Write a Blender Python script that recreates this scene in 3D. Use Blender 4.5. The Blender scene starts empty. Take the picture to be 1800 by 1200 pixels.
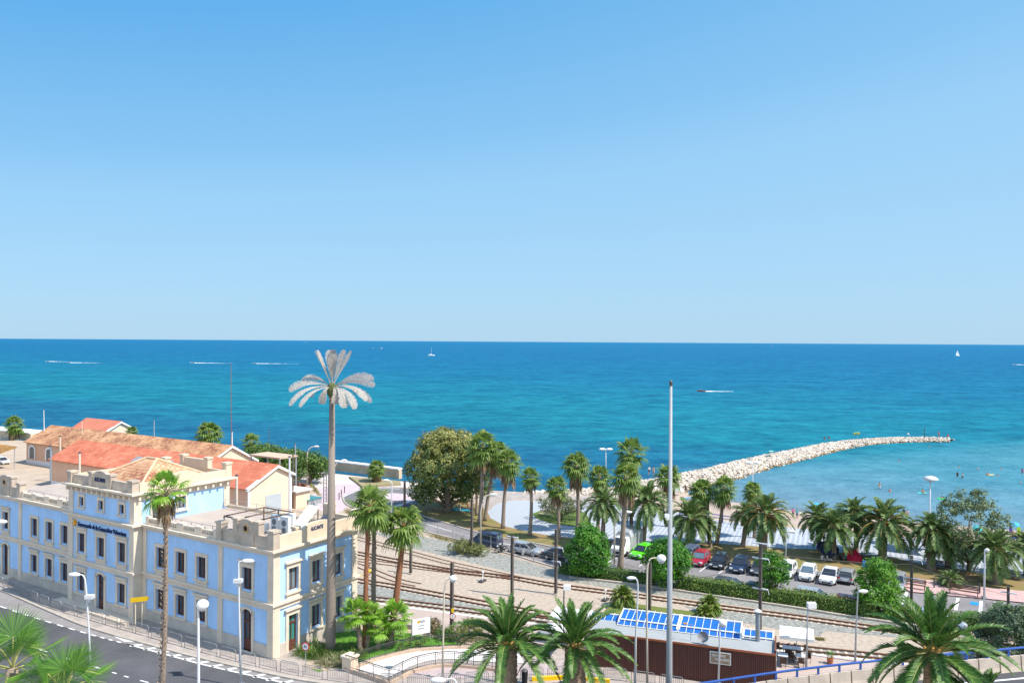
import bpy, math, random
from mathutils import Vector, Matrix
from mathutils.geometry import tessellate_polygon
PI = math.pi
SC = bpy.context.scene
COL = SC.collection
H, F, ROLL = 27.0, 1400.0, 0.0061
SEA = -1.5
random.seed(7)

# ------------------------------------------------------------------ survey
def ray(u, v):
    x, y = u - 900.0, v - 600.0
    return (x + ROLL * y) / F, (y - ROLL * x) / F
def g(u, v, z=0.0):                       # where the sight line meets the level z
    x, y = ray(u, v)
    Y = (H - z) / y
    return Vector((x * Y, Y, z))
def at(u, v, Y):                          # point on the sight line at distance Y
    x, y = ray(u, v)
    return Vector((x * Y, Y, H - y * Y))
EV = Vector((-0.849, 0.528, 0)).normalized()      # along the street, to the left
DV = Vector((0.528, 0.849, 0)).normalized()       # from the street towards the sea
ANG = math.atan2(DV.y, DV.x)
CORNER = Vector((-20.0, 67.2, 0))

# ------------------------------------------------------------------ materials
MATS = {}
def nodes_of(m):
    m.use_nodes = True
    nt = m.node_tree
    nt.nodes.clear()
    return nt, nt.nodes, nt.links
def srgb(r, g_, b):
    f = lambda c: ((c / 255 + 0.055) / 1.055) ** 2.4 if c > 10 else c / 255 / 12.92
    return (f(r), f(g_), f(b))
def mat(name, col, rough=0.8, var=0.12, scale=1.5, bump=0.0, spec=0.3, metal=0.0, col2=None, streak=None, coat=0.0, bscale=None):
    if name in MATS: return MATS[name]
    m = bpy.data.materials.new(name); MATS[name] = m
    nt, N, L = nodes_of(m)
    out = N.new('ShaderNodeOutputMaterial'); b = N.new('ShaderNodeBsdfPrincipled')
    L.new(b.outputs[0], out.inputs[0])
    b.inputs['Roughness'].default_value = rough
    b.inputs['Specular IOR Level'].default_value = spec
    b.inputs['Metallic'].default_value = metal
    b.inputs['Coat Weight'].default_value = coat
    tc = N.new('ShaderNodeTexCoord')
    src = tc.outputs['Object']
    if streak:
        mp = N.new('ShaderNodeMapping'); mp.inputs['Scale'].default_value = streak
        L.new(src, mp.inputs[0]); src = mp.outputs[0]
    nz = N.new('ShaderNodeTexNoise'); nz.inputs['Scale'].default_value = scale
    nz.inputs['Detail'].default_value = 5; nz.inputs['Roughness'].default_value = 0.65
    L.new(src, nz.inputs['Vector'])
    rp = N.new('ShaderNodeValToRGB')
    lo = tuple(max(0, c * (1 - var)) for c in col); hi = col2 if col2 else tuple(min(1, c * (1 + var)) for c in col)
    if col2: lo = col
    rp.color_ramp.elements[0].position = 0.32; rp.color_ramp.elements[1].position = 0.68
    rp.color_ramp.elements[0].color = (*lo, 1); rp.color_ramp.elements[1].color = (*hi, 1)
    L.new(nz.outputs['Fac'], rp.inputs[0]); L.new(rp.outputs[0], b.inputs['Base Color'])
    if bump:
        n2 = nz
        if bscale:
            n2 = N.new('ShaderNodeTexNoise'); n2.inputs['Scale'].default_value = bscale
            n2.inputs['Detail'].default_value = 4; L.new(src, n2.inputs['Vector'])
        bp = N.new('ShaderNodeBump'); bp.inputs['Strength'].default_value = bump; bp.inputs['Distance'].default_value = 0.05
        L.new(n2.outputs['Fac'], bp.inputs['Height']); L.new(bp.outputs[0], b.inputs['Normal'])
    return m
def leafmat(name, a, b, c=None, trans=0.3, rough=0.5, patch=None, pz=None):
    """leaves: every leaf (mesh island) has its own tint between a and b (and c)"""
    if name in MATS: return MATS[name]
    m = bpy.data.materials.new(name); MATS[name] = m
    nt, N, L = nodes_of(m)
    out = N.new('ShaderNodeOutputMaterial'); p = N.new('ShaderNodeBsdfPrincipled')
    p.inputs['Roughness'].default_value = rough; p.inputs['Specular IOR Level'].default_value = 0.35
    ge = N.new('ShaderNodeNewGeometry'); rp = N.new('ShaderNodeValToRGB')
    rp.color_ramp.elements[0].color = (*a, 1); rp.color_ramp.elements[1].color = (*b, 1)
    if c:
        e = rp.color_ramp.elements.new(0.9); e.color = (*b, 1); rp.color_ramp.elements[2].color = (*c, 1)
    L.new(ge.outputs['Random Per Island'], rp.inputs[0])
    src = rp.outputs[0]
    if patch:
        tc = N.new('ShaderNodeTexCoord'); nz = N.new('ShaderNodeTexNoise'); nz.inputs['Scale'].default_value = 0.55; nz.inputs['Detail'].default_value = 3
        L.new(tc.outputs['Object'], nz.inputs['Vector']); mr = N.new('ShaderNodeMapRange'); mr.inputs[1].default_value = 0.42; mr.inputs[2].default_value = 0.62
        f_ = nz.outputs['Fac']
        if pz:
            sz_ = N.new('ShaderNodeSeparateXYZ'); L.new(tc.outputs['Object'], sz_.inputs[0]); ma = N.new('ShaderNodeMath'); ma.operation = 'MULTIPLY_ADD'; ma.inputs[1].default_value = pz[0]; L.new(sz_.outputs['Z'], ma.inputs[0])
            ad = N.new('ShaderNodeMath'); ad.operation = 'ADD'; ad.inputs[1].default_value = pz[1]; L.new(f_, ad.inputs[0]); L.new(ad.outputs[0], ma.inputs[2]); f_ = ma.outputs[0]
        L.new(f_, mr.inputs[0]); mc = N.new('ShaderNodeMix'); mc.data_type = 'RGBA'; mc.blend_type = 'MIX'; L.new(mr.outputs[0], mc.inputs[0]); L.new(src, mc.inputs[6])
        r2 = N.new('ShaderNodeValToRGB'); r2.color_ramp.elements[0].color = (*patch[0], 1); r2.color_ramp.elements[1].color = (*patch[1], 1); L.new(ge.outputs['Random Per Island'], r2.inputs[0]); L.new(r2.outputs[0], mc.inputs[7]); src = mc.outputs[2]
    t = N.new('ShaderNodeBsdfTranslucent'); mx = N.new('ShaderNodeMixShader'); mx.inputs[0].default_value = trans
    L.new(src, p.inputs['Base Color']); L.new(src, t.inputs[0])
    L.new(p.outputs[0], mx.inputs[1]); L.new(t.outputs[0], mx.inputs[2]); L.new(mx.outputs[0], out.inputs[0])
    return m
def glassmat(name, col, rough=0.08):
    return mat(name, col, rough=rough, var=0.25, scale=0.6, spec=0.8)
def tilemat(name, a, b, c, sx, sz):
    """clay roof tiles: rows across the slope, each tile its own tint"""
    if name in MATS: return MATS[name]
    m = bpy.data.materials.new(name); MATS[name] = m
    nt, N, L = nodes_of(m)
    out = N.new('ShaderNodeOutputMaterial'); p = N.new('ShaderNodeBsdfPrincipled')
    p.inputs['Roughness'].default_value = 0.85; p.inputs['Specular IOR Level'].default_value = 0.2
    L.new(p.outputs[0], out.inputs[0])
    tc = N.new('ShaderNodeTexCoord')
    br = N.new('ShaderNodeTexBrick'); br.inputs['Scale'].default_value = 1.0
    br.inputs['Mortar Size'].default_value = 0.05; br.inputs['Brick Width'].default_value = sx; br.inputs['Row Height'].default_value = sz
    br.inputs['Color1'].default_value = (0, 0, 0, 1); br.inputs['Color2'].default_value = (1, 1, 1, 1); br.inputs['Mortar'].default_value = (0.0, 0.0, 0.0, 1)
    sp = N.new('ShaderNodeSeparateXYZ'); cb = N.new('ShaderNodeCombineXYZ')
    L.new(tc.outputs['Object'], sp.inputs[0]); L.new(sp.outputs['Y'], cb.inputs['X']); L.new(sp.outputs['X'], cb.inputs['Y'])
    L.new(cb.outputs[0], br.inputs['Vector'])
    nz = N.new('ShaderNodeTexNoise'); nz.inputs['Scale'].default_value = 0.35; nz.inputs['Detail'].default_value = 6; L.new(tc.outputs['Object'], nz.inputs['Vector'])
    ad = N.new('ShaderNodeMath'); ad.operation = 'MULTIPLY_ADD'; ad.inputs[1].default_value = 0.6
    L.new(br.outputs['Color'], ad.inputs[0])
    sb = N.new('ShaderNodeMath'); sb.operation = 'MULTIPLY_ADD'; sb.inputs[1].default_value = 2.0; sb.inputs[2].default_value = -0.8
    L.new(nz.outputs['Fac'], sb.inputs[0]); L.new(sb.outputs[0], ad.inputs[2])
    rp = N.new('ShaderNodeValToRGB')
    rp.color_ramp.elements[0].color = (*a, 1); rp.color_ramp.elements[1].color = (*c, 1)
    e = rp.color_ramp.elements.new(0.5); e.color = (*b, 1)
    L.new(ad.outputs[0], rp.inputs[0]); L.new(rp.outputs[0], p.inputs['Base Color'])
    wv = N.new('ShaderNodeTexWave'); wv.inputs['Scale'].default_value = 1.6; wv.bands_direction = 'Y'
    L.new(tc.outputs['Object'], wv.inputs['Vector'])
    bp = N.new('ShaderNodeBump'); bp.inputs['Strength'].default_value = 0.5; bp.inputs['Distance'].default_value = 0.08
    L.new(wv.outputs['Fac'], bp.inputs['Height']); L.new(bp.outputs[0], p.inputs['Normal'])
    return m

W_STONE = mat('cream_stone', (0.66, 0.555, 0.44), 0.85, 0.10, 0.8, 0.25, bscale=9)
W_BLUE = mat('blue_render', (0.385, 0.58, 0.84), 0.9, 0.1, 0.55, 0.05, streak=(1.2, 1.2, 0.6))
W_CREAM = mat('cream_render', (0.68, 0.55, 0.42), 0.85, 0.08, 0.6)
W_SALMON = mat('salmon_render', (0.60, 0.37, 0.25), 0.85, 0.08, 0.6)
WHITE = mat('white_paint', (0.78, 0.78, 0.77), 0.5, 0.05, 2)
WHITEFAB = mat('white_canvas', (0.82, 0.82, 0.80), 0.8, 0.04, 3)
GREYMET = mat('galvanised_steel', (0.36, 0.38, 0.40), 0.45, 0.12, 3, metal=0.3)
DKMET = mat('dark_steel', (0.085, 0.08, 0.08), 0.5, 0.2, 3, metal=0.2)
LAMPW = mat('pale_lamp_paint', (0.60, 0.61, 0.63), 0.4, 0.06, 2)
LAMPT = mat('sand_lamp_paint', (0.62, 0.53, 0.42), 0.5, 0.06, 2)
BROWNW = mat('brown_joinery', (0.13, 0.05, 0.035), 0.5, 0.2, 4)
PANE = glassmat('window_glass', (0.055, 0.065, 0.08))
PANEL_ = glassmat('pale_window_glass', (0.16, 0.22, 0.25))
BLACK = mat('black_rubber', (0.02, 0.02, 0.022), 0.7, 0.2, 5)
DKBLUE = mat('navy_letters', (0.02, 0.035, 0.12), 0.6, 0.05)
ORANGE = mat('orange_emblem', (0.85, 0.36, 0.02), 0.5, 0.1)
YELLOW = mat('yellow_paint', (0.85, 0.52, 0.01), 0.5, 0.06)
REDP = mat('red_paint', (0.55, 0.02, 0.03), 0.5, 0.06)
BLUEP = mat('blue_paint', (0.04, 0.105, 0.36), 0.5, 0.15)
SIGNBL = mat('sign_blue', (0.02, 0.26, 0.72), 0.5, 0.05)
ROOFGREY = mat('terrace_screed', (0.41, 0.345, 0.295), 0.9, 0.1, 0.5)
BARK = mat('grey_bark', (0.22, 0.17, 0.13), 0.95, 0.35, 6, 0.6)
PALMBARK = mat('palm_bark', (0.27, 0.21, 0.165), 0.95, 0.35, 5, 0.9, streak=(1, 1, 5))
REDBARK = mat('red_palm_bark', (0.27, 0.115, 0.06), 0.95, 0.4, 5, 0.9, streak=(1, 1, 4))
FATBARK = mat('palm_leaf_scars', (0.12, 0.075, 0.05), 0.95, 0.3, 7, 1.0, col2=(0.52, 0.38, 0.26), streak=(1, 1, 1.6))

# ------------------------------------------------------------------ mesh builder
class MB:
    def __init__(s): s.v = []; s.f = []; s.mi = []; s.cur = 0
    def add(s, vs, fs):
        o = len(s.v); s.v += [tuple(p) for p in vs]
        for f in fs: s.f.append(tuple(i + o for i in f)); s.mi.append(s.cur)
        return s
    def quad(s, a, b, c, d): return s.add([a, b, c, d], [(0, 1, 2, 3)])
    def box(s, x0, y0, z0, x1, y1, z1):
        x0, x1 = sorted((x0, x1)); y0, y1 = sorted((y0, y1)); z0, z1 = sorted((z0, z1))
        return s.add([(x0, y0, z0), (x1, y0, z0), (x1, y1, z0), (x0, y1, z0), (x0, y0, z1), (x1, y0, z1), (x1, y1, z1), (x0, y1, z1)],
                     [(3, 2, 1, 0), (4, 5, 6, 7), (0, 1, 5, 4), (1, 2, 6, 5), (2, 3, 7, 6), (3, 0, 4, 7)])
    def cbox(s, c, d, rot=None):
        hx, hy, hz = d[0] / 2, d[1] / 2, d[2] / 2
        P = [Vector((x, y, z)) for z in (-hz, hz) for (x, y) in ((-hx, -hy), (hx, -hy), (hx, hy), (-hx, hy))]
        if rot is not None: P = [rot @ p for p in P]
        c = Vector(c)
        return s.add([p + c for p in P], [(3, 2, 1, 0), (4, 5, 6, 7), (0, 1, 5, 4), (1, 2, 6, 5), (2, 3, 7, 6), (3, 0, 4, 7)])
    def tube(s, path, rad, n=8, cap=True):
        P = [Vector(p) for p in path]
        R = rad if isinstance(rad, (list, tuple)) else [rad] * len(P)
        vs = []; fs = []
        ref = Vector((0, 0, 1))
        for i, p in enumerate(P):
            t = (P[min(i + 1, len(P) - 1)] - P[max(i - 1, 0)])
            t = t.normalized() if t.length > 1e-9 else Vector((0, 0, 1))
            r = ref if abs(t.dot(ref)) < 0.95 else Vector((1, 0, 0))
            a = t.cross(r).normalized(); b = t.cross(a)
            for k in range(n):
                an = 2 * PI * k / n
                vs.append(p + (a * math.cos(an) + b * math.sin(an)) * R[i])
            if i:
                o = (i - 1) * n
                for k in range(n):
                    fs.append((o + k, o + (k + 1) % n, o + n + (k + 1) % n, o + n + k))
        if cap:
            fs.append(tuple(range(n))); fs.append(tuple(range(len(vs) - 1, len(vs) - 1 - n, -1)))
        return s.add(vs, fs)
    def lathe(s, prof, c=(0, 0, 0), n=14):
        vs = []; fs = []
        for i, (r, z) in enumerate(prof):
            for k in range(n):
                a = 2 * PI * k / n
                vs.append((c[0] + r * math.cos(a), c[1] + r * math.sin(a), c[2] + z))
            if i:
                o = (i - 1) * n
                for k in range(n): fs.append((o + k, o + (k + 1) % n, o + n + (k + 1) % n, o + n + k))
        return s.add(vs, fs)
    def prism(s, pts, z0, z1):
        n = len(pts)
        vs = [(p[0], p[1], z0) for p in pts] + [(p[0], p[1], z1) for p in pts]
        fs = [(i, (i + 1) % n, n + (i + 1) % n, n + i) for i in range(n)]
        tri = tessellate_polygon([[Vector((p[0], p[1], 0)) for p in pts]])
        for t in tri: fs.append(tuple(t)); fs.append(tuple(n + i for i in reversed(t)))
        return s.add(vs, fs)
    def extr(s, prof, axis, a0, a1):
        """prism of a profile polygon along x or y: prof = [(across, z)]"""
        n = len(prof)
        mk = (lambda a, p: (a, p[0], p[1])) if axis == 'x' else (lambda a, p: (p[0], a, p[1]))
        vs = [mk(a0, p) for p in prof] + [mk(a1, p) for p in prof]
        fs = [(i, (i + 1) % n, n + (i + 1) % n, n + i) for i in range(n)]
        tri = tessellate_polygon([[Vector((p[0], p[1], 0)) for p in prof]])
        for t in tri: fs.append(tuple(t)); fs.append(tuple(n + i for i in reversed(t)))
        return s.add(vs, fs)
    def sheet(s, pts, z=None):
        P = [Vector((p[0], p[1], p[2] if z is None else z)) for p in pts]
        tri = tessellate_polygon([[Vector((p.x, p.y, 0)) for p in P]])
        fs = []
        for t in tri:
            a, b, c = (P[i] for i in t)
            fs.append(tuple(t) if (b - a).cross(c - a).z > 0 else tuple(reversed(t)))
        return s.add(P, fs)
    def mesh(s, name, mats, smooth=False, fix=True):
        me = bpy.data.meshes.new(name)
        me.from_pydata(s.v, [], s.f)
        if not isinstance(mats, (list, tuple)): mats = [mats]
        for m in mats: me.materials.append(m)
        if len(mats) > 1: me.polygons.foreach_set('material_index', s.mi)
        if smooth: me.polygons.foreach_set('use_smooth', [True] * len(me.polygons))
        me.update()
        if fix:
            import bmesh
            b = bmesh.new(); b.from_mesh(me); bmesh.ops.recalc_face_normals(b, faces=b.faces); b.to_mesh(me); b.free()
        return me
    def build(s, name, mats, parent=None, smooth=False, fix=True, loc=None, rz=None):
        o = bpy.data.objects.new(name, s.mesh(name, mats, smooth, fix)); COL.objects.link(o)
        if parent is not None: o.parent = parent
        if loc is not None: o.location = loc
        if rz is not None: o.rotation_euler = (0, 0, rz)
        return o
def tag(o, label=None, cat=None, group=None, kind=None):
    if label: o['label'] = label
    if cat: o['category'] = cat
    if group: o['group'] = group
    if kind: o['kind'] = kind
    return o
def thing(name, label, cat, loc=(0, 0, 0), rz=0.0, group=None):
    o = bpy.data.objects.new(name, None); COL.objects.link(o)
    o.location = loc; o.rotation_euler = (0, 0, rz); o.empty_display_size = 0.3
    return tag(o, label, cat, group)
def meshpart(name, me, parent=None, loc=None):
    o = bpy.data.objects.new(name, me); COL.objects.link(o)
    if parent is not None: o.parent = parent
    if loc is not None: o.location = loc
    return o
def clone(o, loc=None, rz=None, label=None, parent=None):
    c = o.copy(); COL.objects.link(c); c.parent = parent
    for ch in list(o.children): clone(ch, parent=c)
    if loc is not None: c.location = loc
    if rz is not None: c.rotation_euler = (0, 0, rz)
    if label: c['label'] = label
    return c
def setting(name, mb, m): return tag(mb.build(name, m, fix=False), kind='structure')
def text_mesh(txt, size, depth=0.02, bold=False):
    """lettering as a mesh in the local XZ plane, facing -Y, centred"""
    cu = bpy.data.curves.new('lettering', 'FONT'); cu.body = txt; cu.size = size; cu.extrude = depth
    cu.align_x = 'CENTER'; cu.align_y = 'CENTER'; cu.resolution_u = 2
    if bold: cu.offset = size * 0.02
    o = bpy.data.objects.new('lettering', cu); COL.objects.link(o)
    me = bpy.data.meshes.new_from_object(o)
    COL.objects.unlink(o); bpy.data.objects.remove(o); bpy.data.curves.remove(cu)
    me.transform(Matrix.Rotation(PI / 2, 4, 'X'))
    me.materials.clear()
    return me
def lettering(txt, size, m, parent, loc, rz=0, depth=0.02, width=None, bold=False):
    me = text_mesh(txt, size, depth, bold); me.materials.append(m)
    o = meshpart('lettering', me, parent, loc); o.rotation_euler = (0, 0, rz)
    if width:
        xs = [v.co.x for v in me.vertices]; k = width / (max(xs) - min(xs))
        me.transform(Matrix.Diagonal((k, 1, 1, 1)))
    return o

# ------------------------------------------------------------------ camera, light
cd = bpy.data.cameras.new('camera'); cam = bpy.data.objects.new('camera', cd); COL.objects.link(cam)
cd.sensor_width = 36; cd.lens = 36 * F / 1800; cd.clip_start = 0.5; cd.clip_end = 200000
R_ = Vector((1, 0, ROLL)).normalized(); U_ = Vector((-ROLL, 0, 1)).normalized()
M_ = Matrix((R_, U_, R_.cross(U_))).transposed().to_4x4(); M_.translation = (0, 0, H)
cam.matrix_world = M_
SC.camera = cam
SUN_AZ = Vector((0.93, -0.37)); SUN_EL = math.radians(54)
w = bpy.data.worlds.new('World'); SC.world = w; w.use_nodes = True
wn = w.node_tree.nodes; wl = w.node_tree.links
bg = wn['Background']; sky = wn.new('ShaderNodeTexSky'); sky.sky_type = 'NISHITA'; sky.sun_disc = False
sky.sun_elevation = SUN_EL; sky.sun_rotation = math.atan2(SUN_AZ.x, SUN_AZ.y)
sky.air_density = 1.0; sky.dust_density = 0.6; sky.ozone_density = 3.0; sky.altitude = 0
wtc = wn.new('ShaderNodeTexCoord'); wsp = wn.new('ShaderNodeSeparateXYZ'); wl.new(wtc.outputs['Generated'], wsp.inputs[0])
wad = wn.new('ShaderNodeMath'); wad.operation = 'MULTIPLY_ADD'; wad.inputs[1].default_value = -0.5; wad.inputs[2].default_value = 1.0
wl.new(wsp.outputs['X'], wad.inputs[0]); wml = wn.new('ShaderNodeMath'); wml.operation = 'MULTIPLY'
wl.new(wad.outputs[0], wml.inputs[0]); wl.new(wsp.outputs['Z'], wml.inputs[1])
wrp = wn.new('ShaderNodeValToRGB'); wl.new(wml.outputs[0], wrp.inputs[0])
we = wrp.color_ramp.elements
SKYK = 0.7
we[1].position = 1.0
for k_, (pos, c_) in enumerate(((0.0, (172, 212, 238)), (0.07, (166, 211, 243)), (0.2, (151, 205, 244)), (0.25, (136, 196, 241)), (0.366, (112, 183, 236)), (0.47, (84, 170, 236)), (1.0, (44, 124, 216)))):
    e_ = we[0] if k_ == 0 else (we[len(we) - 1] if k_ == 6 else we.new(pos))
    e_.color = (*[x * SKYK for x in srgb(*c_)], 1)
wmx = wn.new('ShaderNodeMix'); wmx.data_type = 'RGBA'; wmx.inputs[0].default_value = 0.9
wsc = wn.new('ShaderNodeVectorMath'); wsc.operation = 'SCALE'; wsc.inputs[3].default_value = 1 / 0.1
wl.new(wrp.outputs[0], wsc.inputs[0])
# fill light added to the unseen sky behind the camera, brighter and whiter
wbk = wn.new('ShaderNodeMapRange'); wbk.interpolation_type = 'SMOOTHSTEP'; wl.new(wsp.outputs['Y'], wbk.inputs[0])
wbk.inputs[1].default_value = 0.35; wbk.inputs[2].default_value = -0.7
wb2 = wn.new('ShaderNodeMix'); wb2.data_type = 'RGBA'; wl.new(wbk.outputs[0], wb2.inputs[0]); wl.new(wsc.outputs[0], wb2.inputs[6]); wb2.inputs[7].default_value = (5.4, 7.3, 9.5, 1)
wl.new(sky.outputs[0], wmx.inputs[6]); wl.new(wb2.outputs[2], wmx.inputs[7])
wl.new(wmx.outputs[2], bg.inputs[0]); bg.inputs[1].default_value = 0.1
sd = bpy.data.lights.new('sun', 'SUN'); sd.energy = 4.5; sd.angle = math.radians(0.55); sd.color = (1.0, 0.935, 0.84)
so = bpy.data.objects.new('sun', sd); COL.objects.link(so)
sdir = Vector((SUN_AZ.x * math.cos(SUN_EL), SUN_AZ.y * math.cos(SUN_EL), math.sin(SUN_EL)))
so.rotation_euler = sdir.to_track_quat('Z', 'Y').to_euler(); so.location = (60, -30, 90)
SC.view_settings.view_transform = 'Standard'; SC.view_settings.look = 'None'
SC.view_settings.exposure = 0.6; SC.view_settings.gamma = 1

# ================================================================== SETTING
def seamat():
    m = bpy.data.materials.new('sea_water'); nt, N, L = nodes_of(m)
    out = N.new('ShaderNodeOutputMaterial'); p = N.new('ShaderNodeBsdfDiffuse'); gl = N.new('ShaderNodeBsdfGlossy'); gl.inputs['Roughness'].default_value = 0.3
    fr = N.new('ShaderNodeFresnel'); fr.inputs['IOR'].default_value = 1.33; fm = N.new('ShaderNodeMath'); fm.operation = 'MULTIPLY'; fm.inputs[1].default_value = 0.11
    mxs = N.new('ShaderNodeMixShader'); L.new(fr.outputs[0], fm.inputs[0]); L.new(fm.outputs[0], mxs.inputs[0])
    L.new(p.outputs[0], mxs.inputs[1]); L.new(gl.outputs[0], mxs.inputs[2]); L.new(mxs.outputs[0], out.inputs[0])
    ge = N.new('ShaderNodeNewGeometry'); P = ge.outputs['Position']
    def math_(op, a, b=None, c=None):
        n = N.new('ShaderNodeMath'); n.operation = op
        for i, x in enumerate((a, b, c)):
            if x is None: continue
            if isinstance(x, (int, float)): n.inputs[i].default_value = x
            else: L.new(x, n.inputs[i])
        return n.outputs[0]
    def dot(vec, v):
        n = N.new('ShaderNodeVectorMath'); n.operation = 'DOT_PRODUCT'; L.new(vec, n.inputs[0]); n.inputs[1].default_value = v
        return n.outputs['Value']
    def noise(scale, sc3, det=4, rough=0.6):
        mp = N.new('ShaderNodeMapping'); mp.inputs['Scale'].default_value = sc3; mp.inputs['Rotation'].default_value = (0, 0, math.radians(-14)); L.new(P, mp.inputs[0])
        n = N.new('ShaderNodeTexNoise'); n.inputs['Scale'].default_value = scale; n.inputs['Detail'].default_value = det; n.inputs['Roughness'].default_value = rough
        L.new(mp.outputs[0], n.inputs['Vector']); return n.outputs['Fac']
    def step(x, a, b):
        n = N.new('ShaderNodeMapRange'); n.interpolation_type = 'SMOOTHSTEP'; L.new(x, n.inputs[0])
        n.inputs[1].default_value = a; n.inputs[2].default_value = b; return n.outputs[0]
    def mix(f, a, b):
        n = N.new('ShaderNodeMix'); n.data_type = 'RGBA'
        if isinstance(f, (int, float)): n.inputs[0].default_value = f
        else: L.new(f, n.inputs[0])
        for i, x in ((6, a), (7, b)):
            if isinstance(x, tuple): n.inputs[i].default_value = (*x, 1)
            else: L.new(x, n.inputs[i])
        return n.outputs[2]
    q = dot(P, tuple(DV)); x = dot(P, (1, 0, 0))
    big = noise(0.012, (0.5, 1.6, 1), 4); mid = noise(0.055, (0.35, 1.7, 1), 4)
    qq = math_('MULTIPLY_ADD', math_('SUBTRACT', big, 0.5), math_('MULTIPLY', q, 0.75), q)
    lg = math_('DIVIDE', math_('LOGARITHM', math_('DIVIDE', qq, 100.0), 10.0), 2.4)
    rp = N.new('ShaderNodeValToRGB'); L.new(lg, rp.inputs[0])
    E = rp.color_ramp.elements
    E[0].position = 0.05; E[0].color = (0.010, 0.075, 0.14, 1)
    E[1].position = 1.0; E[1].color = (0.006, 0.13, 0.30, 1)
    for pos, c in ((0.11, (0.008, 0.09, 0.16)), (0.15, (0.006, 0.165, 0.19)), (0.22, (0.005, 0.16, 0.205)), (0.32, (0.004, 0.115, 0.22)), (0.5, (0.005, 0.10, 0.235)), (0.75, (0.004, 0.115, 0.26))):
        e = E.new(pos); e.color = (*c, 1)
    w1 = noise(0.24, (0.8, 1.0, 1), 5, 0.7); w2 = noise(0.075, (0.7, 1.0, 1), 4, 0.6); w3 = noise(0.02, (0.5, 1.2, 1), 4)
    rip = math_('ADD', math_('MULTIPLY', math_('SUBTRACT', w1, 0.5), 2.0), math_('ADD', math_('MULTIPLY', math_('SUBTRACT', w2, 0.5), 1.4), math_('MULTIPLY', math_('SUBTRACT', w3, 0.5), 0.9)))
    col = mix(math_('MULTIPLY', step(mid, 0.54, 0.68), 0.4), rp.outputs[0], (0.004, 0.085, 0.19))
    rf = N.new('ShaderNodeMapRange'); L.new(rip, rf.inputs[0]); rf.inputs[1].default_value = -0.45; rf.inputs[2].default_value = 0.45
    col = mix(rf.outputs[0], mix(0.6, col, (0.002, 0.055, 0.13)), mix(0.3, col, (0.03, 0.29, 0.42)))
    # the sheltered cove inside the breakwater: shallow, sandy, paler
    s_in = dot(P, (0.46, -0.888, 0))          # distance on the beach side of the breakwater line
    cove = math_('MULTIPLY', step(math_('ADD', s_in, math_('MULTIPLY', math_('SUBTRACT', big, 0.5), 26.0)), -150.0, -118.0), step(x, 22.0, 42.0))
    shal = step(math_('MULTIPLY_ADD', mid, 30.0, q), 225.0, 150.0)
    cc = mix(shal, (0.04, 0.195, 0.26), (0.115, 0.205, 0.26))
    cc = mix(rf.outputs[0], mix(0.28, cc, (0.03, 0.12, 0.18)), mix(0.2, cc, (0.25, 0.42, 0.52)))
    col = mix(math_('MULTIPLY', cove, 0.92), col, cc)
    edge = math_('MULTIPLY', step(q, 150.0, 138.0), step(x, 26.0, 34.0))
    col = mix(math_('MULTIPLY', edge, 0.6), col, (0.16, 0.17, 0.18))
    L.new(col, p.inputs['Color'])
    hgt = math_('ADD', math_('MULTIPLY', w1, 1.0), math_('MULTIPLY', w2, 2.2))
    bp = N.new('ShaderNodeBump'); bp.inputs['Distance'].default_value = 1.1; bp.inputs['Strength'].default_value = 0.8
    L.new(hgt, bp.inputs['Height']); L.new(bp.outputs[0], p.inputs['Normal']); L.new(bp.outputs[0], gl.inputs['Normal']); L.new(bp.outputs[0], fr.inputs['Normal'])
    return m
mb = MB(); mb.quad((-70000, -200, SEA), (70000, -200, SEA), (70000, 90000, SEA), (-70000, 90000, SEA))
setting('sea', mb, seamat())

SANDY = mat('sandy_dirt', (0.42, 0.335, 0.255), 0.95, 0.14, 0.35, 0.3, bscale=6)
YARD = mat('railway_yard_sand', (0.40, 0.33, 0.26), 0.95, 0.22, 2.4, 0.6, bscale=5)
BALLAST = mat('ballast_gravel', (0.13, 0.14, 0.125), 0.95, 0.0, 2.6, 0.8, col2=(0.38, 0.37, 0.33), bscale=7)
ASPH = mat('asphalt', (0.155, 0.152, 0.155), 0.9, 0.12, 0.25, 0.1, bscale=30)
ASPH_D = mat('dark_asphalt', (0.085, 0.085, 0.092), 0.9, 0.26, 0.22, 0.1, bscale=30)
ASPH_L = mat('worn_asphalt', (0.235, 0.22, 0.215), 0.9, 0.16, 0.4, 0.1, bscale=30)
ASPH_P = mat('parking_asphalt', (0.21, 0.195, 0.195), 0.9, 0.2, 0.3, 0.1, bscale=30)
PAVE = mat('pale_pavement', (0.35, 0.305, 0.275), 0.9, 0.18, 0.7, 0.1)
PLATF = mat('platform_paving', (0.42, 0.335, 0.29), 0.9, 0.07, 0.8, 0.1)
KERB = mat('kerb_stone', (0.40, 0.35, 0.30), 0.9, 0.15, 2, 0.2)
PINK = mat('pink_paving', (0.50, 0.33, 0.31), 0.9, 0.14, 1.5, 0.1)
PLAZA = mat('bleached_paving', (0.62, 0.55, 0.52), 0.9, 0.06, 0.5, 0.1)
LILAC = mat('lilac_paving', (0.50, 0.40, 0.42), 0.9, 0.12, 1.2, 0.1)
ROADW = mat('road_marking_white', (0.70, 0.70, 0.70), 0.7, 0.1, 5)
SAND = mat('beach_sand', (0.40, 0.315, 0.255), 0.95, 0.12, 0.4, 0.4, bscale=3)
SOIL = mat('parched_lawn', (0.28, 0.165, 0.085), 0.95, 0.0, 0.22, 0.5, col2=(0.15, 0.17, 0.045), bscale=12)
LAWN = mat('green_lawn', (0.085, 0.22, 0.02), 0.9, 0.25, 1.2, 0.6, bscale=25)
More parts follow.
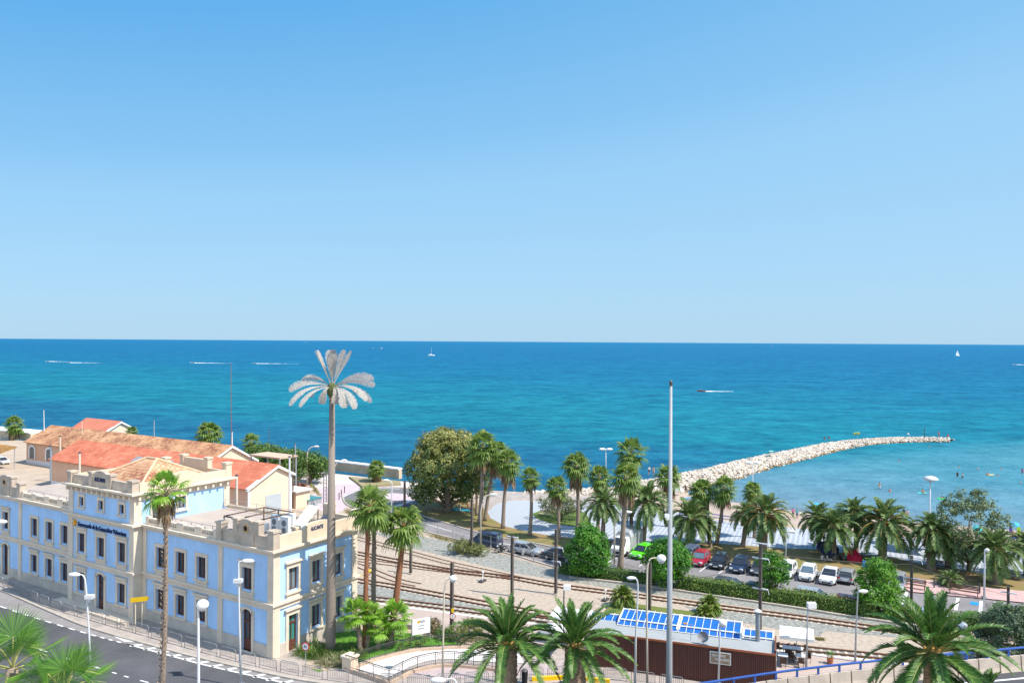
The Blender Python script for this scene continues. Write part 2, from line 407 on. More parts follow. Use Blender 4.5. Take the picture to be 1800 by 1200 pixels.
TURF = mat('artificial_turf', (0.13, 0.155, 0.035), 0.95, 0.06, 3, 0.2)
CRAZY = None
def promenade_mat():
    m = bpy.data.materials.new('wave_striped_paving'); nt, N, L = nodes_of(m)
    out = N.new('ShaderNodeOutputMaterial'); p = N.new('ShaderNodeBsdfPrincipled'); L.new(p.outputs[0], out.inputs[0]); p.inputs['Roughness'].default_value = 0.8
    tc = N.new('ShaderNodeTexCoord'); mp = N.new('ShaderNodeMapping'); mp.inputs['Rotation'].default_value = (0, 0, math.radians(22))
    L.new(tc.outputs['Object'], mp.inputs[0])
    wv = N.new('ShaderNodeTexWave'); wv.inputs['Scale'].default_value = 0.5; wv.inputs['Distortion'].default_value = 0.7; wv.inputs['Detail'].default_value = 1
    L.new(mp.outputs[0], wv.inputs['Vector'])
    rp = N.new('ShaderNodeValToRGB'); rp.color_ramp.elements[0].position = 0.42; rp.color_ramp.elements[1].position = 0.58
    rp.color_ramp.elements[0].color = (0.31, 0.345, 0.39, 1); rp.color_ramp.elements[1].color = (0.42, 0.44, 0.47, 1)
    L.new(wv.outputs['Fac'], rp.inputs[0]); L.new(rp.outputs[0], p.inputs['Base Color'])
    return m
def crazy_mat():
    m = bpy.data.materials.new('crazy_white_paving'); nt, N, L = nodes_of(m)
    out = N.new('ShaderNodeOutputMaterial'); p = N.new('ShaderNodeBsdfPrincipled'); L.new(p.outputs[0], out.inputs[0]); p.inputs['Roughness'].default_value = 0.7
    tc = N.new('ShaderNodeTexCoord'); vo = N.new('ShaderNodeTexVoronoi'); vo.feature = 'DISTANCE_TO_EDGE'; vo.inputs['Scale'].default_value = 0.9
    L.new(tc.outputs['Object'], vo.inputs['Vector'])
    rp = N.new('ShaderNodeValToRGB'); rp.color_ramp.elements[0].position = 0.01; rp.color_ramp.elements[1].position = 0.035
    rp.color_ramp.elements[0].color = (0.42, 0.30, 0.27, 1); rp.color_ramp.elements[1].color = (0.74, 0.70, 0.68, 1)
    L.new(vo.outputs['Distance'], rp.inputs[0]); L.new(rp.outputs[0], p.inputs['Base Color'])
    return m

def uv(pts, z=0.0): return [g(u, v, z) for u, v in pts]
def patch(name, pts, z, m, raw=False):
    mb = MB(); P = pts if raw else uv(pts, z)
    mb.sheet([(p[0], p[1], z) for p in P]); return setting(name, mb, m)

COAST = [(-800, 684), (-400, 727), (0, 770), (300, 802), (590, 832), (704, 845), (760, 850), (870, 862), (950, 866), (1010, 870), (1090, 872), (1150, 876),
         (1190, 884), (1205, 893), (1245, 907), (1300, 914), (1400, 922), (1500, 930), (1600, 938), (1700, 950), (1800, 962), (2200, 1010), (2700, 1070)]
P = uv(COAST) + [Vector((170, 20, 0)), Vector((170, -40, 0)), Vector((-160, -40, 0)), Vector((-420, 60, 0))]
patch('ground', P, 0.0, SANDY, raw=True)
# quay wall face below the coast edge
mb = MB(); pts = uv(COAST)
for a, b in zip(pts[:-1], pts[1:]): mb.quad((a.x, a.y, -4), (b.x, b.y, -4), (b.x, b.y, -0.001), (a.x, a.y, -0.001))
setting('quay_face', mb, W_STONE)

# beach: slopes from the promenade edge down under the water
inner = [(1150, 876), (1190, 884), (1205, 893), (1245, 907), (1300, 914), (1400, 922), (1500, 930), (1600, 938), (1700, 950), (1800, 962), (2000, 986), (2700, 1070)]
water = [(1150, 856), (1192, 857), (1215, 869), (1255, 879), (1305, 884), (1404, 899), (1504, 908), (1604, 917), (1704, 925), (1804, 933), (2004, 952), (2700, 1010)]
I = uv(inner, -0.02); Wt = uv(water, SEA); O = [b + (b - a) * 1.3 for a, b in zip(I, Wt)]
mb = MB(); n = len(I); mb.add(I + Wt + O, [(i, i + 1, n + i + 1, n + i) for i in range(n - 1)] + [(n + i, n + i + 1, 2 * n + i + 1, 2 * n + i) for i in range(n - 1)])
setting('beach', mb, SAND)

# promenade
FARP = [(856, 900), (872, 886), (900, 879), (950, 880), (1010, 884), (1090, 885), (1150, 893), (1205, 903), (1245, 912), (1300, 919), (1400, 928), (1500, 936), (1600, 945), (1700, 958), (1800, 971), (2000, 995), (2700, 1080)]
SOILB = [(2700, 1160), (2000, 1040), (1800, 1015), (1730, 1008), (1683, 1000), (1617, 990), (1572, 980), (1433, 965), (1360, 962), (1297, 957), (1223, 952), (1100, 950), (1007, 945), (978, 942), (933, 935), (890, 925), (862, 910)]
PROM = promenade_mat()
patch('promenade', FARP + SOILB, 0.012, PROM)
patch('seafront_path', [(856, 899), (872, 885), (900, 878), (950, 879), (1010, 883), (1090, 884), (1150, 892), (1150, 880), (1090, 873), (1010, 871), (950, 867), (880, 863), (850, 868), (842, 884)], 0.008, PAVE)
KERBN = [(727, 894), (745, 907), (780, 918), (820, 930), (870, 943), (907, 950), (950, 957), (998, 967), (1060, 971), (1100, 975), (1215, 984), (1330, 993), (1400, 1000), (1510, 1014), (1560, 1021)]
patch('parched_lawn', KERBN + [(1590, 1018), (1620, 1017), (1720, 1030), (1800, 1038), (2000, 1064), (2700, 1165)] + SOILB + [(856, 897), (840, 886), (800, 878), (760, 880), (735, 885)], 0.014, SOIL)
isl = uv([(934, 903), (945, 912), (970, 920), (1010, 925), (1040, 922), (1030, 900), (980, 895), (950, 897)])
mb = MB(); mb.sheet([(p.x, p.y, 0.03) for p in isl]); setting('lawn_island', mb, mat('island_lawn', (0.10, 0.15, 0.03), 0.95, 0.25, 0.8, 0.5, bscale=12))
# roads
patch('seaside_road', KERBN[::-1] + [(735, 884), (762, 876), (775, 866), (760, 860), (703, 857), (673, 856), (637, 858), (613, 867), (602, 873), (610, 887), (640, 900), (690, 918), (745, 934), (810, 950), (900, 975), (985, 999),
       (1060, 1010), (1200, 1028), (1400, 1055), (1530, 1076), (1800, 1114), (2700, 1240), (2700, 1165), (2000, 1066), (1800, 1059), (1720, 1051), (1600, 1040)], 0.010, ASPH_P)
rb = uv([(727, 894), (735, 884), (762, 876), (775, 866), (760, 860), (703, 857), (673, 856), (637, 858), (613, 867), (602, 873), (610, 887), (640, 900), (690, 918), (735, 930), (770, 916)])
patch('roundabout', [(p.x, p.y) for p in rb], 0.014, ASPH, raw=True)
patch('roundabout_island', [(664, 869), (690, 866), (720, 868), (745, 873), (735, 879), (700, 880), (672, 877)], 0.05, LILAC)
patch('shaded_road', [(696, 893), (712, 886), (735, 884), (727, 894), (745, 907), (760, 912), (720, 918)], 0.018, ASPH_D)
def strip(mb, pts, wd, z, closed=False):
    P = [Vector((p.x, p.y, 0)) for p in pts]
    for i in range(len(P) - 1):
        d = (P[i + 1] - P[i]).normalized(); n_ = Vector((-d.y, d.x, 0)) * wd / 2
        a, b, c, e = P[i] - n_, P[i + 1] - n_, P[i + 1] + n_, P[i] + n_
        mb.add([(q.x, q.y, z) for q in (a, b, c, e)], [(0, 1, 2, 3)])
def rail_bar(mb, pts, wd, z0, z1):
    P = [Vector((p.x, p.y, 0)) for p in pts]
    N_ = []
    for i in range(len(P)):
        d = (P[min(i + 1, len(P) - 1)] - P[max(i - 1, 0)]).normalized(); N_.append(Vector((-d.y, d.x, 0)) * wd / 2)
    vs = []; fs = []
    for p, nn in zip(P, N_):
        a, b = p - nn, p + nn
        vs += [(a.x, a.y, z0), (b.x, b.y, z0), (b.x, b.y, z1), (a.x, a.y, z1)]
    for i in range(len(P) - 1):
        o = i * 4
        for k in range(4): fs.append((o + k, o + (k + 1) % 4, o + 4 + (k + 1) % 4, o + 4 + k))
    fs += [(3, 2, 1, 0), tuple(len(vs) - 4 + k for k in range(4))]
    mb.add(vs, fs)
def smooth_path(pts, n=8):
    out = []
    P = [Vector(p) for p in pts]
    for i in range(len(P) - 1):
        p0, p1, p2, p3 = P[max(i - 1, 0)], P[i], P[i + 1], P[min(i + 2, len(P) - 1)]
        for k in range(n):
            t = k / n
            out.append(0.5 * ((2 * p1) + (p2 - p0) * t + (2 * p0 - 5 * p1 + 4 * p2 - p3) * t * t + (3 * p1 - p0 - 3 * p2 + p3) * t ** 3))
    return out + [P[-1]]
mb = MB(); rail_bar(mb, smooth_path(uv(KERBN)), 0.3, 0, 0.13); setting('parking_kerb', mb, KERB)
mb = MB(); rail_bar(mb, smooth_path(uv([(602, 873), (610, 887), (640, 900), (690, 918), (745, 934), (810, 950), (900, 975), (985, 999), (1060, 1010), (1200, 1028), (1400, 1055), (1530, 1076), (1800, 1114)])), 0.3, 0, 0.14); setting('road_kerb', mb, KERB)
mb = MB(); strip(mb, smooth_path(uv([(750, 921), (810, 938), (870, 952), (950, 966)])), 0.15, 0.022)
strip(mb, smooth_path(uv([(602, 874), (613, 868.5), (637, 860), (673, 858), (703, 859)])), 0.25, 0.024)
for s in range(4): strip(mb, uv([(676 + s * 9, 893 - s * 2.2), (708 + s * 5, 888 - s * 3)]), 0.3, 0.026)
strip(mb, smooth_path(uv([(696, 893), (712, 884), (742, 876)])), 0.25, 0.028)
# bays for the parked cars and the hatched disabled bays
for k, u in enumerate((1095, 1150, 1190, 1214, 1252, 1285, 1320, 1345, 1372, 1402, 1438, 1473, 1507)):
    v0 = 974 + (u - 1095) * 0.088
    a = g(u, v0); strip(mb, [a, a - DV * 4.8], 0.12, 0.024)
for u in (1594, 1640, 1684, 1725):
    a = g(u, 1041 + (u - 1594) * 0.11); strip(mb, [a, a - DV * 4.5], 0.3, 0.024)
setting('road_markings', mb, ROADW)
for u in (1630, 1706):
    a = g(u, 1049 + (u - 1630) * 0.1)
    mb = MB(); c = [a, a - EV * 0.75, a - EV * 0.75 - DV * 1.1, a - DV * 1.1]; mb.sheet([(p.x, p.y, 0.028) for p in c])
    setting('bay_marking', mb, SIGNBL)
patch('bench_pavement', [(1575, 1022), (1590, 1018), (1620, 1017), (1720, 1030), (1800, 1038), (2000, 1064), (2000, 1068), (1800, 1058), (1720, 1050), (1600, 1039)], 0.13, PINK)
patch('white_plaza', [(530, 826), (590, 833), (704, 846), (757, 852), (758, 858), (703, 855), (640, 850), (600, 850), (560, 858), (525, 850)], 0.006, PLAZA)
patch('lilac_plaza', [(560, 858), (600, 850), (640, 850), (703, 855), (673, 856), (637, 858), (613, 867), (602, 873), (604, 884), (612, 892), (590, 902), (565, 898), (545, 875)], 0.008, LILAC)
pl = uv([(613, 840), (622, 846), (637, 857.5), (670, 855), (705, 853), (703, 848), (650, 843)])
mb = MB(); mb.prism([(p.x, p.y) for p in pl], 0, 0.35); setting('planter_bed', mb, mat('dry_planting', (0.34, 0.26, 0.17), 0.95, 0, 0.8, 0.5, col2=(0.22, 0.22, 0.09), bscale=10))
# railway yard
YB = [(560, 905), (600, 898), (640, 906), (690, 922), (745, 937), (810, 953), (900, 978), (985, 1003), (1060, 1014), (1200, 1036), (1400, 1064), (1530, 1085), (1800, 1125), (2600, 1240), (2600, 1400), (1700, 1190), (1600, 1180), (1430, 1160), (1000, 1115), (700, 1075), (600, 1060), (500, 1020), (480, 960)]
patch('railway_yard', YB, 0.006, YARD)
patch('ballast_bank', [(655, 935), (745, 943), (850, 964), (990, 1006), (1080, 1024), (1250, 1045), (1500, 1083), (1700, 1112), (1700, 1119), (1500, 1092), (1250, 1057), (1080, 1034), (900, 1006), (720, 962)], 0.012, BALLAST)
patch('ballast_strip', [(600, 1020), (700, 1036), (860, 1064), (1000, 1088), (1200, 1112), (1440, 1139), (1600, 1157), (1600, 1163), (1400, 1146), (1000, 1101), (860, 1083), (600, 1050)], 0.012, BALLAST)
patch('ballast_heap', [(1200, 1064), (1300, 1076), (1500, 1101), (1700, 1128), (1700, 1135), (1560, 1118), (1450, 1108), (1440, 1117), (1330, 1098), (1240, 1082)], 0.014, BALLAST)
RAILM = mat('rusty_rail', (0.16, 0.075, 0.045), 0.7, 0.3, 6); SLEEP = mat('concrete_sleeper', (0.46, 0.41, 0.34), 0.9, 0.2, 3); SLEEPD = mat('weathered_sleeper', (0.37, 0.31, 0.25), 0.95, 0.2, 3)
def track(label, cl, sleepers=True, gap=0.68, visible=True, buried=False):
    cl = smooth_path(uv(cl))
    d = [(cl[min(i + 1, len(cl) - 1)] - cl[max(i - 1, 0)]).normalized() for i in range(len(cl))]
    nn = [Vector((-x.y, x.x, 0)) for x in d]
    t = thing('railway_track', label, 'railway track', cl[0], 0, 'tracks of the tram yard')
    for s in (-0.52, 0.52):
        mb = MB(); rail_bar(mb, [p + q * s - cl[0] for p, q in zip(cl, nn)], 0.15, 0.02, 0.17 if not buried else 0.08); mb.build('rail', RAILM, t)
    if sleepers:
        mb = MB(); L_ = 0; nxt = 0
        for i in range(len(cl) - 1):
            seg = (cl[i + 1] - cl[i]).length
            while nxt <= L_ + seg:
                p = cl[i].lerp(cl[i + 1], (nxt - L_) / seg) - cl[0]
                a = math.atan2(d[i].y, d[i].x)
                mb.cbox((p.x, p.y, 0.0), (0.24, 1.9, 0.07), Matrix.Rotation(a, 3, 'Z')); nxt += gap
            L_ += seg
        sl = mb.build('sleeper_bed', SLEEP if not buried else SLEEPD, t); sl['kind'] = 'stuff'
track('platform side track with pale sleepers along the platform edge', [(560, 1041), (628, 1050), (700, 1058), (860, 1078), (1000, 1096), (1200, 1118), (1425, 1142), (1600, 1160), (1800, 1184)])
track('second track from the platform, with gravel between both tracks', [(560, 1010), (627, 1021), (690, 1031), (793, 1050), (873, 1065), (964, 1082), (1030, 1094)])
track('long curving track between the sand and the grey ballast bank', [(560, 962), (627, 973), (700, 987), (792, 1003), (898, 1016), (973, 1029), (1080, 1043), (1135, 1050), (1267, 1068), (1398, 1085), (1498, 1099), (1533, 1104), (1700, 1127), (1900, 1156)])
track('rusty siding running along the ballast bank into the long track', [(560, 930), (627, 946), (683, 960), (717, 970), (792, 990), (860, 1005), (915, 1017)], buried=True)
track('half buried siding that joins the long track from the left', [(560, 976), (627, 984), (700, 993), (780, 1003), (850, 1011)], buried=True, sleepers=False)
track('short dead end siding fading into the sand', [(560, 975), (627, 993), (692, 1018), (735, 1028)], buried=True, sleepers=False)
mb = MB(); rail_bar(mb, smooth_path(uv([(1000, 1015), (1130, 1030), (1257, 1048.5), (1398, 1069), (1498, 1085), (1700, 1113)])), 0.35, 0, 0.2); setting('drain_kerb', mb, KERB)
# platform, street
pf = uv([(560, 1046), (640, 1056.5), (693, 1063.2), (857, 1084.5), (1000, 1102), (1200, 1124), (1425, 1148), (1600, 1166), (1800, 1190), (1800, 1230), (1600, 1215), (1370, 1190), (1100, 1160), (1000, 1137), (800, 1114), (756, 1106), (700, 1096), (640, 1090)], 0.3)
mb = MB(); mb.prism([(p.x, p.y) for p in pf], 0, 0.3); setting('platform', mb, PLATF)
mb = MB(); rail_bar(mb, smooth_path(uv([(640, 1057.2), (693, 1064), (857, 1085.3), (1000, 1102.8), (1200, 1125), (1425, 1149), (1600, 1167)], 0.3)), 0.35, 0.1, 0.32); setting('platform_edge', mb, mat('platform_edge_white', (0.68, 0.64, 0.60), 0.8, 0.05))
CURB = [(-300, 923), (-100, 1000), (0, 1037), (86, 1074), (160, 1104), (280, 1138), (348, 1156), (485, 1187), (552, 1199), (640, 1211), (720, 1217), (800, 1215), (900, 1208), (1000, 1206), (1100, 1209), (1200, 1222), (1320, 1250), (1420, 1290)]
CW = smooth_path(uv(CURB))
SB = [(1420, 1250), (1360, 1200), (1100, 1165), (1000, 1137), (930, 1140), (860, 1150), (700, 1150), (620, 1120), (600, 1105), (485, 1150), (300, 1100), (0, 1000), (-300, 890)]
patch('station_pavement', CW + uv(SB), 0.13, PAVE, raw=True)
mb = MB(); rail_bar(mb, CW, 0.3, 0.0, 0.145); setting('street_kerb', mb, KERB)
near = [p - DV * 13.2 for p in CW]
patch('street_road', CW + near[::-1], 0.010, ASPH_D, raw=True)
lane = smooth_path(uv([(-300, 960), (-100, 1028), (0, 1065), (80, 1091), (160, 1115), (221, 1131), (300, 1152), (360, 1168), (470, 1193), (560, 1212)]))
patch('bus_lane', smooth_path(uv(CURB[:9])) + lane[::-1], 0.015, ASPH_L, raw=True)
patch('near_pavement', [p - DV * 13.2 for p in CW] + [p - DV * 22 for p in CW[::-1]], 0.12, PAVE, raw=True)
mb = MB(); rail_bar(mb, near, 0.3, 0.0, 0.14); setting('near_kerb', mb, KERB)
mb = MB()
for i in range(0, 50, 2):
    if i + 1 < 42: strip(mb, lane[i:i + 2], 0.16, 0.022)
strip(mb, lane[40:], 0.18, 0.022)
mid = [p - DV * 5.3 for p in CW]
for i in range(0, len(mid) - 1, 3): strip(mb, mid[i:i + 2], 0.14, 0.020)
tri = uv([(188, 1112), (218, 1127), (238, 1128), (226, 1121)]); mb.sheet([(p.x, p.y, 0.024) for p in tri])
for k in range(13):
    u = 232 + k * 24; a = g(u - 4, 1131 + (u - 221) * 0.252 + 1.0); b = g(u + 19, 1126 + (u - 221) * 0.24 + 3.5)
    strip(mb, [a, b], 0.35, 0.022)
setting('street_markings', mb, ROADW)
patch('lawn', [(585, 1112), (650, 1104), (720, 1112), (800, 1126), (810, 1131), (727, 1135), (660, 1152), (622, 1165), (560, 1180), (530, 1168), (560, 1150)], 0.15, LAWN)
patch('bare_bed', [(530, 1168), (560, 1150), (622, 1165), (607, 1172), (575, 1178), (545, 1174)], 0.155, SANDY)
patch('turf_terrace', [(1060, 1075), (1078, 1058), (1114, 1060), (1226, 1075), (1214, 1084), (1180, 1100), (1060, 1090)], 0.2, TURF)
CRZ = crazy_mat()
patch('ramp_paving', smooth_path(uv([(607, 1172), (640, 1164), (690, 1150), (745, 1141), (800, 1138), (860, 1139), (910, 1146)])) + smooth_path(uv([(920, 1168), (857, 1166), (785, 1161), (735, 1169), (683, 1194)])), 0.18, CRZ, raw=True)
patch('rose_paving', smooth_path(uv([(700, 1192), (735, 1173), (785, 1165), (857, 1170), (930, 1172), (1000, 1160), (1040, 1152)])) + uv([(1085, 1180), (1000, 1184), (880, 1190), (780, 1196)]), 0.16, mat('rose_grey_paving', (0.42, 0.34, 0.33), 0.9, 0.1, 1), raw=True)

# ------------------------------------------------------------------ sea wall on the left quay
def seawall(pts, label, h=1.5, wd=0.9):
    P = smooth_path(uv(pts), 2)
    t = thing('sea_wall', label, 'sea wall', P[0])
    mb = MB(); rail_bar(mb, [p - P[0] for p in P], wd, -0.3, h); mb.build('wall_body', mat('seawall_stone', (0.60, 0.46, 0.32), 0.95, 0.2, 0.6, 0.4, bscale=4), t)
    mb = MB(); rail_bar(mb, [p - P[0] for p in P], wd + 0.5, h + 0.002, h + 0.28); mb.build('coping', mat('whitewashed_coping', (0.80, 0.77, 0.74), 0.8, 0.04), t)
seawall([(470, 811), (590, 824), (640, 830), (704, 838.5)], 'tan sea wall with white coping along the plaza by the roundabout')
seawall([(-400, 724), (-200, 744), (0, 764), (70, 771)], 'white low sea wall beside the far left palm', 1.6, 5)

# ================================================================== BUILDINGS
def fs(t, s, z=0): return CORNER + DV * t + EV * s + Vector((0, 0, z))
# ---- station: local x = into the block (t), local y = along the street to the left (s)
ST = thing('station_building', 'pale blue two storey station with cream stone trim and a taller central block', 'building', CORNER, ANG)
UV_ = {}
def facade(mb, axis, plane, a0, a1, z0, z1, holes, inward, depth=0.32):
    """flat wall with real openings and reveals. axis 'y': wall runs along y at x=plane; inward=+1/-1 along the normal axis"""
    A = sorted({a0, a1, *[h[0] for h in holes], *[h[1] for h in holes]}); Z = sorted({z0, z1, *[h[2] for h in holes], *[h[3] for h in holes]})
    pt = (lambda a, z, d=0.0: (plane + inward * d, a, z)) if axis == 'y' else (lambda a, z, d=0.0: (a, plane + inward * d, z))
    for i in range(len(A) - 1):
        for k in range(len(Z) - 1):
            ca, cz = (A[i] + A[i + 1]) / 2, (Z[k] + Z[k + 1]) / 2
            if any(h[0] < ca < h[1] and h[2] < cz < h[3] for h in holes): continue
            mb.quad(pt(A[i], Z[k]), pt(A[i + 1], Z[k]), pt(A[i + 1], Z[k + 1]), pt(A[i], Z[k + 1]))
    for (h0, h1, b, t) in holes:
        for p, q in (((h0, b), (h0, t)), ((h1, b), (h1, t)), ((h0, b), (h1, b)), ((h0, t), (h1, t))):
            mb.quad(pt(p[0], p[1]), pt(q[0], q[1]), pt(q[0], q[1], depth), pt(p[0], p[1], depth))
def placer(axis, plane, inward):
    """box builder in wall coordinates: along the wall, out of the wall (positive outwards), up"""
    def b(mb, a0, a1, o0, o1, z0, z1):
        if axis == 'y': mb.box(plane - inward * o0, a0, z0, plane - inward * o1, a1, z1)
        else: mb.box(a0, plane - inward * o0, z0, a1, plane - inward * o1, z1)
    return b
def window(axis, plane, inward, c, w_, z0, z1, hood=False, kind='window', arch=False, apron=True, trim=0.3, glass=None, root=None, stone=None):
    root = root or ST; stone = stone or W_STONE
    b = placer(axis, plane, inward)
    a0, a1 = c - w_ / 2, c + w_ / 2
    fr = MB(); f = 0.09
    for x0, x1, zz0, zz1 in ((a0, a0 + f, z0, z1), (a1 - f, a1, z0, z1), (a0 + f, a1 - f, z1 - f, z1), (a0 + f, a1 - f, z0, z0 + f), (c - 0.035, c + 0.035, z0 + f, z1 - f)):
        b(fr, x0, x1, -0.24, -0.17, zz0, zz1)
    if kind == 'door':
        b(fr, a0 + f, c - 0.036, -0.23, -0.18, z0 + f, z0 + 0.95); b(fr, c + 0.036, a1 - f, -0.23, -0.18, z0 + f, z0 + 0.95)
        b(fr, a0 + f, a1 - f, -0.232, -0.168, z0 + 2.35, z0 + 2.5)
    w = fr.build(kind, BROWNW, root)
    pn = MB(); b(pn, a0, a1, -0.28, -0.25, z0, z1); pn.build('pane', glass or PANE, w)
    tr = MB(); zb = z0 if kind == 'door' else z0 - 0.12
    b(tr, a0 - trim, a0 - 0.004, -0.002, 0.12, zb, z1 + 0.004); b(tr, a1 + 0.004, a1 + trim, -0.002, 0.12, zb, z1 + 0.004)
    if arch:
        n = 12; R = w_ / 2
        def pp(a, z, o): return (plane - inward * o, a, z) if axis == 'y' else (a, plane - inward * o, z)
        for k in range(n):
            t0, t1 = PI * k / n, PI * (k + 1) / n
            r1 = R + trim
            q = []
            for o in (0.12, -0.05):
                for rr, tt in ((R, t0), (R, t1), (r1, t1), (r1, t0)):
                    hh = 0.72
                    q.append(pp(c + rr * math.cos(tt), z1 - R * hh + 0.0 + rr * hh * math.sin(tt), o))
            tr.add(q, [(0, 1, 2, 3), (4, 7, 6, 5), (0, 4, 5, 1), (2, 6, 7, 3), (1, 5, 6, 2), (3, 7, 4, 0)])
            # spandrel between the arch and the square opening
            if True:
                a_, b_ = c + R * math.cos(t0), c + R * math.cos(t1)
                za, zb_ = z1 - R * 0.72 + R * 0.72 * math.sin(t0), z1 - R * 0.72 + R * 0.72 * math.sin(t1)
                tr.add([pp(a_, za, 0.02), pp(b_, zb_, 0.02), pp(b_, z1, 0.02), pp(a_, z1, 0.02)], [(0, 1, 2, 3)])
    else:
        b(tr, a0 - trim, a1 + trim, -0.002, 0.121, z1 + 0.004, z1 + 0.33)
    if hood: b(tr, a0 - trim - 0.15, a1 + trim + 0.15, -0.003, 0.3, z1 + 0.45, z1 + 0.6)
    if hood: b(tr, a0 - trim, a1 + trim, -0.004, 0.1, z1 + 0.331, z1 + 0.449)
    if kind == 'window' and apron: b(tr, a0 - trim + 0.05, a1 + trim - 0.05, -0.004, 0.08, z0 - 0.95, z0 - 0.27)
    tr.build('surround', stone, w)
    sl = MB()
    if kind == 'window': b(sl, a0 - trim - 0.1, a1 + trim + 0.1, -0.005, 0.24, z0 - 0.26, z0 - 0.122)
    else: b(sl, a0 - trim, a1 + trim, -0.3, 0.35, 0.0, z0)
    sl.build('sill' if kind == 'window' else 'doorstep', stone, w)

UPW = [3.25, 9.4, 12.4, 15.4]; LEFTW = [31.8, 34.8, 37.8, 43.9]; TW = [20.2, 23.7, 27.1]
ZL, ZU = (1.45, 3.4), (5.4, 7.35)
P9 = -0.9; WW = 1.26
# openings
def hol(c, w_, z): return (c - w_ / 2, c + w_ / 2, z[0], z[1])
DOOR = (0.15, 3.75)
h_front = [hol(c, WW, ZU) for c in UPW + LEFTW] + [hol(c, WW, ZL) for c in UPW[1:] + LEFTW[:3]] + [hol(3.25, 1.25, DOOR), hol(43.9, 1.25, DOOR)]
wallm = MB()
facade(wallm, 'y', 0.0, 0.0, 18.27, 0, 9.0, [h for h in h_front if h[1] < 18.3], 1)
facade(wallm, 'y', 0.0, 29.26, 47.4, 0, 9.0, [h for h in h_front if h[0] > 29], 1)
h_t = [hol(c, WW, ZU) for c in TW] + [hol(20.2, WW, ZL), hol(27.1, WW, ZL), hol(23.7, 1.25, DOOR)] + [hol(c, 0.8, (10.1, 11.0)) for c in TW]
facade(wallm, 'y', P9, 18.27, 29.26, 0, 12.2, h_t, 1)
RW = [2.15, 4.85, 7.5]
h_r = [hol(c, 1.12, ZU) for c in RW] + [hol(c, 1.12, ZL) for c in RW[1:]] + [hol(2.15, 1.05, (0.1, 3.3))]
facade(wallm, 'x', 0.0, 0.0, 10.0, 0, 9.0, h_r, 1)
facade(wallm, 'x', 18.27, P9, 10.0, 0, 12.2, [hol(4.2, 0.9, (10.0, 11.2)), hol(1.4, 0.9, (9.2, 11.2))], 1)
facade(wallm, 'x', 29.26, P9, 10.0, 0, 12.2, [], -1)
wallm.quad((10, 0, 0), (10, 47.4, 0), (10, 47.4, 9), (10, 0, 9)); wallm.quad((0, 47.4, 0), (10, 47.4, 0), (10, 47.4, 9), (0, 47.4, 9))
wallm.quad((10, 18.27, 9), (10, 29.26, 9), (10, 29.26, 12.2), (10, 18.27, 12.2))
wallm.build('wall', W_BLUE, ST, fix=False)
for c in UPW + LEFTW: window('y', 0, 1, c, WW, *ZU, hood=c in (3.25, 43.9), trim=0.24)
for c in UPW[1:] + LEFTW[:3]: window('y', 0, 1, c, WW, *ZL, hood=True, apron=False, trim=0.24)
for c in (3.25, 43.9): window('y', 0, 1, c, 1.25, *DOOR, kind='door', arch=True)
for c in TW: window('y', P9, 1, c, WW, *ZU, hood=True, trim=0.24)
for c in (20.2, 27.1): window('y', P9, 1, c, WW, *ZL, hood=True, apron=False, trim=0.24)
window('y', P9, 1, 23.7, 1.25, *DOOR, kind='door', arch=True)
for c in TW: window('y', P9, 1, c, 0.8, 10.1, 11.0, apron=False, trim=0.2)
for c in RW: window('x', 0, 1, c, 1.12, *ZU, hood=True, glass=PANEL_, trim=0.24)
for c in RW[1:]: window('x', 0, 1, c, 1.12, *ZL, hood=True, glass=PANEL_, apron=False, trim=0.24)
window('x', 0, 1, 2.15, 1.05, 0.1, 3.3, hood=True, kind='door', glass=mat('green_door_glass', (0.05, 0.22, 0.18), 0.2, 0.2, 1))
window('x', 18.27, 1, 4.2, 0.9, 10.0, 11.2, apron=False, trim=0.2, glass=PANEL_)
window('x', 18.27, 1, 1.4, 0.9, 9.2, 11.2, apron=False, trim=0.2)

def band(mb, z0, z1, o, wing=True, tower=True, inner=0.002):
    """string course round the visible sides, butted at the corners"""
    if wing:
        mb.box(-o, -o, z0, -inner, 18.26, z1); mb.box(0, -o, z0, 10 + o, -inner, z1)
        mb.box(-o, 29.27, z0, -inner, 47.4 + o, z1)
    if tower:
        mb.box(P9 - o, 18.27 - o, z0, P9 - inner, 29.26 + o, z1)
        mb.box(P9, 18.27 - o, z0, -o - 0.003, 18.27 - inner, z1)
plin = MB()
def plinth_seg(a, b, holes, plane, o):
    xs = [a] + [x for h in holes for x in (h[0] - 0.31, h[1] + 0.31)] + [b]
    for i in range(0, len(xs), 2): plin.box(plane - o, xs[i], 0, plane - 0.003, xs[i + 1], 1.17)
plinth_seg(-0.1, 18.26, [hol(3.25, 1.25, DOOR)], 0, 0.1); plinth_seg(29.27, 47.4, [hol(43.9, 1.25, DOOR)], 0, 0.1)
plinth_seg(18.17, 29.36, [hol(23.7, 1.25, DOOR)], P9, 0.1)
plin.box(P9, 18.17, 0, -0.11, 18.268, 1.17)
plin.box(0, -0.1, 0, 2.15 - 0.83, -0.003, 1.17); plin.box(2.15 + 0.83, -0.1, 0, 10.1, -0.003, 1.17)
plin.build('plinth', mat('grey_plinth_stone', (0.50, 0.44, 0.38), 0.9, 0.14, 0.9, 0.3, bscale=5), ST)
bl = MB(); band(bl, 4.15, 4.55, 0.14); band(bl, 4.552, 4.75, 0.32); bl.build('string_course', W_STONE, ST)
co = MB(); band(co, 8.75, 9.0, 0.13); band(co, 9.002, 9.12, 0.26); band(co, 9.122, 9.3, 0.48)
co.build('cornice', W_STONE, ST)
tc_ = MB()
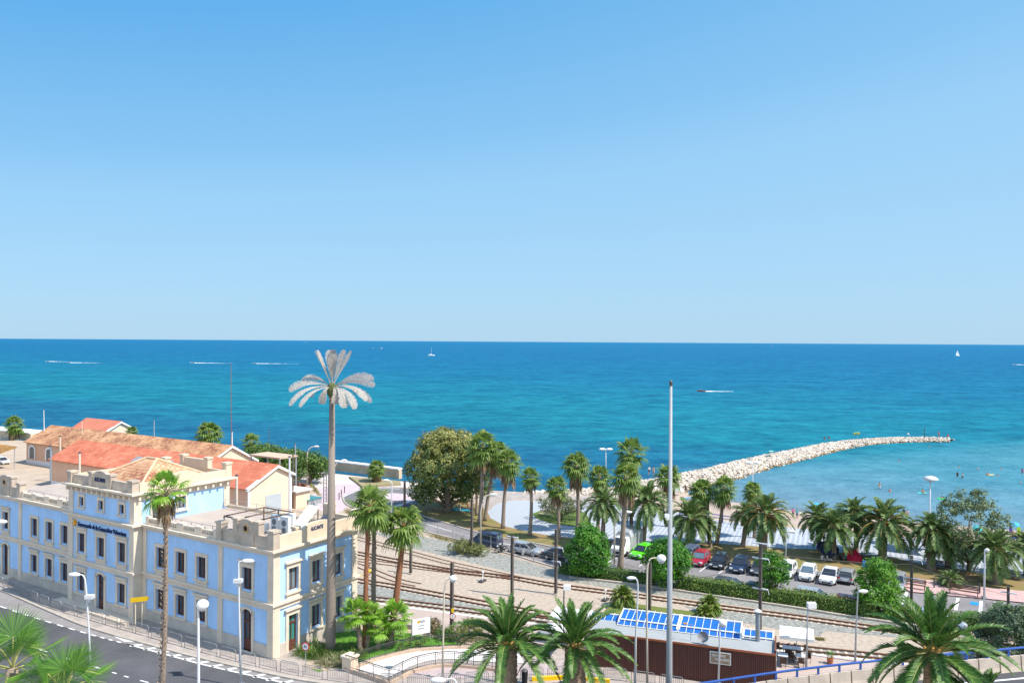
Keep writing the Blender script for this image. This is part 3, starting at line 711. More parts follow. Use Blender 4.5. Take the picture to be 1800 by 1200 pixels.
for z0, z1, o in ((11.45, 11.98, 0.1), (11.982, 12.12, 0.3), (12.122, 12.3, 0.62)):
    tc_.box(P9 - o, 18.27 - o, z0, P9 - 0.002, 29.26 + o, z1); tc_.box(P9, 18.27 - o, z0, 10 + o, 18.268, z1); tc_.box(P9, 29.262, z0, 10 + o, 29.26 + o, z1)
for k in range(13): s_ = 18.4 + k * 0.9; tc_.box(P9 - 0.45, s_ - 0.11, 11.6, P9 - 0.101, s_ + 0.11, 11.978)
for k in range(12): t_ = -0.6 + k * 0.92; tc_.box(t_ - 0.11, 18.27 - 0.45, 11.6, t_ + 0.11, 18.27 - 0.101, 11.978)
tc_.build('bracketed_cornice', W_STONE, ST)
pil = None
def pilaster(mb, axis, plane, inward, a0, a1, z0, z1, o):
    mb = MB(); placer(axis, plane, inward)(mb, a0, a1, -0.004, o, z0, z1); mb.build('pilaster', W_STONE, ST)
for (z0, z1) in ((0, 4.148), (4.752, 8.748)):
    for a0, a1 in ((-0.11, 0.62), (6.45, 7.05), (17.55, 18.2), (29.4, 30.0), (40.45, 41.05), (46.8, 47.4)):
        pilaster(pil, 'y', 0, 1, a0, a1, z0, z1, 0.11 if z0 else 0.13)
    for a0, a1 in ((18.15, 18.9), (28.6, 29.38)): pilaster(pil, 'y', P9, 1, a0, a1, z0, z1, 0.12 if z0 else 0.14)
    pilaster(pil, 'x', 18.27, 1, P9 + 0.001, P9 + 0.75, z0, z1, 0.121)
    for a0, a1 in ((0.0, 0.62), (9.4, 10.1)): pilaster(pil, 'x', 0, 1, a0, a1, z0, z1, 0.111 if z0 else 0.13)
for a0, a1 in ((18.15, 18.9), (28.6, 29.38)): pilaster(pil, 'y', P9, 1, a0, a1, 9.302, 11.448, 0.1)
pilaster(pil, 'x', 18.27, 1, P9 + 0.001, P9 + 0.7, 9.302, 11.448, 0.1); pilaster(pil, 'x', 18.27, 1, 9.3, 10.0, 9.302, 11.448, 0.1)
# parapets
W_WEATH = mat('weathered_parapet', (0.56, 0.46, 0.36), 0.9, 0.0, 0.9, 0.3, col2=(0.36, 0.30, 0.25), bscale=6)
def arc_block(mb, axis, plane0, plane1, c, half, z0, zs, rise, n=10):
    prof = [(c - half, z0)] + [(c - half * math.cos(PI * k / n), zs + rise * math.sin(PI * k / n)) for k in range(n + 1)] + [(c + half, z0)]
    if axis == 'y': mb.extr(prof, 'x', plane0, plane1)
    else: mb.extr(prof, 'y', plane0, plane1)
def pedestal(mb, x, y, z0, z1, w_=0.7):
    mb.box(x - w_ / 2, y - w_ / 2, z0, x + w_ / 2, y + w_ / 2, z1 - 0.2); mb.box(x - w_ / 2 - 0.08, y - w_ / 2 - 0.08, z1 - 0.198, x + w_ / 2 + 0.08, y + w_ / 2 + 0.08, z1)
def end_parapet(s0, s1, sc):
    pa = MB()
    pa.box(-0.15, s0 + 0.72, 9.302, 0.2, sc - 1.02, 10.35); pa.box(-0.15, sc + 1.02, 9.302, 0.2, s1 - 0.72, 10.35)
    arc_block(pa, 'y', -0.2, 0.26, sc, 1.0, 9.302, 11.0, 0.55)
    for s_ in (sc - 1.35, sc + 1.35): pedestal(pa, 0.06, s_, 10.352, 11.5, 0.62)
    pedestal(pa, 0.06, s0 + 0.36, 9.302, 10.95); pedestal(pa, 0.06, s1 - 0.36, 9.302, 10.95)
    pa.build('parapet', W_WEATH, ST)
    oc = MB(); oc.tube([(-0.26, sc, 10.75), (-0.2, sc, 10.75)], 0.36, 16); oc.build('oculus_ring', mat('ochre_ring', (0.55, 0.33, 0.14), 0.8, 0.1), ST)
    oc = MB(); oc.tube([(-0.28, sc, 10.75), (-0.262, sc, 10.75)], 0.24, 16); oc.build('oculus', BLACK, ST)
end_parapet(-0.3, 7.1, 3.25); end_parapet(40.4, 47.7, 43.9)
def low_parapet(s0, s1):
    lo = MB()
    lo.box(-0.15, s0, 9.302, 0.2, s1, 9.5); n = 4; L_ = (s1 - s0) / n
    for k in range(n + 1): y = s0 + k * L_; lo.box(-0.17, max(s0, y - 0.5), 9.502, 0.22, min(s1, y + 0.5), 10.05)
    for k in range(n):
        a, b = s0 + k * L_ + 0.502, s0 + (k + 1) * L_ - 0.502
        lo.box(-0.13, a, 9.78, 0.18, b, 9.93)
        for j in range(5): y = a + (j + 0.5) * (b - a) / 5; lo.box(-0.04, y - 0.07, 9.502, 0.1, y + 0.07, 9.778)
    lo.build('balustrade', W_STONE, ST)
low_parapet(7.12, 17.6); low_parapet(29.9, 40.38)
sp_ = MB()       # parapet of the short sunlit side
sp_.box(0.44, -0.2, 9.302, 3.2, 0.15, 10.4); sp_.box(6.8, -0.2, 9.302, 9.6, 0.15, 10.4)
arc_block(sp_, 'x', -0.2, 0.15, 5.0, 1.8, 9.302, 10.4, 0.45)
pedestal(sp_, 9.98, 0.0, 9.302, 10.95); pedestal(sp_, 2.85, 0.42, 9.302, 10.7, 0.5)
sp_.box(9.8, 0.38, 9.102, 10.15, 18.2, 9.42); pedestal(sp_, 9.98, 3.4, 9.302, 11.2, 0.8)
sp_.box(9.81, 0.4, 9.42, 10.1, 3.0, 10.3)
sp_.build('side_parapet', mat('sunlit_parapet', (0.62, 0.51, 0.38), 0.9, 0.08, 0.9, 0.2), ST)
lettering('ALICANTE', 0.46, DKBLUE, ST, (4.75, -0.225, 10.3), 0, width=1.5, bold=True)
tp = MB()
tp.box(P9 - 0.1, 18.9, 12.302, P9 + 0.25, 22.1, 13.2); tp.box(P9 - 0.1, 25.3, 12.302, P9 + 0.25, 28.7, 13.2)
arc_block(tp, 'y', P9 - 0.15, P9 + 0.3, 23.7, 1.3, 12.302, 13.2, 0.75)
for s_ in (22.1, 25.3): pedestal(tp, P9 + 0.08, s_, 12.302, 13.75, 0.6)
for s_ in (18.55, 29.0): pedestal(tp, P9 + 0.08, s_, 12.302, 13.5, 0.7)
tp.build('tower_parapet', W_WEATH, ST)
t2 = MB()
t2.box(P9 + 0.5, 18.2, 12.302, 3.0, 18.55, 13.15); t2.box(6.2, 18.2, 12.302, 9.6, 18.55, 13.15); arc_block(t2, 'x', 18.2, 18.55, 4.6, 1.6, 12.302, 13.15, 0.55)
pedestal(t2, 9.9, 18.5, 12.302, 13.9, 0.7); t2.box(9.75, 18.9, 12.302, 10.05, 29.2, 13.0); pedestal(t2, 9.9, 29.0, 12.302, 13.6, 0.7)
t2.box(9.7, 21.8, 13.002, 10.1, 25.6, 13.9); pedestal(t2, 9.9, 21.6, 13.002, 14.2, 0.6); pedestal(t2, 9.9, 25.8, 13.002, 14.2, 0.6)
t2.box(P9 + 0.5, 28.95, 12.302, 9.5, 29.3, 13.1)
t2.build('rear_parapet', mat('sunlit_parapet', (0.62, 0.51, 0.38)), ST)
lettering('ALICANTE', 0.55, DKBLUE, ST, (P9 - 0.19, 23.7, 13.05), -PI / 2, width=1.9, bold=True)
lettering('Ferrocarrils de la Generalitat Valenciana', 0.62, DKBLUE, ST, (P9 - 0.06, 23.6, 8.2), -PI / 2, depth=0.04, width=8.2)
em = MB()
for k in range(3):
    a = 2.2 + k * 1.1; em.tube([(P9 - 0.06, 28.3 + 0.16 * math.cos(a), 8.3 + 0.16 * math.sin(a)), (P9 - 0.12, 28.3 + 0.3 * math.cos(a), 8.3 + 0.3 * math.sin(a))], [0.2, 0.14], 8)
em.build('sign_emblem', ORANGE, ST)
rf = MB(); rf.box(0.22, 0.17, 8.9, 9.78, 18.25, 9.1); rf.box(0.22, 29.28, 8.9, 9.78, 47.3, 9.1); rf.box(P9 + 0.3, 18.56, 12.0, 9.7, 28.94, 12.36)
rf.build('roof_terrace', ROOFGREY, ST)
hr = MB(); x0, x1, y0, y1 = 0.2, 9.0, 19.3, 28.2; hr.add([(x0, y0, 12.4), (x1, y0, 12.4), (x1, y1, 12.4), (x0, y1, 12.4), (4.6, 22.9, 14.5), (4.6, 24.6, 14.5)], [(0, 1, 4), (1, 2, 5, 4), (2, 3, 5), (3, 0, 4, 5)])
OLDTILE = tilemat('old_clay_tiles', (0.30, 0.12, 0.07), (0.52, 0.30, 0.17), (0.66, 0.45, 0.28), 0.45, 0.4)
hr.build('hipped_roof', OLDTILE, ST)
ri = MB()
for a, b in (((x0, y0, 12.42), (4.6, 22.9, 14.55)), ((x0, y1, 12.42), (4.6, 24.6, 14.55)), ((x1, y0, 12.42), (4.6, 22.9, 14.55)), ((4.6, 22.9, 14.55), (4.6, 24.6, 14.55))): ri.tube([a, b], 0.12, 6)
ri.build('ridge_tiles', mat('pale_ridge_tile', (0.62, 0.45, 0.30), 0.9, 0.1), ST)
st_ = MB(); st_.box(-1.4, -0.35, 0, -0.12, 0.2, 0.14)
# doorstep terrace in front of the central block
t3 = MB(); t3.box(P9 - 1.3, 17.6, 0, P9 - 0.11, 30.3, 0.35); t3.build('entrance_step', W_STONE, ST); t3 = MB(); t3.box(-1.2, 42, 0, -0.11, 47.4, 0.3); t3.build('entrance_step', W_STONE, ST)
rl = MB()
def rail_run(mb, pts, h=1.0, sp=1.6, r=0.03):
    for a, b in zip(pts[:-1], pts[1:]):
        a, b = Vector(a), Vector(b); n = max(1, round((b - a).length / sp))
        for k in range(n + 1): p = a.lerp(b, k / n); mb.tube([p, p + Vector((0, 0, h))], r, 5)
        for hh in (h, h * 0.55): mb.tube([a + Vector((0, 0, hh)), b + Vector((0, 0, hh))], r * 0.8, 5)
for a_, b_ in (((0.6, 7.2, 9.1), (0.6, 17.8, 9.1)), ((0.6, 29.6, 9.1), (0.6, 40.2, 9.1)), ((9.3, 3.2, 9.1), (9.3, 18, 9.1)), ((9.3, 29.6, 9.1), (9.3, 46, 9.1))):
    rl = MB(); rail_run(rl, [a_, b_]); rl.build('roof_railing', GREYMET, ST)
yl = MB(); yl.tube([(10.1, -0.12, 4.6), (10.6, -0.5, 4.7), (10.9, -0.6, 4.9)], 0.04, 6); yl.tube([(10.6, -0.5, 4.9), (11.2, -0.8, 5.0)], 0.17, 8); yl.build('wall_lamp', YELLOW, ST)

# ---- things on the roof terraces
def ac_unit(loc, label, tall=True):
    t = thing('air_conditioner', label, 'air conditioner', loc, ANG, 'air conditioning units on the station roof')
    h = 1.75 if tall else 0.85
    b = MB(); b.box(-0.2, -0.5, 0.12, 0.2, 0.5, h); b.build('casing', WHITE, t)
    ft = MB(); ft.box(-0.22, -0.47, 0, 0.22, 0.47, 0.119); ft.build('base_frame', DKMET, t)
    for z in ((0.48, 1.15) if tall else (0.42,)):
        f = MB()
        f.tube([(-0.215, 0.05, z), (-0.202, 0.05, z)], 0.29, 14); f.build('fan_grille', mat('fan_grey', (0.20, 0.21, 0.23), 0.6, 0.2, 20), t)
for k, (t_, s_, tall, lab) in enumerate(((4.6, 4.9, True, 'tall white twin fan unit, left of the front pair'), (4.6, 3.6, True, 'tall white twin fan unit, right of the front pair'), (5.8, 4.3, True, 'tall white twin fan unit behind the front pair'), (4.4, 6.3, False, 'small single fan unit at the left end of the white units'))):
    ac_unit(fs(t_, s_, 9.1), lab, tall)
pt = thing('roof_frame', 'empty rusty steel pergola frame on the station roof', 'metal frame', fs(3.9, 6.4, 9.1), ANG)
fr = MB()
for x in (-2.3, 2.3):
    for y in (-2.0, 0, 2.0): fr.tube([(x, y, 0), (x, y, 1.75)], 0.06, 6)
    fr.tube([(x, -2.0, 1.75), (x, 2.0, 1.75)], 0.07, 6)
for y in (-2.0, 0, 2.0): fr.tube([(-2.3, y, 1.75), (2.3, y, 1.75)], 0.06, 6)
fr.build('steel_bars', mat('rusted_steel', (0.14, 0.09, 0.07), 0.8, 0.3, 6), pt)
pn = thing('tilted_panel', 'large white panel tilted on struts on the station roof', 'roof panel', fs(7.6, 4.2, 9.1), ANG)
b = MB(); b.cbox((0, 0, 1.1), (2.8, 1.4, 0.1), Matrix.Rotation(math.radians(-38), 3, 'Y')); b.build('panel', WHITEFAB, pn)
b = MB()
for y in (-0.6, 0.6): b.tube([(1.0, y, 0), (1.0, y, 1.85)], 0.05, 6); b.tube([(-0.9, y, 0), (-0.9, y, 0.4)], 0.05, 6); b.tube([(-0.9, y, 0.1), (1.0, y, 0.1)], 0.05, 6)
b.build('struts', DKMET, pn)
sp = thing('solar_panel', 'dark solar collector leaning behind the lettered side parapet', 'solar panel', fs(7.9, 2.2, 9.1), ANG)
b = MB(); b.cbox((0, 0, 0.75), (1.9, 1.3, 0.08), Matrix.Rotation(math.radians(-35), 3, 'Y')); b.build('collector', mat('collector_glass', (0.08, 0.085, 0.10), 0.2, 0.2), sp)
b = MB()
for y in (-0.5, 0.5): b.tube([(0.7, y, 0), (0.7, y, 1.2)], 0.04, 6)
b.build('struts', DKMET, sp)
hu = thing('roof_hut', 'low grey plant room on the left roof terrace beside the central block', 'plant room', fs(4.4, 31.6, 9.1), ANG)
b = MB(); b.box(-1.8, -1.9, 0, 1.8, 1.9, 1.5); b.build('hut_wall', mat('hut_concrete', (0.33, 0.30, 0.28), 0.9, 0.15, 1), hu)
b = MB(); b.box(-2.2, -2.3, 1.501, 2.2, 2.3, 1.65); b.build('hut_roof', mat('hut_roof_grey', (0.44, 0.42, 0.40), 0.9, 0.08), hu)
lv = thing('louvred_unit', 'white ventilation box with a green grille on the plant room roof', 'ventilation unit', fs(4.2, 33.2, 10.75), ANG)
b = MB(); b.box(-0.5, -0.8, 0, 0.5, 0.8, 1.3); b.build('casing', WHITE, lv)
b = MB(); b.box(-0.53, -0.62, 0.25, -0.502, 0.55, 1.1); b.build('grille', mat('green_grille', (0.10, 0.20, 0.14), 0.6, 0.3, 12), lv)

# ---- warehouses behind the station (local x = t, y = s)
REDTILE = tilemat('new_clay_tiles', (0.45, 0.13, 0.075), (0.56, 0.175, 0.10), (0.64, 0.25, 0.15), 0.9, 0.62)
def gable_house(label, base, L_, wd, ze, zr, xr, ze2, roofm, wallm_, over=0.45, wins=(), door=None, endw=None):
    t = thing('warehouse', label, 'warehouse', base, ANG)
    b = MB(); b.extr([(0, 0), (wd, 0), (wd, ze2), (xr, zr - 0.15), (0, ze)], 'y', 0, L_); wallo = b.build('wall', wallm_, t)
    if endw:
        b = MB(); b.extr([(0.35, 0.0), (wd - 0.35, 0.0), (wd - 0.35, ze2 - 0.25), (xr, zr - 0.5), (0.35, ze - 0.25)], 'y', -0.03, -0.002); b.build('gable_render', endw, t)
        b = MB(); b.box(-0.05, -0.12, 0, 0.34, -0.002, ze); b.box(wd - 0.34, -0.12, 0, wd + 0.05, -0.002, ze2)
        for (xa, za), (xb, zb) in (((-over, ze - 0.12 * over), (xr, zr)), ((xr, zr), (wd + over, ze2 - 0.12 * over))):
            b.add([(xa, -over - 0.05, za - 0.32), (xb, -over - 0.05, zb - 0.3), (xb, -over - 0.05, zb + 0.05), (xa, -over - 0.05, za + 0.05), (xa, -0.005, za - 0.32), (xb, -0.005, zb - 0.3), (xb, -0.005, zb + 0.05), (xa, -0.005, za + 0.05)],
                  [(0, 1, 2, 3), (7, 6, 5, 4), (0, 4, 5, 1), (3, 2, 6, 7), (0, 3, 7, 4), (1, 5, 6, 2)])
        b.build('gable_trim', WHITE, t)
    b = MB(); k1 = (zr - ze) / xr; k2 = (zr - ze2) / (wd - xr); th = 0.14
    prof = [(-over, ze - k1 * over + 0.02), (xr, zr + 0.02), (wd + over, ze2 - k2 * over + 0.02), (wd + over, ze2 - k2 * over + 0.02 + th), (xr, zr + 0.02 + th), (-over, ze - k1 * over + 0.02 + th)]
    b.extr(prof, 'y', -over, L_ + over); rfo = b.build('roof', roofm, t)
    b = MB(); b.box(-0.06, -0.02, 0, -0.002, L_, 1.0); b.build('plinth', mat('white_plinth', (0.66, 0.62, 0.62), 0.9, 0.08), t)
    if endw is None:
        b = MB()
        for y in (L_ - 0.5, L_ + 0.02): pass
        b.box(-0.07, L_ - 0.5, 1.0, -0.003, L_ + 0.03, ze - 0.1); b.build('quoin', WHITE, t)
    for y in wins:
        f = MB(); f.box(-0.14, y - 1.35, 1.3, -0.07, y - 1.0, 3.2); f.box(-0.14, y + 1.0, 1.3, -0.07, y + 1.35, 3.2)
        prof = [(y + 1.35 * math.cos(a), 3.2 + 0.95 * math.sin(a)) for a in [PI * k / 8 for k in range(9)]] + [(y + 1.0 * math.cos(a), 3.2 + 0.6 * math.sin(a)) for a in [PI * (8 - k) / 8 for k in range(9)]]
        f.extr(prof, 'x', -0.14, -0.07); wo = f.build('window', WHITE, t)
        pn_ = MB(); prof = [(y - 1, 1.3), (y + 1, 1.3)] + [(y + 1.0 * math.cos(PI * k / 8), 3.2 + 0.6 * math.sin(PI * k / 8)) for k in range(9)]
        pn_.extr(prof, 'x', -0.09, -0.01); pn_.build('pane', mat('dusty_glass', (0.14, 0.13, 0.13), 0.4, 0.2), wo)
    return t
w2 = gable_house('long warehouse with a bright red tiled roof and pale gable, just behind the station', Vector((-39, 118, 0)), 53.5, 8.4, 5.0, 7.75, 5.4, 6.1, REDTILE, W_SALMON, endw=W_CREAM)
b = MB(); b.box(3.3, -0.1, 0, 6.3, -0.035, 3.4); b.build('shutter_door', mat('grey_shutter', (0.40, 0.44, 0.48), 0.7, 0.06), w2)
for y in (30.5, 22.0):
    b = MB(); ka = (7.75 - 5.0) / 5.4; p0, p1 = 1.8, 3.2
    b.add([(p0, y, 5 + ka * p0 + 0.2), (p0, y + 1.6, 5 + ka * p0 + 0.2), (p1, y + 1.6, 5 + ka * p1 + 0.2), (p1, y, 5 + ka * p1 + 0.2), (p0, y, 5 + ka * p0 + 0.1), (p0, y + 1.6, 5 + ka * p0 + 0.1), (p1, y + 1.6, 5 + ka * p1 + 0.1), (p1, y, 5 + ka * p1 + 0.1)], [(0, 1, 2, 3), (7, 6, 5, 4), (0, 4, 5, 1), (1, 5, 6, 2), (2, 6, 7, 3), (3, 7, 4, 0)]); b.build('skylight', mat('skylight_grey', (0.30, 0.27, 0.27), 0.4, 0.15), w2)
o1 = Vector((-39, 118, 0)) + DV * 11.4 + EV * 24.9
gable_house('long warehouse with weathered orange tiles behind the bright red roof', o1, 59.9, 11.0, 4.75, 7.65, 5.5, 4.4, tilemat('weathered_clay_tiles', (0.26, 0.11, 0.065), (0.50, 0.265, 0.14), (0.64, 0.40, 0.23), 0.5, 0.45), W_SALMON, wins=(57.5, 50.8, 44), endw=W_CREAM)
p3 = at(222, 752, 197); p3.z = 0
gable_house('small far building with a plain red roof by the sea behind the warehouses', p3 + EV * 8.5, 15, 7.5, 3.6, 5.8, 3.75, 3.6, tilemat('flat_red_tiles', (0.50, 0.16, 0.10), (0.56, 0.19, 0.12), (0.62, 0.24, 0.15), 0.5, 0.4), W_CREAM, endw=W_CREAM)

# ---- small sheds at the end of the yard
cn = thing('platform_canopy', 'flat tan canopy slab on slim posts beside the red roofed warehouse', 'canopy', g(500, 876), ANG)
b = MB(); b.box(-2.0, -1.0, 7.0, 2.0, 6.6, 7.25); b.build('canopy_roof', mat('tan_canopy', (0.52, 0.38, 0.28), 0.9, 0.08), cn)
b = MB()
for x, y in ((-1.8, -0.8), (1.8, -0.8), (-1.8, 6.3), (1.8, 6.3)): b = MB(); b.tube([(x, y, 0), (x, y, 6.99)], 0.13, 6); b.build('post', GREYMET, cn)
sh = thing('yard_cabin', 'small white flat roofed cabin beside the end of the warehouse', 'cabin', g(520, 889), ANG)
b = MB(); b.box(-1.5, -1.6, 0, 1.5, 1.6, 2.6); b.build('wall', W_CREAM, sh)
b = MB(); b.box(-1.9, -2.0, 2.601, 1.9, 2.4, 2.8); b.build('roof', PLAZA, sh)
b = MB(); b.box(-1.53, 0.2, 0, -1.502, 1.3, 2.1); b.build('door', mat('lilac_door', (0.30, 0.25, 0.26), 0.8, 0.1), sh)
tp_ = thing('covered_skip', 'low container under a turquoise cover beside the yard cabin', 'container', g(537, 884), ANG)
b = MB(); b.box(-1.5, -2.2, 0, 1.5, 2.2, 0.9); b.build('bin', GREYMET, tp_)
b = MB(); b.box(-1.6, -2.3, 0.901, 1.6, 2.3, 1.0); b.build('cover', mat('turquoise_sheet', (0.06, 0.22, 0.24), 0.6, 0.2, 1), tp_)
for k, (u, v) in enumerate(((521, 862), (531, 862))):
    bs = thing('buffer_stop', 'rusty buffer stop, the %s of the pair below the trees' % ('left' if k == 0 else 'right'), 'buffer stop', g(u, v), ANG)
    b = MB(); b.box(-0.25, -0.9, 0.8, 0.25, 0.9, 1.3); b.build('buffer_beam', RAILM, bs)
    b = MB(); b.tube([(0, -0.6, 0), (0, -0.6, 0.799)], 0.1, 6); b.tube([(0, 0.6, 0), (0, 0.6, 0.799)], 0.1, 6); b.build('posts', RAILM, bs)
track('pair of rails below the buffer stops leading to the cabin', [(526, 861), (540, 872), (556, 884)], buried=True)

# ---- yard roof with yellow tiles at the far left edge
ps = thing('yellow_canopy', 'tilted yellow tiled canopy on posts at the left edge', 'canopy', g(-6, 824), ANG)
b = MB(); b.add([(-2.5, -3, 3.2), (2.5, -3, 4.6), (2.5, 6, 4.6), (-2.5, 6, 3.2), (-2.5, -3, 3.0), (2.5, -3, 4.4), (2.5, 6, 4.4), (-2.5, 6, 3.0)], [(0, 1, 2, 3), (7, 6, 5, 4), (0, 4, 5, 1), (1, 5, 6, 2), (2, 6, 7, 3), (3, 7, 4, 0)])
b.build('canopy_roof', tilemat('yellow_tiles', (0.24, 0.12, 0.05), (0.36, 0.20, 0.06), (0.60, 0.38, 0.08), 0.5, 0.4), ps)
b = MB()
for x, y, z in ((-2.2, -2.6, 3.0), (2.2, -2.6, 4.3), (-2.2, 5.5, 3.0), (2.2, 5.5, 4.3)): b = MB(); b.tube([(x, y, 0), (x, y, z)], 0.09, 6); b.build('post', GREYMET, ps)

# ---- café kiosk
K0 = g(1036, 1171.5); K1 = g(1361, 1217)
kd = (K1 - K0); KL = kd.length; kx = kd.normalized(); KANG = math.atan2(kx.y, kx.x)
KZ = 3.0
KI = thing('cafe_kiosk', 'brown slatted cafe kiosk with a flat pale roof and blue glazed canopy', 'kiosk', K0, KANG)
BRN = mat('brown_slats', (0.12, 0.05, 0.038), 0.7, 0.25, 1.2, streak=(1, 1, 0.15))
b = MB(); b.box(0, 0, 0, KL, 3.2, KZ - 0.12)
b.build('wall', BRN, KI)
b = MB(); x = 0.06
while x < KL - 0.1:
    b.box(x, -0.06, 0.15, x + 0.07, -0.002, KZ - (0.12 if int(x * 2) % 5 else 0.5)); x += 0.145
b.build('slat_cladding', mat('slat_face', (0.165, 0.07, 0.055), 0.65, 0.2, 2, streak=(4, 1, 0.1)), KI)
b = MB(); b.box(-0.1, -0.12, 0, KL, -0.061, 0.13); b.build('base_rail', GREYMET, KI)
b = MB(); b.box(-0.05, -0.1, KZ - 0.118, KL + 0.1, 3.0, KZ); b.build('roof', mat('pale_roof_felt', (0.31, 0.325, 0.325), 0.9, 0.06, 0.8), KI)
b = MB(); b.box(-0.06, -0.16, KZ - 0.11, KL + 0.1, -0.101, KZ + 0.05); b.build('fascia', mat('rust_fascia', (0.42, 0.13, 0.06), 0.7, 0.1), KI)
b = MB(); b.box(KL + 0.004, -0.05, 0, KL + 0.12, 3.25, KZ + 0.3); b.build('side_wall', mat('side_wall_brown', (0.16, 0.065, 0.04), 0.8, 0.2, 1), KI)
b = MB(); b.box(KL + 0.122, 0.4, 0.2, KL + 0.14, 2.4, 2.3); b.build('side_poster', mat('faded_poster', (0.55, 0.50, 0.44), 0.7, 0.3, 1.4, col2=(0.30, 0.42, 0.48)), KI)
GLB = mat('blue_canopy_sheet', (0.01, 0.115, 0.40), 0.5, 0.08, 0.7, spec=0.5)
def canopy(x0, x1, ybk, zf, zb, zd, n, yf=2.75, drop=True):
    s_ = MB(); s_.add([(x0, yf, zf), (x1, yf, zf), (x1, ybk, zb), (x0, ybk, zb), (x0, yf, zf - 0.03), (x1, yf, zf - 0.03), (x1, ybk, zb - 0.03), (x0, ybk, zb - 0.03)], [(0, 1, 2, 3), (7, 6, 5, 4), (0, 4, 5, 1), (1, 5, 6, 2), (2, 6, 7, 3), (3, 7, 4, 0)])
    if drop: s_.add([(x0, yf - 0.62, zf - 0.24), (x1, yf - 0.62, zf - 0.24), (x1, yf - 0.03, zf - 0.02), (x0, yf - 0.03, zf - 0.02), (x0, yf - 0.62, zf - 0.27), (x1, yf - 0.62, zf - 0.27), (x1, yf - 0.03, zf - 0.05), (x0, yf - 0.03, zf - 0.05)], [(0, 1, 2, 3), (7, 6, 5, 4), (0, 4, 5, 1), (1, 5, 6, 2), (2, 6, 7, 3), (3, 7, 4, 0)])
    s_.build('canopy_sheet', GLB, KI)
    r = MB()
    for k in range(n + 1):
        x = x0 + (x1 - x0) * k / n
        r.tube([(x, yf - 0.66, zf - 0.24), (x, yf - 0.03, zf + 0.03), (x, ybk + 0.35, zb + 0.06)] if drop else [(x, yf - 0.1, zf), (x, ybk + 0.35, zb + 0.06)], 0.024, 5)
    r.tube([(x0, yf - 0.05, zf + 0.06), (x1, yf - 0.05, zf + 0.06)], 0.06, 6); r.tube([(x0, ybk, zb + 0.07), (x1, ybk, zb + 0.07)], 0.05, 6)
    if drop: r.tube([(x0, yf - 0.64, zf - 0.24), (x1, yf - 0.64, zf - 0.24)], 0.035, 5)
    for x in (x0 + 0.05, x1 - 0.05): r.tube([(x, ybk, 0.0), (x, ybk, zb)], 0.05, 6); r.tube([(x, yf - 0.43, zf - 0.1), (x, ybk, zb + 0.06)], 0.06, 6)
    r.build('canopy_frame', WHITE, KI)
canopy(-0.9, 1.8, 4.6, 2.75, 2.95, 0, 4, yf=3.35, drop=False)
canopy(1.9, 6.9, 4.75, 3.3, 3.5, 0, 9); canopy(7.0, 12.0, 4.75, 3.3, 3.5, 0, 8)
canopy(12.1, KL - 0.1, 4.3, 3.05, 3.15, 0, 4, yf=2.9)
b = MB(); b.tube([(13.3, 2.4, KZ), (13.3, 2.4, KZ + 2.3)], 0.19, 12); b.build('flue', mat('blue_grey_flue', (0.24, 0.27, 0.29), 0.5, 0.12, 2), KI)
b = MB(); b.lathe([(0.0, 2.62), (0.33, 2.42), (0.33, 2.38), (0.0, 2.38)], (13.3, 2.4, KZ), 12); b.build('flue_cap', LAMPW, KI)
dn = thing('satellite_dish', 'round grey satellite dish on the kiosk roof edge', 'satellite dish', K0 + kx * 9.3 + Vector((0, 0.3, KZ)), KANG)
b = MB(); b.lathe([(0.02, 0.0), (0.25, 0.04), (0.42, 0.14), (0.42, 0.17), (0.25, 0.07), (0.02, 0.03)], n=18); dish = b.build('reflector', mat('dish_grey', (0.24, 0.24, 0.25), 0.5, 0.1), dn); dish.rotation_euler = (math.radians(70), 0, 0); dish.location = (0, 0, 0.55)
b = MB(); b.tube([(0, 0.05, 0), (0, 0.05, 0.6)], 0.03, 6); b.tube([(0, -0.05, 0.35), (0, -0.45, 0.55)], 0.015, 5); b.build('mast', DKMET, dn)
an = thing('roof_aerial', 'thin aerial with an orange tip beside the satellite dish', 'aerial', K0 + kx * 8.4 + Vector((0, 0.6, KZ)), KANG)
b = MB(); b.tube([(0, 0, 0), (0, 0, 1.4)], 0.025, 5); b.tube([(-0.5, 0, 1.35), (0.2, 0, 1.3)], 0.02, 5); b.build('mast', GREYMET, an)
b = MB(); b.box(-0.6, -0.05, 1.3, -0.3, 0.05, 1.4); b.build('aerial_tip', ORANGE, an)
sg = thing('kiosk_sign', 'framed tan name board hanging on the kiosk slats', 'sign', K0 + kx * 9.75 + Vector((0, 0, 1.72)) + Vector((kx.y, -kx.x, 0)) * 0.14, KANG)
b = MB(); b.box(0, -0.03, 0, 1.62, 0.03, 0.95); b.build('board_frame', WHITE, sg)
b = MB(); b.box(0.07, -0.045, 0.07, 1.55, -0.032, 0.88); b.build('board', mat('sign_tan', (0.35, 0.25, 0.17), 0.7, 0.3, 2), sg)
lettering('TENTORINO', 0.24, WHITE, sg, (0.68, -0.055, 0.66), 0, depth=0.006, width=1.05, bold=True)
lettering('FABALLERO', 0.24, WHITE, sg, (0.95, -0.055, 0.38), 0, depth=0.006, width=1.05, bold=True)

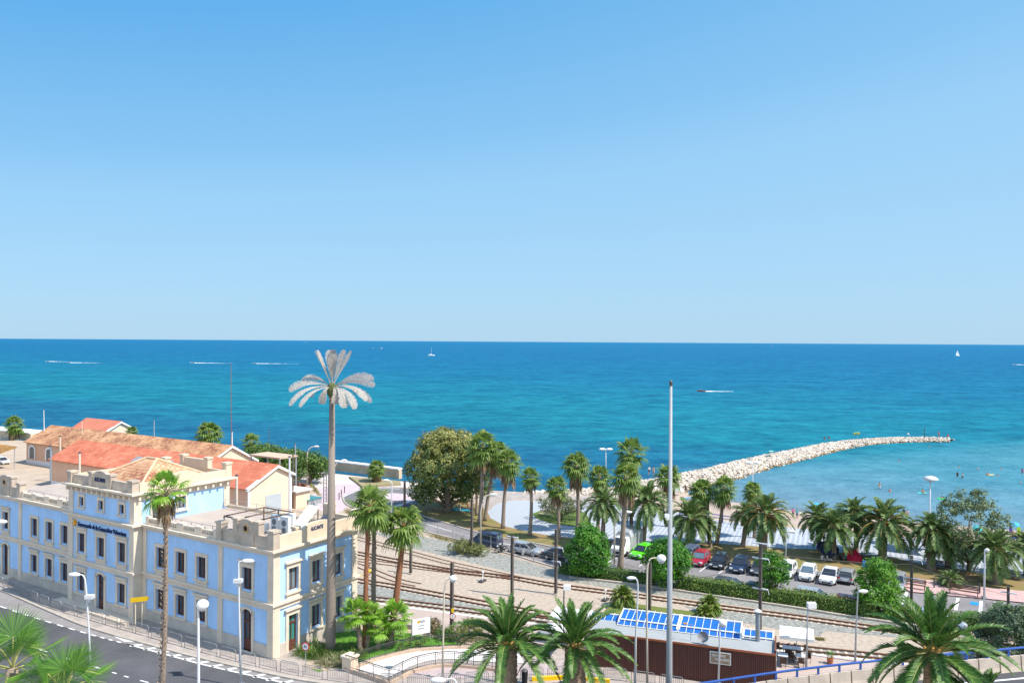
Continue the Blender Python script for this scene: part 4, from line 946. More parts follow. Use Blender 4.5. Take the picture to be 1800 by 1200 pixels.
# ================================================================== VEGETATION
G_PHX = leafmat('phoenix_leaflets', (0.06, 0.125, 0.038), (0.165, 0.25, 0.07), (0.36, 0.39, 0.15), 0.32)
G_PHXN = leafmat('near_phoenix_leaflets', (0.04, 0.115, 0.026), (0.115, 0.245, 0.042), (0.27, 0.37, 0.09), 0.3, 0.4)
G_FAN = leafmat('fan_leaves', (0.09, 0.165, 0.03), (0.22, 0.32, 0.065), (0.40, 0.40, 0.12), 0.4)
G_FANB = leafmat('bright_fan_leaves', (0.12, 0.28, 0.02), (0.26, 0.46, 0.05), (0.42, 0.52, 0.12), 0.4)
G_FANC = leafmat('corner_fan_leaves', (0.035, 0.12, 0.012), (0.12, 0.27, 0.028), (0.34, 0.42, 0.10), 0.3)
DEADB = leafmat('trunk_stubs', (0.13, 0.08, 0.05), (0.34, 0.25, 0.18), None, 0.0, 0.95)
DEAD = leafmat('dead_fronds', (0.17, 0.10, 0.055), (0.36, 0.25, 0.15), (0.46, 0.30, 0.20), 0.15, 0.9)
RIB = mat('frond_rib', (0.30, 0.30, 0.10), 0.6, 0.15, 3)
RIBO = mat('orange_frond_base', (0.55, 0.30, 0.09), 0.7, 0.25, 3)
up = Vector((0, 0, 1))
def ribbon(mb, path, w0, w1, nrm=None):
    for i in range(len(path) - 1):
        a, b = path[i], path[i + 1]; t = (b - a).normalized()
        s = t.cross(up); s = s.normalized() if s.length > 1e-4 else Vector((1, 0, 0))
        k0 = w0 + (w1 - w0) * i / (len(path) - 1); k1 = w0 + (w1 - w0) * (i + 1) / (len(path) - 1)
        mb.quad(a - s * k0, a + s * k0, b + s * k1, b - s * k1)
def frond_path(az, el, L_, droop, n=8, start=0.25):
    d = Vector((math.cos(az) * math.cos(el), math.sin(az) * math.cos(el), math.sin(el)))
    p = d * start; P = [p.copy()]
    for i in range(n):
        d = (d + Vector((0, 0, -droop * (0.4 + 1.2 * i / n)))).normalized()
        p = p + d * (L_ / n); P.append(p.copy())
    return P
def phoenix_crown(rng, nf, L_, nl, lw=0.045, ll=0.5, lowest=-0.5, droop=0.17, fat=1.0):
    lv = MB(); rb = MB()
    for k in range(nf):
        t = (k + 0.5) / nf
        el = lowest + (1.45 - lowest) * (t ** 1.15) + rng.uniform(-0.1, 0.1); az = k * 2.39996 + rng.uniform(-0.25, 0.25)
        LL = L_ * rng.uniform(0.85, 1.08) * (1 - 0.3 * t ** 2)
        P = frond_path(az, el, LL, droop * rng.uniform(0.8, 1.25) * (1.15 - 0.32 * t))
        rb.tube(P, [0.05 * fat * (1 - 0.85 * i / (len(P) - 1)) for i in range(len(P))], 4, False)
        n = len(P) - 1
        for j in range(nl):
            s = 0.14 + 0.86 * (j + 0.5) / nl; x = s * n; i = min(int(x), n - 1); q = P[i].lerp(P[i + 1], x - i); d = (P[i + 1] - P[i]).normalized()
            side = d.cross(up); side = side.normalized() if side.length > 1e-3 else Vector((1, 0, 0)); nn = side.cross(d).normalized()
            l = ll * (0.55 + 0.9 * math.sin(PI * min(1, 0.2 + 0.8 * s))) * (1.0 if s < 0.9 else 0.6) * rng.uniform(0.85, 1.1)
            for sg in (-1, 1):
                v = (side * sg * 0.75 + d * 0.75 + nn * 0.32 * rng.uniform(0.5, 1.3)).normalized()
                w_ = d * lw
                e = q + v * l + Vector((0, 0, -0.08 * l))
                m_ = q + v * l * 0.55
                lv.add([q - w_, q + w_, m_ + w_ * 0.9, e, m_ - w_ * 0.9], [(0, 1, 2, 3, 4)])
    return lv, rb
def fan_leaf(lv, rb, rng, base, d, pet, R, segs, sag=0.5, wid=0.62):
    """palmate leaf: petiole then a folded fan of pointed segments whose tips hang"""
    c = base + d * pet + Vector((0, 0, -0.12 * pet))
    rb.tube([base, base + d * pet * 0.6 + Vector((0, 0, 0.02)), c], [0.035, 0.028, 0.02], 4, False)
    side = d.cross(up); side = side.normalized() if side.length > 1e-3 else Vector((1, 0, 0))
    fwd = (d + Vector((0, 0, -0.35))).normalized(); nn = side.cross(fwd).normalized()
    for k in range(segs):
        a = (k + 0.5) / segs * 2 - 1
        an = a * 2.05
        v = (fwd * math.cos(an) + side * math.sin(an) + nn * 0.18 * math.cos(an * 1.5)).normalized()
        r = R * (0.72 + 0.28 * math.cos(an * 0.6)) * rng.uniform(0.9, 1.08)
        wv = (v.cross(nn)).normalized() * (R * 0.95 * 2.05 / segs * wid)
        m_ = c + v * r * 0.6 + Vector((0, 0, -0.03 * r)); e = c + v * r + Vector((0, 0, -sag * r * rng.uniform(0.25, 0.6)))
        lv.add([c, m_ - wv, e, m_ + wv], [(0, 1, 2, 3)])
def fan_crown(rng, n, pet, R, segs, lowest=-0.6, skirt=0, sag=0.5, sk_l=1.6, wid=0.62):
    lv = MB(); rb = MB(); dd = MB()
    for k in range(n):
        t = (k + 0.5) / n; el = lowest + (1.4 - lowest) * t ** 0.95; az = k * 2.39996 + rng.uniform(-0.2, 0.2)
        d = Vector((math.cos(az) * math.cos(el), math.sin(az) * math.cos(el), math.sin(el)))
        fan_leaf(lv, rb, rng, Vector((0, 0, -0.15 + 0.2 * t)), d, pet * rng.uniform(0.75, 1.1), R * rng.uniform(0.85, 1.1), segs, sag + max(0, -el) * 0.6, wid)
    for k in range(skirt):
        az = k * 2.39996 + rng.uniform(-0.3, 0.3); r = rng.uniform(0.15, 0.5); z0 = rng.uniform(-1.3, 0.0)
        b0 = Vector((math.cos(az) * 0.16, math.sin(az) * 0.16, z0)); c = b0 + Vector((math.cos(az) * r, math.sin(az) * r, -0.25))
        for j in range(6):
            a2 = az + rng.uniform(-0.9, 0.9)
            e = c + Vector((math.cos(a2) * 0.25, math.sin(a2) * 0.25, -sk_l * rng.uniform(0.45, 1.0)))
            s = Vector((-math.sin(a2), math.cos(a2), 0)) * 0.07
            dd.add([c - s * 0.5, c + s * 0.5, (c + e) / 2 + s, e, (c + e) / 2 - s], [(0, 1, 2, 3, 4)])
    return lv, rb, dd
def trunk_mb(rng, base, top, r0, r1, bulge=0.0, n=10, ring=14, flare=1.25):
    mb = MB(); P = []; R = []
    base, top = Vector(base), Vector(top); L_ = (top - base).length
    bend = Vector((rng.uniform(-1, 1), rng.uniform(-1, 1), 0)) * 0.02 * L_
    for i in range(ring + 1):
        t = i / ring
        P.append(base.lerp(top, t) + bend * math.sin(PI * t)); r = r0 + (r1 - r0) * t
        if t < 0.12: r *= 1 + (flare - 1) * (1 - t / 0.12)
        R.append(r * (1 + rng.uniform(-0.06, 0.06)))
    mb.tube(P, R, n); return mb
def palm_thing(name, label, cat, base, top, group, crown, leafm, tm, r0, r1, ribm=RIB, boots=False, scale=1.0, seed=0):
    rng = random.Random(seed)
    t = thing(name, label, cat, base, 0, group)
    off = Vector(top) - Vector(base)
    trunk_mb(rng, (0, 0, -0.1), off + Vector((0, 0, 0.1)), r0, r1, n=10).build('trunk', tm, t, smooth=True)
    if boots:
        bt = MB(); n = int(off.z * 16)
        for k in range(n):
            z = off.z * (k + 0.5) / n; a = k * 2.39996 + rng.uniform(-0.4, 0.4); rr = r0 + (r1 - r0) * z / off.z; c = off * (z / off.z); d = Vector((math.cos(a), math.sin(a), 0)); s = Vector((-math.sin(a), math.cos(a), 0)) * rng.uniform(0.05, 0.09)
            c = Vector((c.x, c.y, z)) + d * rr * 0.92; e = c + d * rng.uniform(0.05, 0.16) + Vector((0, 0, rng.uniform(0.08, 0.2)))
            bt.add([c - s, c + s, e + s * 0.5, e - s * 0.5], [(0, 1, 2, 3)])
        bt.build('leaf_stubs', DEADB, t, fix=False)['kind'] = 'stuff'
    parts = crown
    names = ('crown', 'frond_stems', 'dead_skirt')
    for nm, me, m in zip(names, parts, (leafm, ribm, DEAD)):
        if me is None or len(me.polygons) == 0: continue
        o = meshpart(nm, me, t, off); o.scale = (scale,) * 3; o.rotation_euler = (0, 0, rng.uniform(0, 6.28))
        if me.materials[0] != m: o.material_slots[0].link = 'OBJECT'; o.material_slots[0].material = m
    return t
def cm(name, trip, mats): return [b.mesh(name, m, fix=False) if b and b.f else None for b, m in zip(trip, mats)]
R_ = random.Random(11)
# shared crowns
PHX = [cm('phoenix_crown', phoenix_crown(random.Random(20 + k), 46, 3.15, 30, 0.05, 0.5, -0.55 + 0.12 * k, 0.19 + 0.03 * k, 0.8), (G_PHX, RIB)) for k in range(4)]
WSH = [cm('fan_crown', fan_crown(random.Random(30 + k), 26 + 3 * k, 1.0, 1.05, 14, -0.95 + 0.1 * k, 26 + 12 * k, 0.6 + 0.12 * k, 1.3 + 0.2 * k), (G_FAN, RIB, DEAD)) for k in range(4)]
def up_to(u0, v0, u1, v1):
    """palm foot from its pixel and crown at the same distance"""
    b = g(u0, v0); return b, at(u1, v1, b.y)
FARFAN = 'fan palms along the seafront'
def far_fan(label, foot, crown, sc=1.0, k=0, skirt=True, Y=None, r=0.2, group=FARFAN, tm=PALMBARK):
    if Y: top = at(*crown, Y); b = Vector((top.x, top.y, 0))
    else: b, top = up_to(*foot, *crown)
    k = len(COL.objects) // 3; sc *= 1.08; c = WSH[k % 4] if skirt else WSH[k % 4][:2]
    return palm_thing('fan_palm', label, 'palm tree', b, top, group, c, G_FAN, tm, r * 1.15, r * 0.8, scale=sc, seed=100 + len(COL.objects))
far_fan('small fan palm by the white sea wall at the far left', (25, 773), (25, 746), 1.5, 0)
far_fan('bushy fan palm rising behind the weathered orange roof', None, (367, 762), 1.75, 1, Y=178, skirt=False)
far_fan('thin fan palm between the warehouse gable and the dark green trees', None, (441, 776), 1.25, 2, Y=175)
far_fan('green palm top peeping over the far end of the orange roof', None, (232, 758), 0.9, 1, Y=200, skirt=False)
far_fan('twin stemmed small fan palm in the planter by the roundabout', (662, 849), (662, 823), 1.05, 0)
far_fan('tall fan palm against the right edge of the big round tree', (843, 919), (848, 784), 1.45, 1, r=0.3)
far_fan('leaning fan palm beside the big round tree, crown half merged with its neighbour', (852, 915), (873, 797), 1.25, 2, r=0.25)
far_fan('short pale trunked fan palm in front of the shade of the big round tree', (838, 905), (836, 812), 0.9, 0, r=0.2)
far_fan('fan palm with hanging tips on the grass corner left of the striped promenade', (884, 928), (893, 812), 1.22, 0, r=0.26)
far_fan('small crowned fan palm with a brown skirt standing over the striped promenade', (931, 941), (933, 838), 0.9, 1, r=0.24)
far_fan('fan palm in front of the olive tree on the lawn island', (983, 948), (978, 856), 0.98, 2, r=0.2)
far_fan('fan palm with brown tips between the olive tree and the dense green tree', (1015, 935), (1013, 818), 1.2, 0, r=0.25)
far_fan('fan palm behind the feathery date palm right of the dense green tree', (1052, 932), (1054, 838), 1.05, 1, r=0.22)
far_fan('thick stemmed fan palm with a long orange brown skirt beside the parked camper', (1090, 1000), (1101, 838), 1.15, 2, r=0.3)
far_fan('tallest seafront fan palm, its head above the long skirted one', (1112, 955), (1109, 794), 1.3, 0, r=0.25)
far_fan('fan palm half hidden behind the tall grey mast', (1172, 925), (1175, 836), 1.15, 1, r=0.25)
far_fan('left one of the fan palm pair at the beach railing', (1248, 952), (1234, 864), 1.1, 2, r=0.22)
far_fan('right leaning one of the fan palm pair at the beach railing', (1259, 957), (1273, 858), 1.05, 0, r=0.24)
far_fan('fan palm peeping from behind the big yellow stalked date palm', (1326, 945), (1323, 862), 0.8, 1, r=0.2)
# date palms of the park strip
PG = 'date palms on the park strip'
def phx(label, foot, crown, sc=1.0, k=0, r=0.26, ribm=RIB):
    b, top = up_to(*foot, *crown)
    return palm_thing('date_palm', label, 'palm tree', b, top, PG, PHX[(k + int(foot[0])) % 4], G_PHX, PALMBARK, r * 1.25, r, ribm=ribm, scale=sc, seed=300 + k)
phx('feathery date palm just right of the dense green tree', (1058, 962), (1062, 888), 1.05, 0)
phx('date palm between the camper and the green car', (1130, 962), (1138, 886), 1.28, 1)
phx('date palm with low fronds behind the dark blue van, right of the mast', (1214, 962), (1213, 912), 1.22, 2, 0.3)
phx('short date palm under the beach railing fan palms', (1249, 962), (1246, 925), 0.55, 0, 0.2)
phx('twin trunked date palm with orange stalks behind the dark parked car', (1340, 978), (1347, 906), 1.25, 1, 0.4, RIBO)
phx('small date palm behind the twin trunked one, towards the beach', (1305, 960), (1312, 905), 0.85, 2)
phx('date palm over the dark umbrella in the picnic shade', (1440, 968), (1438, 912), 1.0, 0)
phx('front date palm above the picnic group', (1467, 982), (1466, 928), 1.12, 1)
phx('date palm left behind the biggest dense one, over the water edge', (1505, 968), (1502, 905), 1.05, 2)
phx('biggest dense date palm behind the disabled parking sign', (1550, 985), (1555, 922), 1.5, 0, 0.42, RIBO)
phx('date palm with upright fronds beside the thatched beach hut', (1637, 1000), (1637, 932), 1.0, 1, 0.42)
phx('grey green date palm in front of the airy tall tree', (1665, 1000), (1664, 955), 1.12, 2, 0.24)
phx('stout trunked date palm at the right by the dark bench', (1752, 1026), (1749, 968), 1.15, 0, 0.45)
phx('date palm cut off by the right edge of the photo', (1806, 1012), (1806, 962), 1.0, 1, 0.35)
phx('young stemless date palm on the parched lawn right of the bench', (1671, 1030), (1671, 1022), 0.6, 2, 0.12)
# fan palms close to the station
NG = 'tall fan palms beside the station'
def near_fan(label, foot, crown, sc, k, tm, r):
    b, top = up_to(*foot, *crown)
    return palm_thing('fan_palm', label, 'palm tree', b, top, NG, WSH[k][:2], G_FAN, tm, r * 1.2, r * 0.85, scale=sc, seed=400 + k, boots=True)
near_fan('tall slim fan palm with a reddish upper trunk, nearest the station corner', (642, 1145), (650, 888), 1.22, 0, REDBARK, 0.2)
near_fan('slim fan palm right behind the reddish trunked one', (656, 1118), (658, 905), 1.05, 1, PALMBARK, 0.2)
near_fan('leaning fan palm with a shaggy thick trunk over the tracks', (684, 1130), (710, 922), 1.22, 2, REDBARK, 0.27)
sf = cm('street_fan_crown', fan_crown(random.Random(77), 19, 1.15, 0.95, 19, -0.6, 0, 0.75), (G_FANB, RIB)) 
skl = fan_crown(random.Random(78), 0, 0.9, 1, 8, 0, 30, 0.6, 1.5)[2].mesh('dead_skirt', DEAD, fix=False)
b = at(283, 1200, 57); b = Vector((b.x, b.y, 0)); top = at(292, 862, 57)
palm_thing('fan_palm', 'slender street palm with hanging dead leaves in front of the blue facade', 'palm tree', b, top, NG, [sf[0], sf[1], skl], G_FANB, PALMBARK, 0.2, 0.12, scale=1.0, seed=5, boots=True)
# short bright fan palms on the lawn
BR = [cm('short_fan_crown', fan_crown(random.Random(60 + k), 20, 0.75, 0.8, 17, -0.55, 0, 0.45), (G_FANB, RIB)) for k in range(2)]
def short_fan(label, foot, crown, sc, k):
    b, top = up_to(*foot, *crown)
    palm_thing('short_fan_palm', label, 'palm tree', b, top, 'short bright fan palms on the lawn', BR[k], G_FANB, PALMBARK, 0.24, 0.17, scale=sc, seed=500 + k, boots=True)
short_fan('short bright fan palm nearest the metal palm mast', (634, 1150), (626, 1076), 1.12, 0)
short_fan('short bright fan palm at the back of the lawn group', (643, 1146), (650, 1077), 0.95, 1)
short_fan('short bright fan palm in the middle of the lawn group', (665, 1143), (664, 1098), 1.1, 1)
short_fan('short bright fan palm on the right of the lawn group by the white board', (683, 1138), (694, 1083), 1.25, 0)
# big palms close to the camera
def near_phx(label, crown, Y, L_, nf, r, seed, low=-0.45, boots=True):
    top = at(*crown, Y); base = Vector((top.x, top.y, 0)); rng = random.Random(seed)
    t = thing('canary_palm', label, 'palm tree', base, 0, 'big canary palms close to the camera')
    trunk_mb(rng, (0, 0, -0.1), (0, 0, top.z - 0.1), r * 1.1, r, n=16, ring=24).build('trunk', FATBARK, t, smooth=True)
    bt = MB(); n = int(top.z / 0.16); n = min(n, 60)
    for k in range(n * 9):
        z = top.z - 0.15 - (k / 9) * 0.16; a = k * 2.39996
        if z < 0.1: break
        d = Vector((math.cos(a), math.sin(a), 0)); s = Vector((-math.sin(a), math.cos(a), 0)) * 0.11; c = d * (r * 0.97) + Vector((0, 0, z))
        bt.add([c - s, c + s, c + d * 0.07 + Vector((0, 0, 0.16)) + s * 0.4, c + d * 0.07 + Vector((0, 0, 0.16)) - s * 0.4], [(0, 1, 2, 3)])
    bt.build('leaf_scars', FATBARK, t, fix=False)['kind'] = 'stuff'
    lv, rb = phoenix_crown(rng, nf, L_, 74, 0.03, 0.4 * L_ / 4, low, 0.155)
    lv.build('crown', G_PHXN, t, fix=False, loc=(0, 0, top.z)); rb.build('frond_stems', RIB, t, fix=False, loc=(0, 0, top.z))
    st = MB()
    for k in range(9):
        a = k * 2.4; st.tube([(math.cos(a) * 0.1, math.sin(a) * 0.1, -0.1), (math.cos(a) * 0.3, math.sin(a) * 0.3, 0.35), (math.cos(a) * 0.5, math.sin(a) * 0.5, 0.3)], [0.03, 0.06, 0.09], 5)
    st.build('fruit_stalks', RIBO, t, loc=(0, 0, top.z))
near_phx('stout canary palm with a thick scarred trunk, left of the pair before the cafe', (891, 1136), 57, 4.7, 46, 0.75, 801, 0.0)
near_phx('canary palm on the right of the pair, in front of the brown cafe wall', (1011, 1138), 57, 4.5, 44, 0.72, 802, -0.02)
near_phx('huge canary palm with arching fronds in front of the blue railed flyover', (1640, 1147), 38, 3.85, 56, 0.36, 803)
near_phx('canary palm whose frond tips just show at the bottom right edge', (1722, 1250), 36.5, 2.6, 36, 0.3, 804, -0.2)
def near_fanpalm(label, crown, Y, seed, n, R, pet):
    top = at(*crown, Y); base = Vector((top.x, top.y, 0)); rng = random.Random(seed)
    t = thing('fan_palm', label, 'palm tree', base, 0, 'fan palms cut off at the lower left')
    trunk_mb(rng, (0, 0, -0.1), (0, 0, top.z), 0.26, 0.2, n=12).build('trunk', PALMBARK, t, smooth=True)
    lv, rb, dd = fan_crown(rng, n, pet, R, 44, -0.45, 0, 0.1, wid=0.42)
    lv.build('crown', G_FANC, t, fix=False, loc=(0, 0, top.z)); rb.build('frond_stems', RIB, t, fix=False, loc=(0, 0, top.z))
near_fanpalm('bushy fan palm cut off by the lower left corner', (22, 1172), 30, 91, 15, 1.25, 1.15)
near_fanpalm('lower fan palm in front of the street kerb at the lower left', (112, 1222), 29, 92, 15, 1.2, 1.1)

# ---- broadleaf trees: clumps of small leaves spread through the crown
def leaf_clumps(rng, blobs, dens, size, squash=0.8, out=0.75):
    mb = MB()
    for (cx, cy, cz, r) in blobs:
        nc = max(8, int(dens * r * r))
        for k in range(nc):
            z = rng.uniform(-0.75, 1); a = rng.uniform(0, 2 * PI); q = math.sqrt(max(0, 1 - z * z))
            d = Vector((q * math.cos(a), q * math.sin(a), z)); rr = r * rng.uniform(out, 1.03)
            c = Vector((cx, cy, cz)) + Vector((d.x * rr, d.y * rr, d.z * rr * squash))
            cr = size * rng.uniform(1.2, 2.4)
            for j in range(11):
                o = Vector((rng.gauss(0, 1), rng.gauss(0, 1), rng.gauss(0, 0.8))) * cr * 0.55
                n_ = (d + Vector((rng.uniform(-1, 1), rng.uniform(-1, 1), rng.uniform(-0.3, 1))) * 0.8).normalized()
                t1 = n_.cross(Vector((rng.uniform(-1, 1), rng.uniform(-1, 1), rng.uniform(-1, 1)))).normalized(); t2 = n_.cross(t1)
                s1, s2 = size * rng.uniform(0.55, 1.0), size * rng.uniform(0.28, 0.5); p = c + o
                mb.add([p - t1 * s1, p - t2 * s2, p + t1 * s1, p + t2 * s2], [(0, 1, 2, 3)])
    return mb
def blob_crown(rng, w, h, z0, nb, rmin, rmax, top=1.0):
    B = []
    for k in range(nb):
        z = (k + 0.5) / nb; a = k * 2.39996 + rng.uniform(-0.4, 0.4)
        prof = math.sin(PI * min(1, 0.18 + 0.75 * z)) ** 0.7
        r = rng.uniform(rmin * 0.7, rmax * 1.1); R = max(0, w / 2 * prof - r * 0.6) * math.sqrt(rng.uniform(0.4, 1.1))
        B.append((math.cos(a) * R, math.sin(a) * R, z0 + r * 0.6 + z * (h - r * 1.4), r))
    return B
def tree(label, foot, w, h, z0, leafm, dens, size, nb, rr, seed, tr=0.2, cat='tree', name='leafy_tree', base=None, group=None, limbs=5):
    rng = random.Random(seed); b0 = base if base is not None else g(*foot)
    t = thing(name, label, cat, b0, rng.uniform(0, 6), group)
    B = blob_crown(rng, w, h - z0, z0, nb, *rr)
    tk = MB(); tk.tube([(0, 0, -0.1), (0.05, 0.03, z0 * 0.6 + 0.2), (0, 0.05, z0 + (h - z0) * 0.55)], [tr * 1.3, tr, tr * 0.4], 9)
    for (x, y, z, r) in B[:limbs * 2:2]:
        tk.tube([(0, 0, z0 * 0.7), (x * 0.5, y * 0.5, z0 * 0.5 + z * 0.45), (x * 0.9, y * 0.9, z)], [tr * 0.6, tr * 0.4, tr * 0.12], 6)
    tk.build('trunk', BARK, t, smooth=True)
    leaf_clumps(rng, B, dens, size).build('crown', leafm, t, fix=False)
    return t
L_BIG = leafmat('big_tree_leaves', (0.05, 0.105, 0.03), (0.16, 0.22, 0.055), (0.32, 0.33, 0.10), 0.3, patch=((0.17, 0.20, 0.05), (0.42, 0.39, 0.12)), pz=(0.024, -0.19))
L_DK = leafmat('dark_tree_leaves', (0.05, 0.11, 0.025), (0.12, 0.21, 0.045), None, 0.3, patch=((0.08, 0.17, 0.03), (0.18, 0.28, 0.06)))
L_BRT = leafmat('bright_tree_leaves', (0.02, 0.10, 0.010), (0.065, 0.235, 0.02), (0.15, 0.34, 0.035), 0.25, patch=((0.06, 0.20, 0.015), (0.15, 0.35, 0.035)))
L_LIME = leafmat('lime_tree_leaves', (0.04, 0.16, 0.012), (0.12, 0.32, 0.025), (0.23, 0.41, 0.05), 0.28, patch=((0.10, 0.27, 0.02), (0.25, 0.44, 0.06)))
L_OLV = leafmat('olive_leaves', (0.11, 0.135, 0.06), (0.24, 0.265, 0.13), None, 0.3)
L_GRY = leafmat('grey_green_leaves', (0.10, 0.14, 0.065), (0.22, 0.28, 0.13), (0.34, 0.36, 0.18), 0.3)
L_BSH = leafmat('dark_bush_leaves', (0.045, 0.085, 0.045), (0.10, 0.15, 0.07), (0.21, 0.25, 0.15), 0.2)
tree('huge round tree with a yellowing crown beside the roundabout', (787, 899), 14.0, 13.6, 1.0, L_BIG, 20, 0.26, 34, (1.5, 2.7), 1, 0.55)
tree('dark green tree left of the tan canopy, nearest the warehouse gable', None, 9, 6.5, 0.8, L_DK, 16, 0.28, 16, (1.3, 2.0), 2, 0.25, base=Vector((at(470, 800, 160).x, 160, 0)), group='dark green trees along the quay')
tree('dark green tree in the middle of the quay row behind the tan canopy', None, 9, 6.0, 0.8, L_DK, 16, 0.28, 16, (1.3, 2.0), 3, 0.25, base=Vector((at(512, 800, 156).x, 156, 0)), group='dark green trees along the quay')
tree('dark green tree at the right end of the quay row by the curved lamp', None, 7, 6.3, 0.6, L_DK, 16, 0.28, 14, (1.2, 1.8), 4, 0.25, base=Vector((at(546, 800, 150).x, 150, 0)), group='dark green trees along the quay')
tree('spreading olive green tree on the lawn island', (988, 914), 8.0, 4.0, 0.9, L_OLV, 22, 0.17, 16, (0.9, 1.4), 5, 0.18)
tree('dense bright green tree beside the black parked car', (1034, 1012), 5.0, 6.2, 0.1, L_BRT, 46, 0.17, 26, (0.8, 1.3), 6, 0.22)
tree('bright green tree behind the tall grey mast', (1172, 1031), 5.5, 5.6, 0.3, L_BRT, 44, 0.17, 26, (0.8, 1.4), 7, 0.2)
tree('small round headed green tree with a bare trunk by the catenary post', (1358, 1052), 3.6, 5.2, 1.2, L_BRT, 50, 0.15, 18, (0.6, 0.95), 8, 0.16)
tree('lime green tree in front of the disabled parking sign', (1545, 1079), 4.5, 5.7, 0.0, L_LIME, 50, 0.16, 28, (0.6, 1.05), 9, 0.18)
tree('tall airy grey green tree between the promenade and the beach', (1703, 1003), 8.6, 10.0, 1.2, L_GRY, 20, 0.2, 36, (0.8, 1.5), 10, 0.22, limbs=12)
tree('big dark rounded bush at the right edge behind the flyover rail', None, 8.0, 5.4, 0.0, L_BSH, 44, 0.14, 30, (0.9, 1.5), 11, 0.25, 'bush', 'dark_bush', base=Vector((at(1790, 1100, 66).x, 66, 0)))
tree('low bright lime shrub above the dark rounded bush', None, 5.5, 3.0, 0.0, L_LIME, 40, 0.15, 14, (0.6, 1.0), 12, 0.1, 'shrub', 'lime_shrub', base=Vector((at(1775, 1060, 74).x, 74, 0)))
L_TAM = leafmat('feathery_shrub_leaves', (0.13, 0.16, 0.05), (0.25, 0.27, 0.09), None, 0.25)
tree('feathery olive shrub in front of the dark blue van', (812, 972), 3.4, 2.0, 0, L_TAM, 70, 0.1, 14, (0.5, 0.8), 13, 0.08, 'shrub', 'feathery_shrub')
tree('feathery olive shrub under the curved lamp beside the dark blue van', (838, 976), 2.9, 1.6, 0, L_TAM, 70, 0.1, 12, (0.4, 0.7), 14, 0.08, 'shrub', 'feathery_shrub')
tree('clipped round brownish shrub behind the white board', (762, 1112), 1.5, 1.5, 0, leafmat('brown_shrub_leaves', (0.13, 0.12, 0.045), (0.25, 0.19, 0.09), None, 0.2), 110, 0.07, 8, (0.4, 0.6), 15, 0.06, 'shrub', 'round_shrub')
tree('broad clipped shrub at the platform end, left of the canary palm pair', (822, 1122), 4.2, 1.8, 0, leafmat('mixed_shrub_leaves', (0.10, 0.13, 0.03), (0.24, 0.24, 0.06), None, 0.2), 80, 0.08, 16, (0.5, 0.8), 16, 0.08, 'shrub', 'clipped_shrub')
tree('low dark shrub between the white board and the clipped shrub', (785, 1124), 2.6, 1.1, 0, L_DK, 80, 0.09, 10, (0.4, 0.6), 17, 0.06, 'shrub', 'low_shrub')
tree('leafy patch of shrubs beside the lawn palms', (715, 1132), 4.2, 0.9, 0, leafmat('bed_leaves', (0.07, 0.13, 0.025), (0.19, 0.25, 0.06), None, 0.25), 70, 0.09, 14, (0.3, 0.5), 18, 0.04, 'shrub', 'bed_shrub')
tree('shrub at the foot of the big seafront trees beside the lime tree', (1512, 1066), 1.8, 1.6, 0, L_BRT, 60, 0.13, 8, (0.4, 0.7), 19, 0.08, 'shrub', 'green_shrub')
# strap leaved plants round the metal palm mast
def strap_plant(label, c, w, h, n, m, seed, base=None, ln=(0.6, 1.1)):
    rng = random.Random(seed); t = thing('strap_leaf_plant', label, 'plant', base if base is not None else g(*c), 0, 'strap leaved clumps at the mast foot')
    mb = MB()
    for k in range(n):
        r = math.sqrt(rng.random()) * w / 2; a = rng.uniform(0, 6.28); o = Vector((r * math.cos(a), r * math.sin(a), 0))
        az = a + rng.uniform(-1.2, 1.2); L_ = rng.uniform(*ln) * h; el = rng.uniform(0.6, 1.4)
        P = [o + p for p in frond_path(az, el, L_, 0.38, 4, 0.02)]
        for i in range(4):
            q, p = P[i], P[i + 1]; s = Vector((-math.sin(az), math.cos(az), 0)) * (0.045 * (1 - i / 4.6)); s2 = Vector((-math.sin(az), math.cos(az), 0)) * (0.045 * (1 - (i + 1) / 4.6))
            mb.quad(q - s, q + s, p + s2, p - s2)
    mb.build('leaf_clump', m, t, fix=False)
L_STR = leafmat('strap_leaves', (0.06, 0.13, 0.025), (0.17, 0.27, 0.05), (0.36, 0.34, 0.14), 0.3)
L_STRG = leafmat('pale_strap_leaves', (0.17, 0.19, 0.09), (0.36, 0.34, 0.20), None, 0.25)
strap_plant('dark strap leaved clump by the green door, left of the metal palm mast', (552, 1148), 2.6, 1.25, 420, L_STR, 1)
strap_plant('strap leaved clump touching the foot of the metal palm mast', (566, 1153), 2.2, 1.1, 330, L_STR, 2)
strap_plant('dark strap leaved clump between the mast and the short palms', (606, 1152), 2.8, 1.2, 430, L_STR, 3)
strap_plant('dry pale clump in front of the metal palm mast', (581, 1166), 2.2, 0.9, 330, L_STRG, 4)
strap_plant('dry pale clump beside the railing pillar', (602, 1168), 2.0, 0.9, 300, L_STRG, 5)
strap_plant('yellowish clump at the foot of the short palms', (622, 1156), 1.6, 0.9, 220, L_STR, 6)
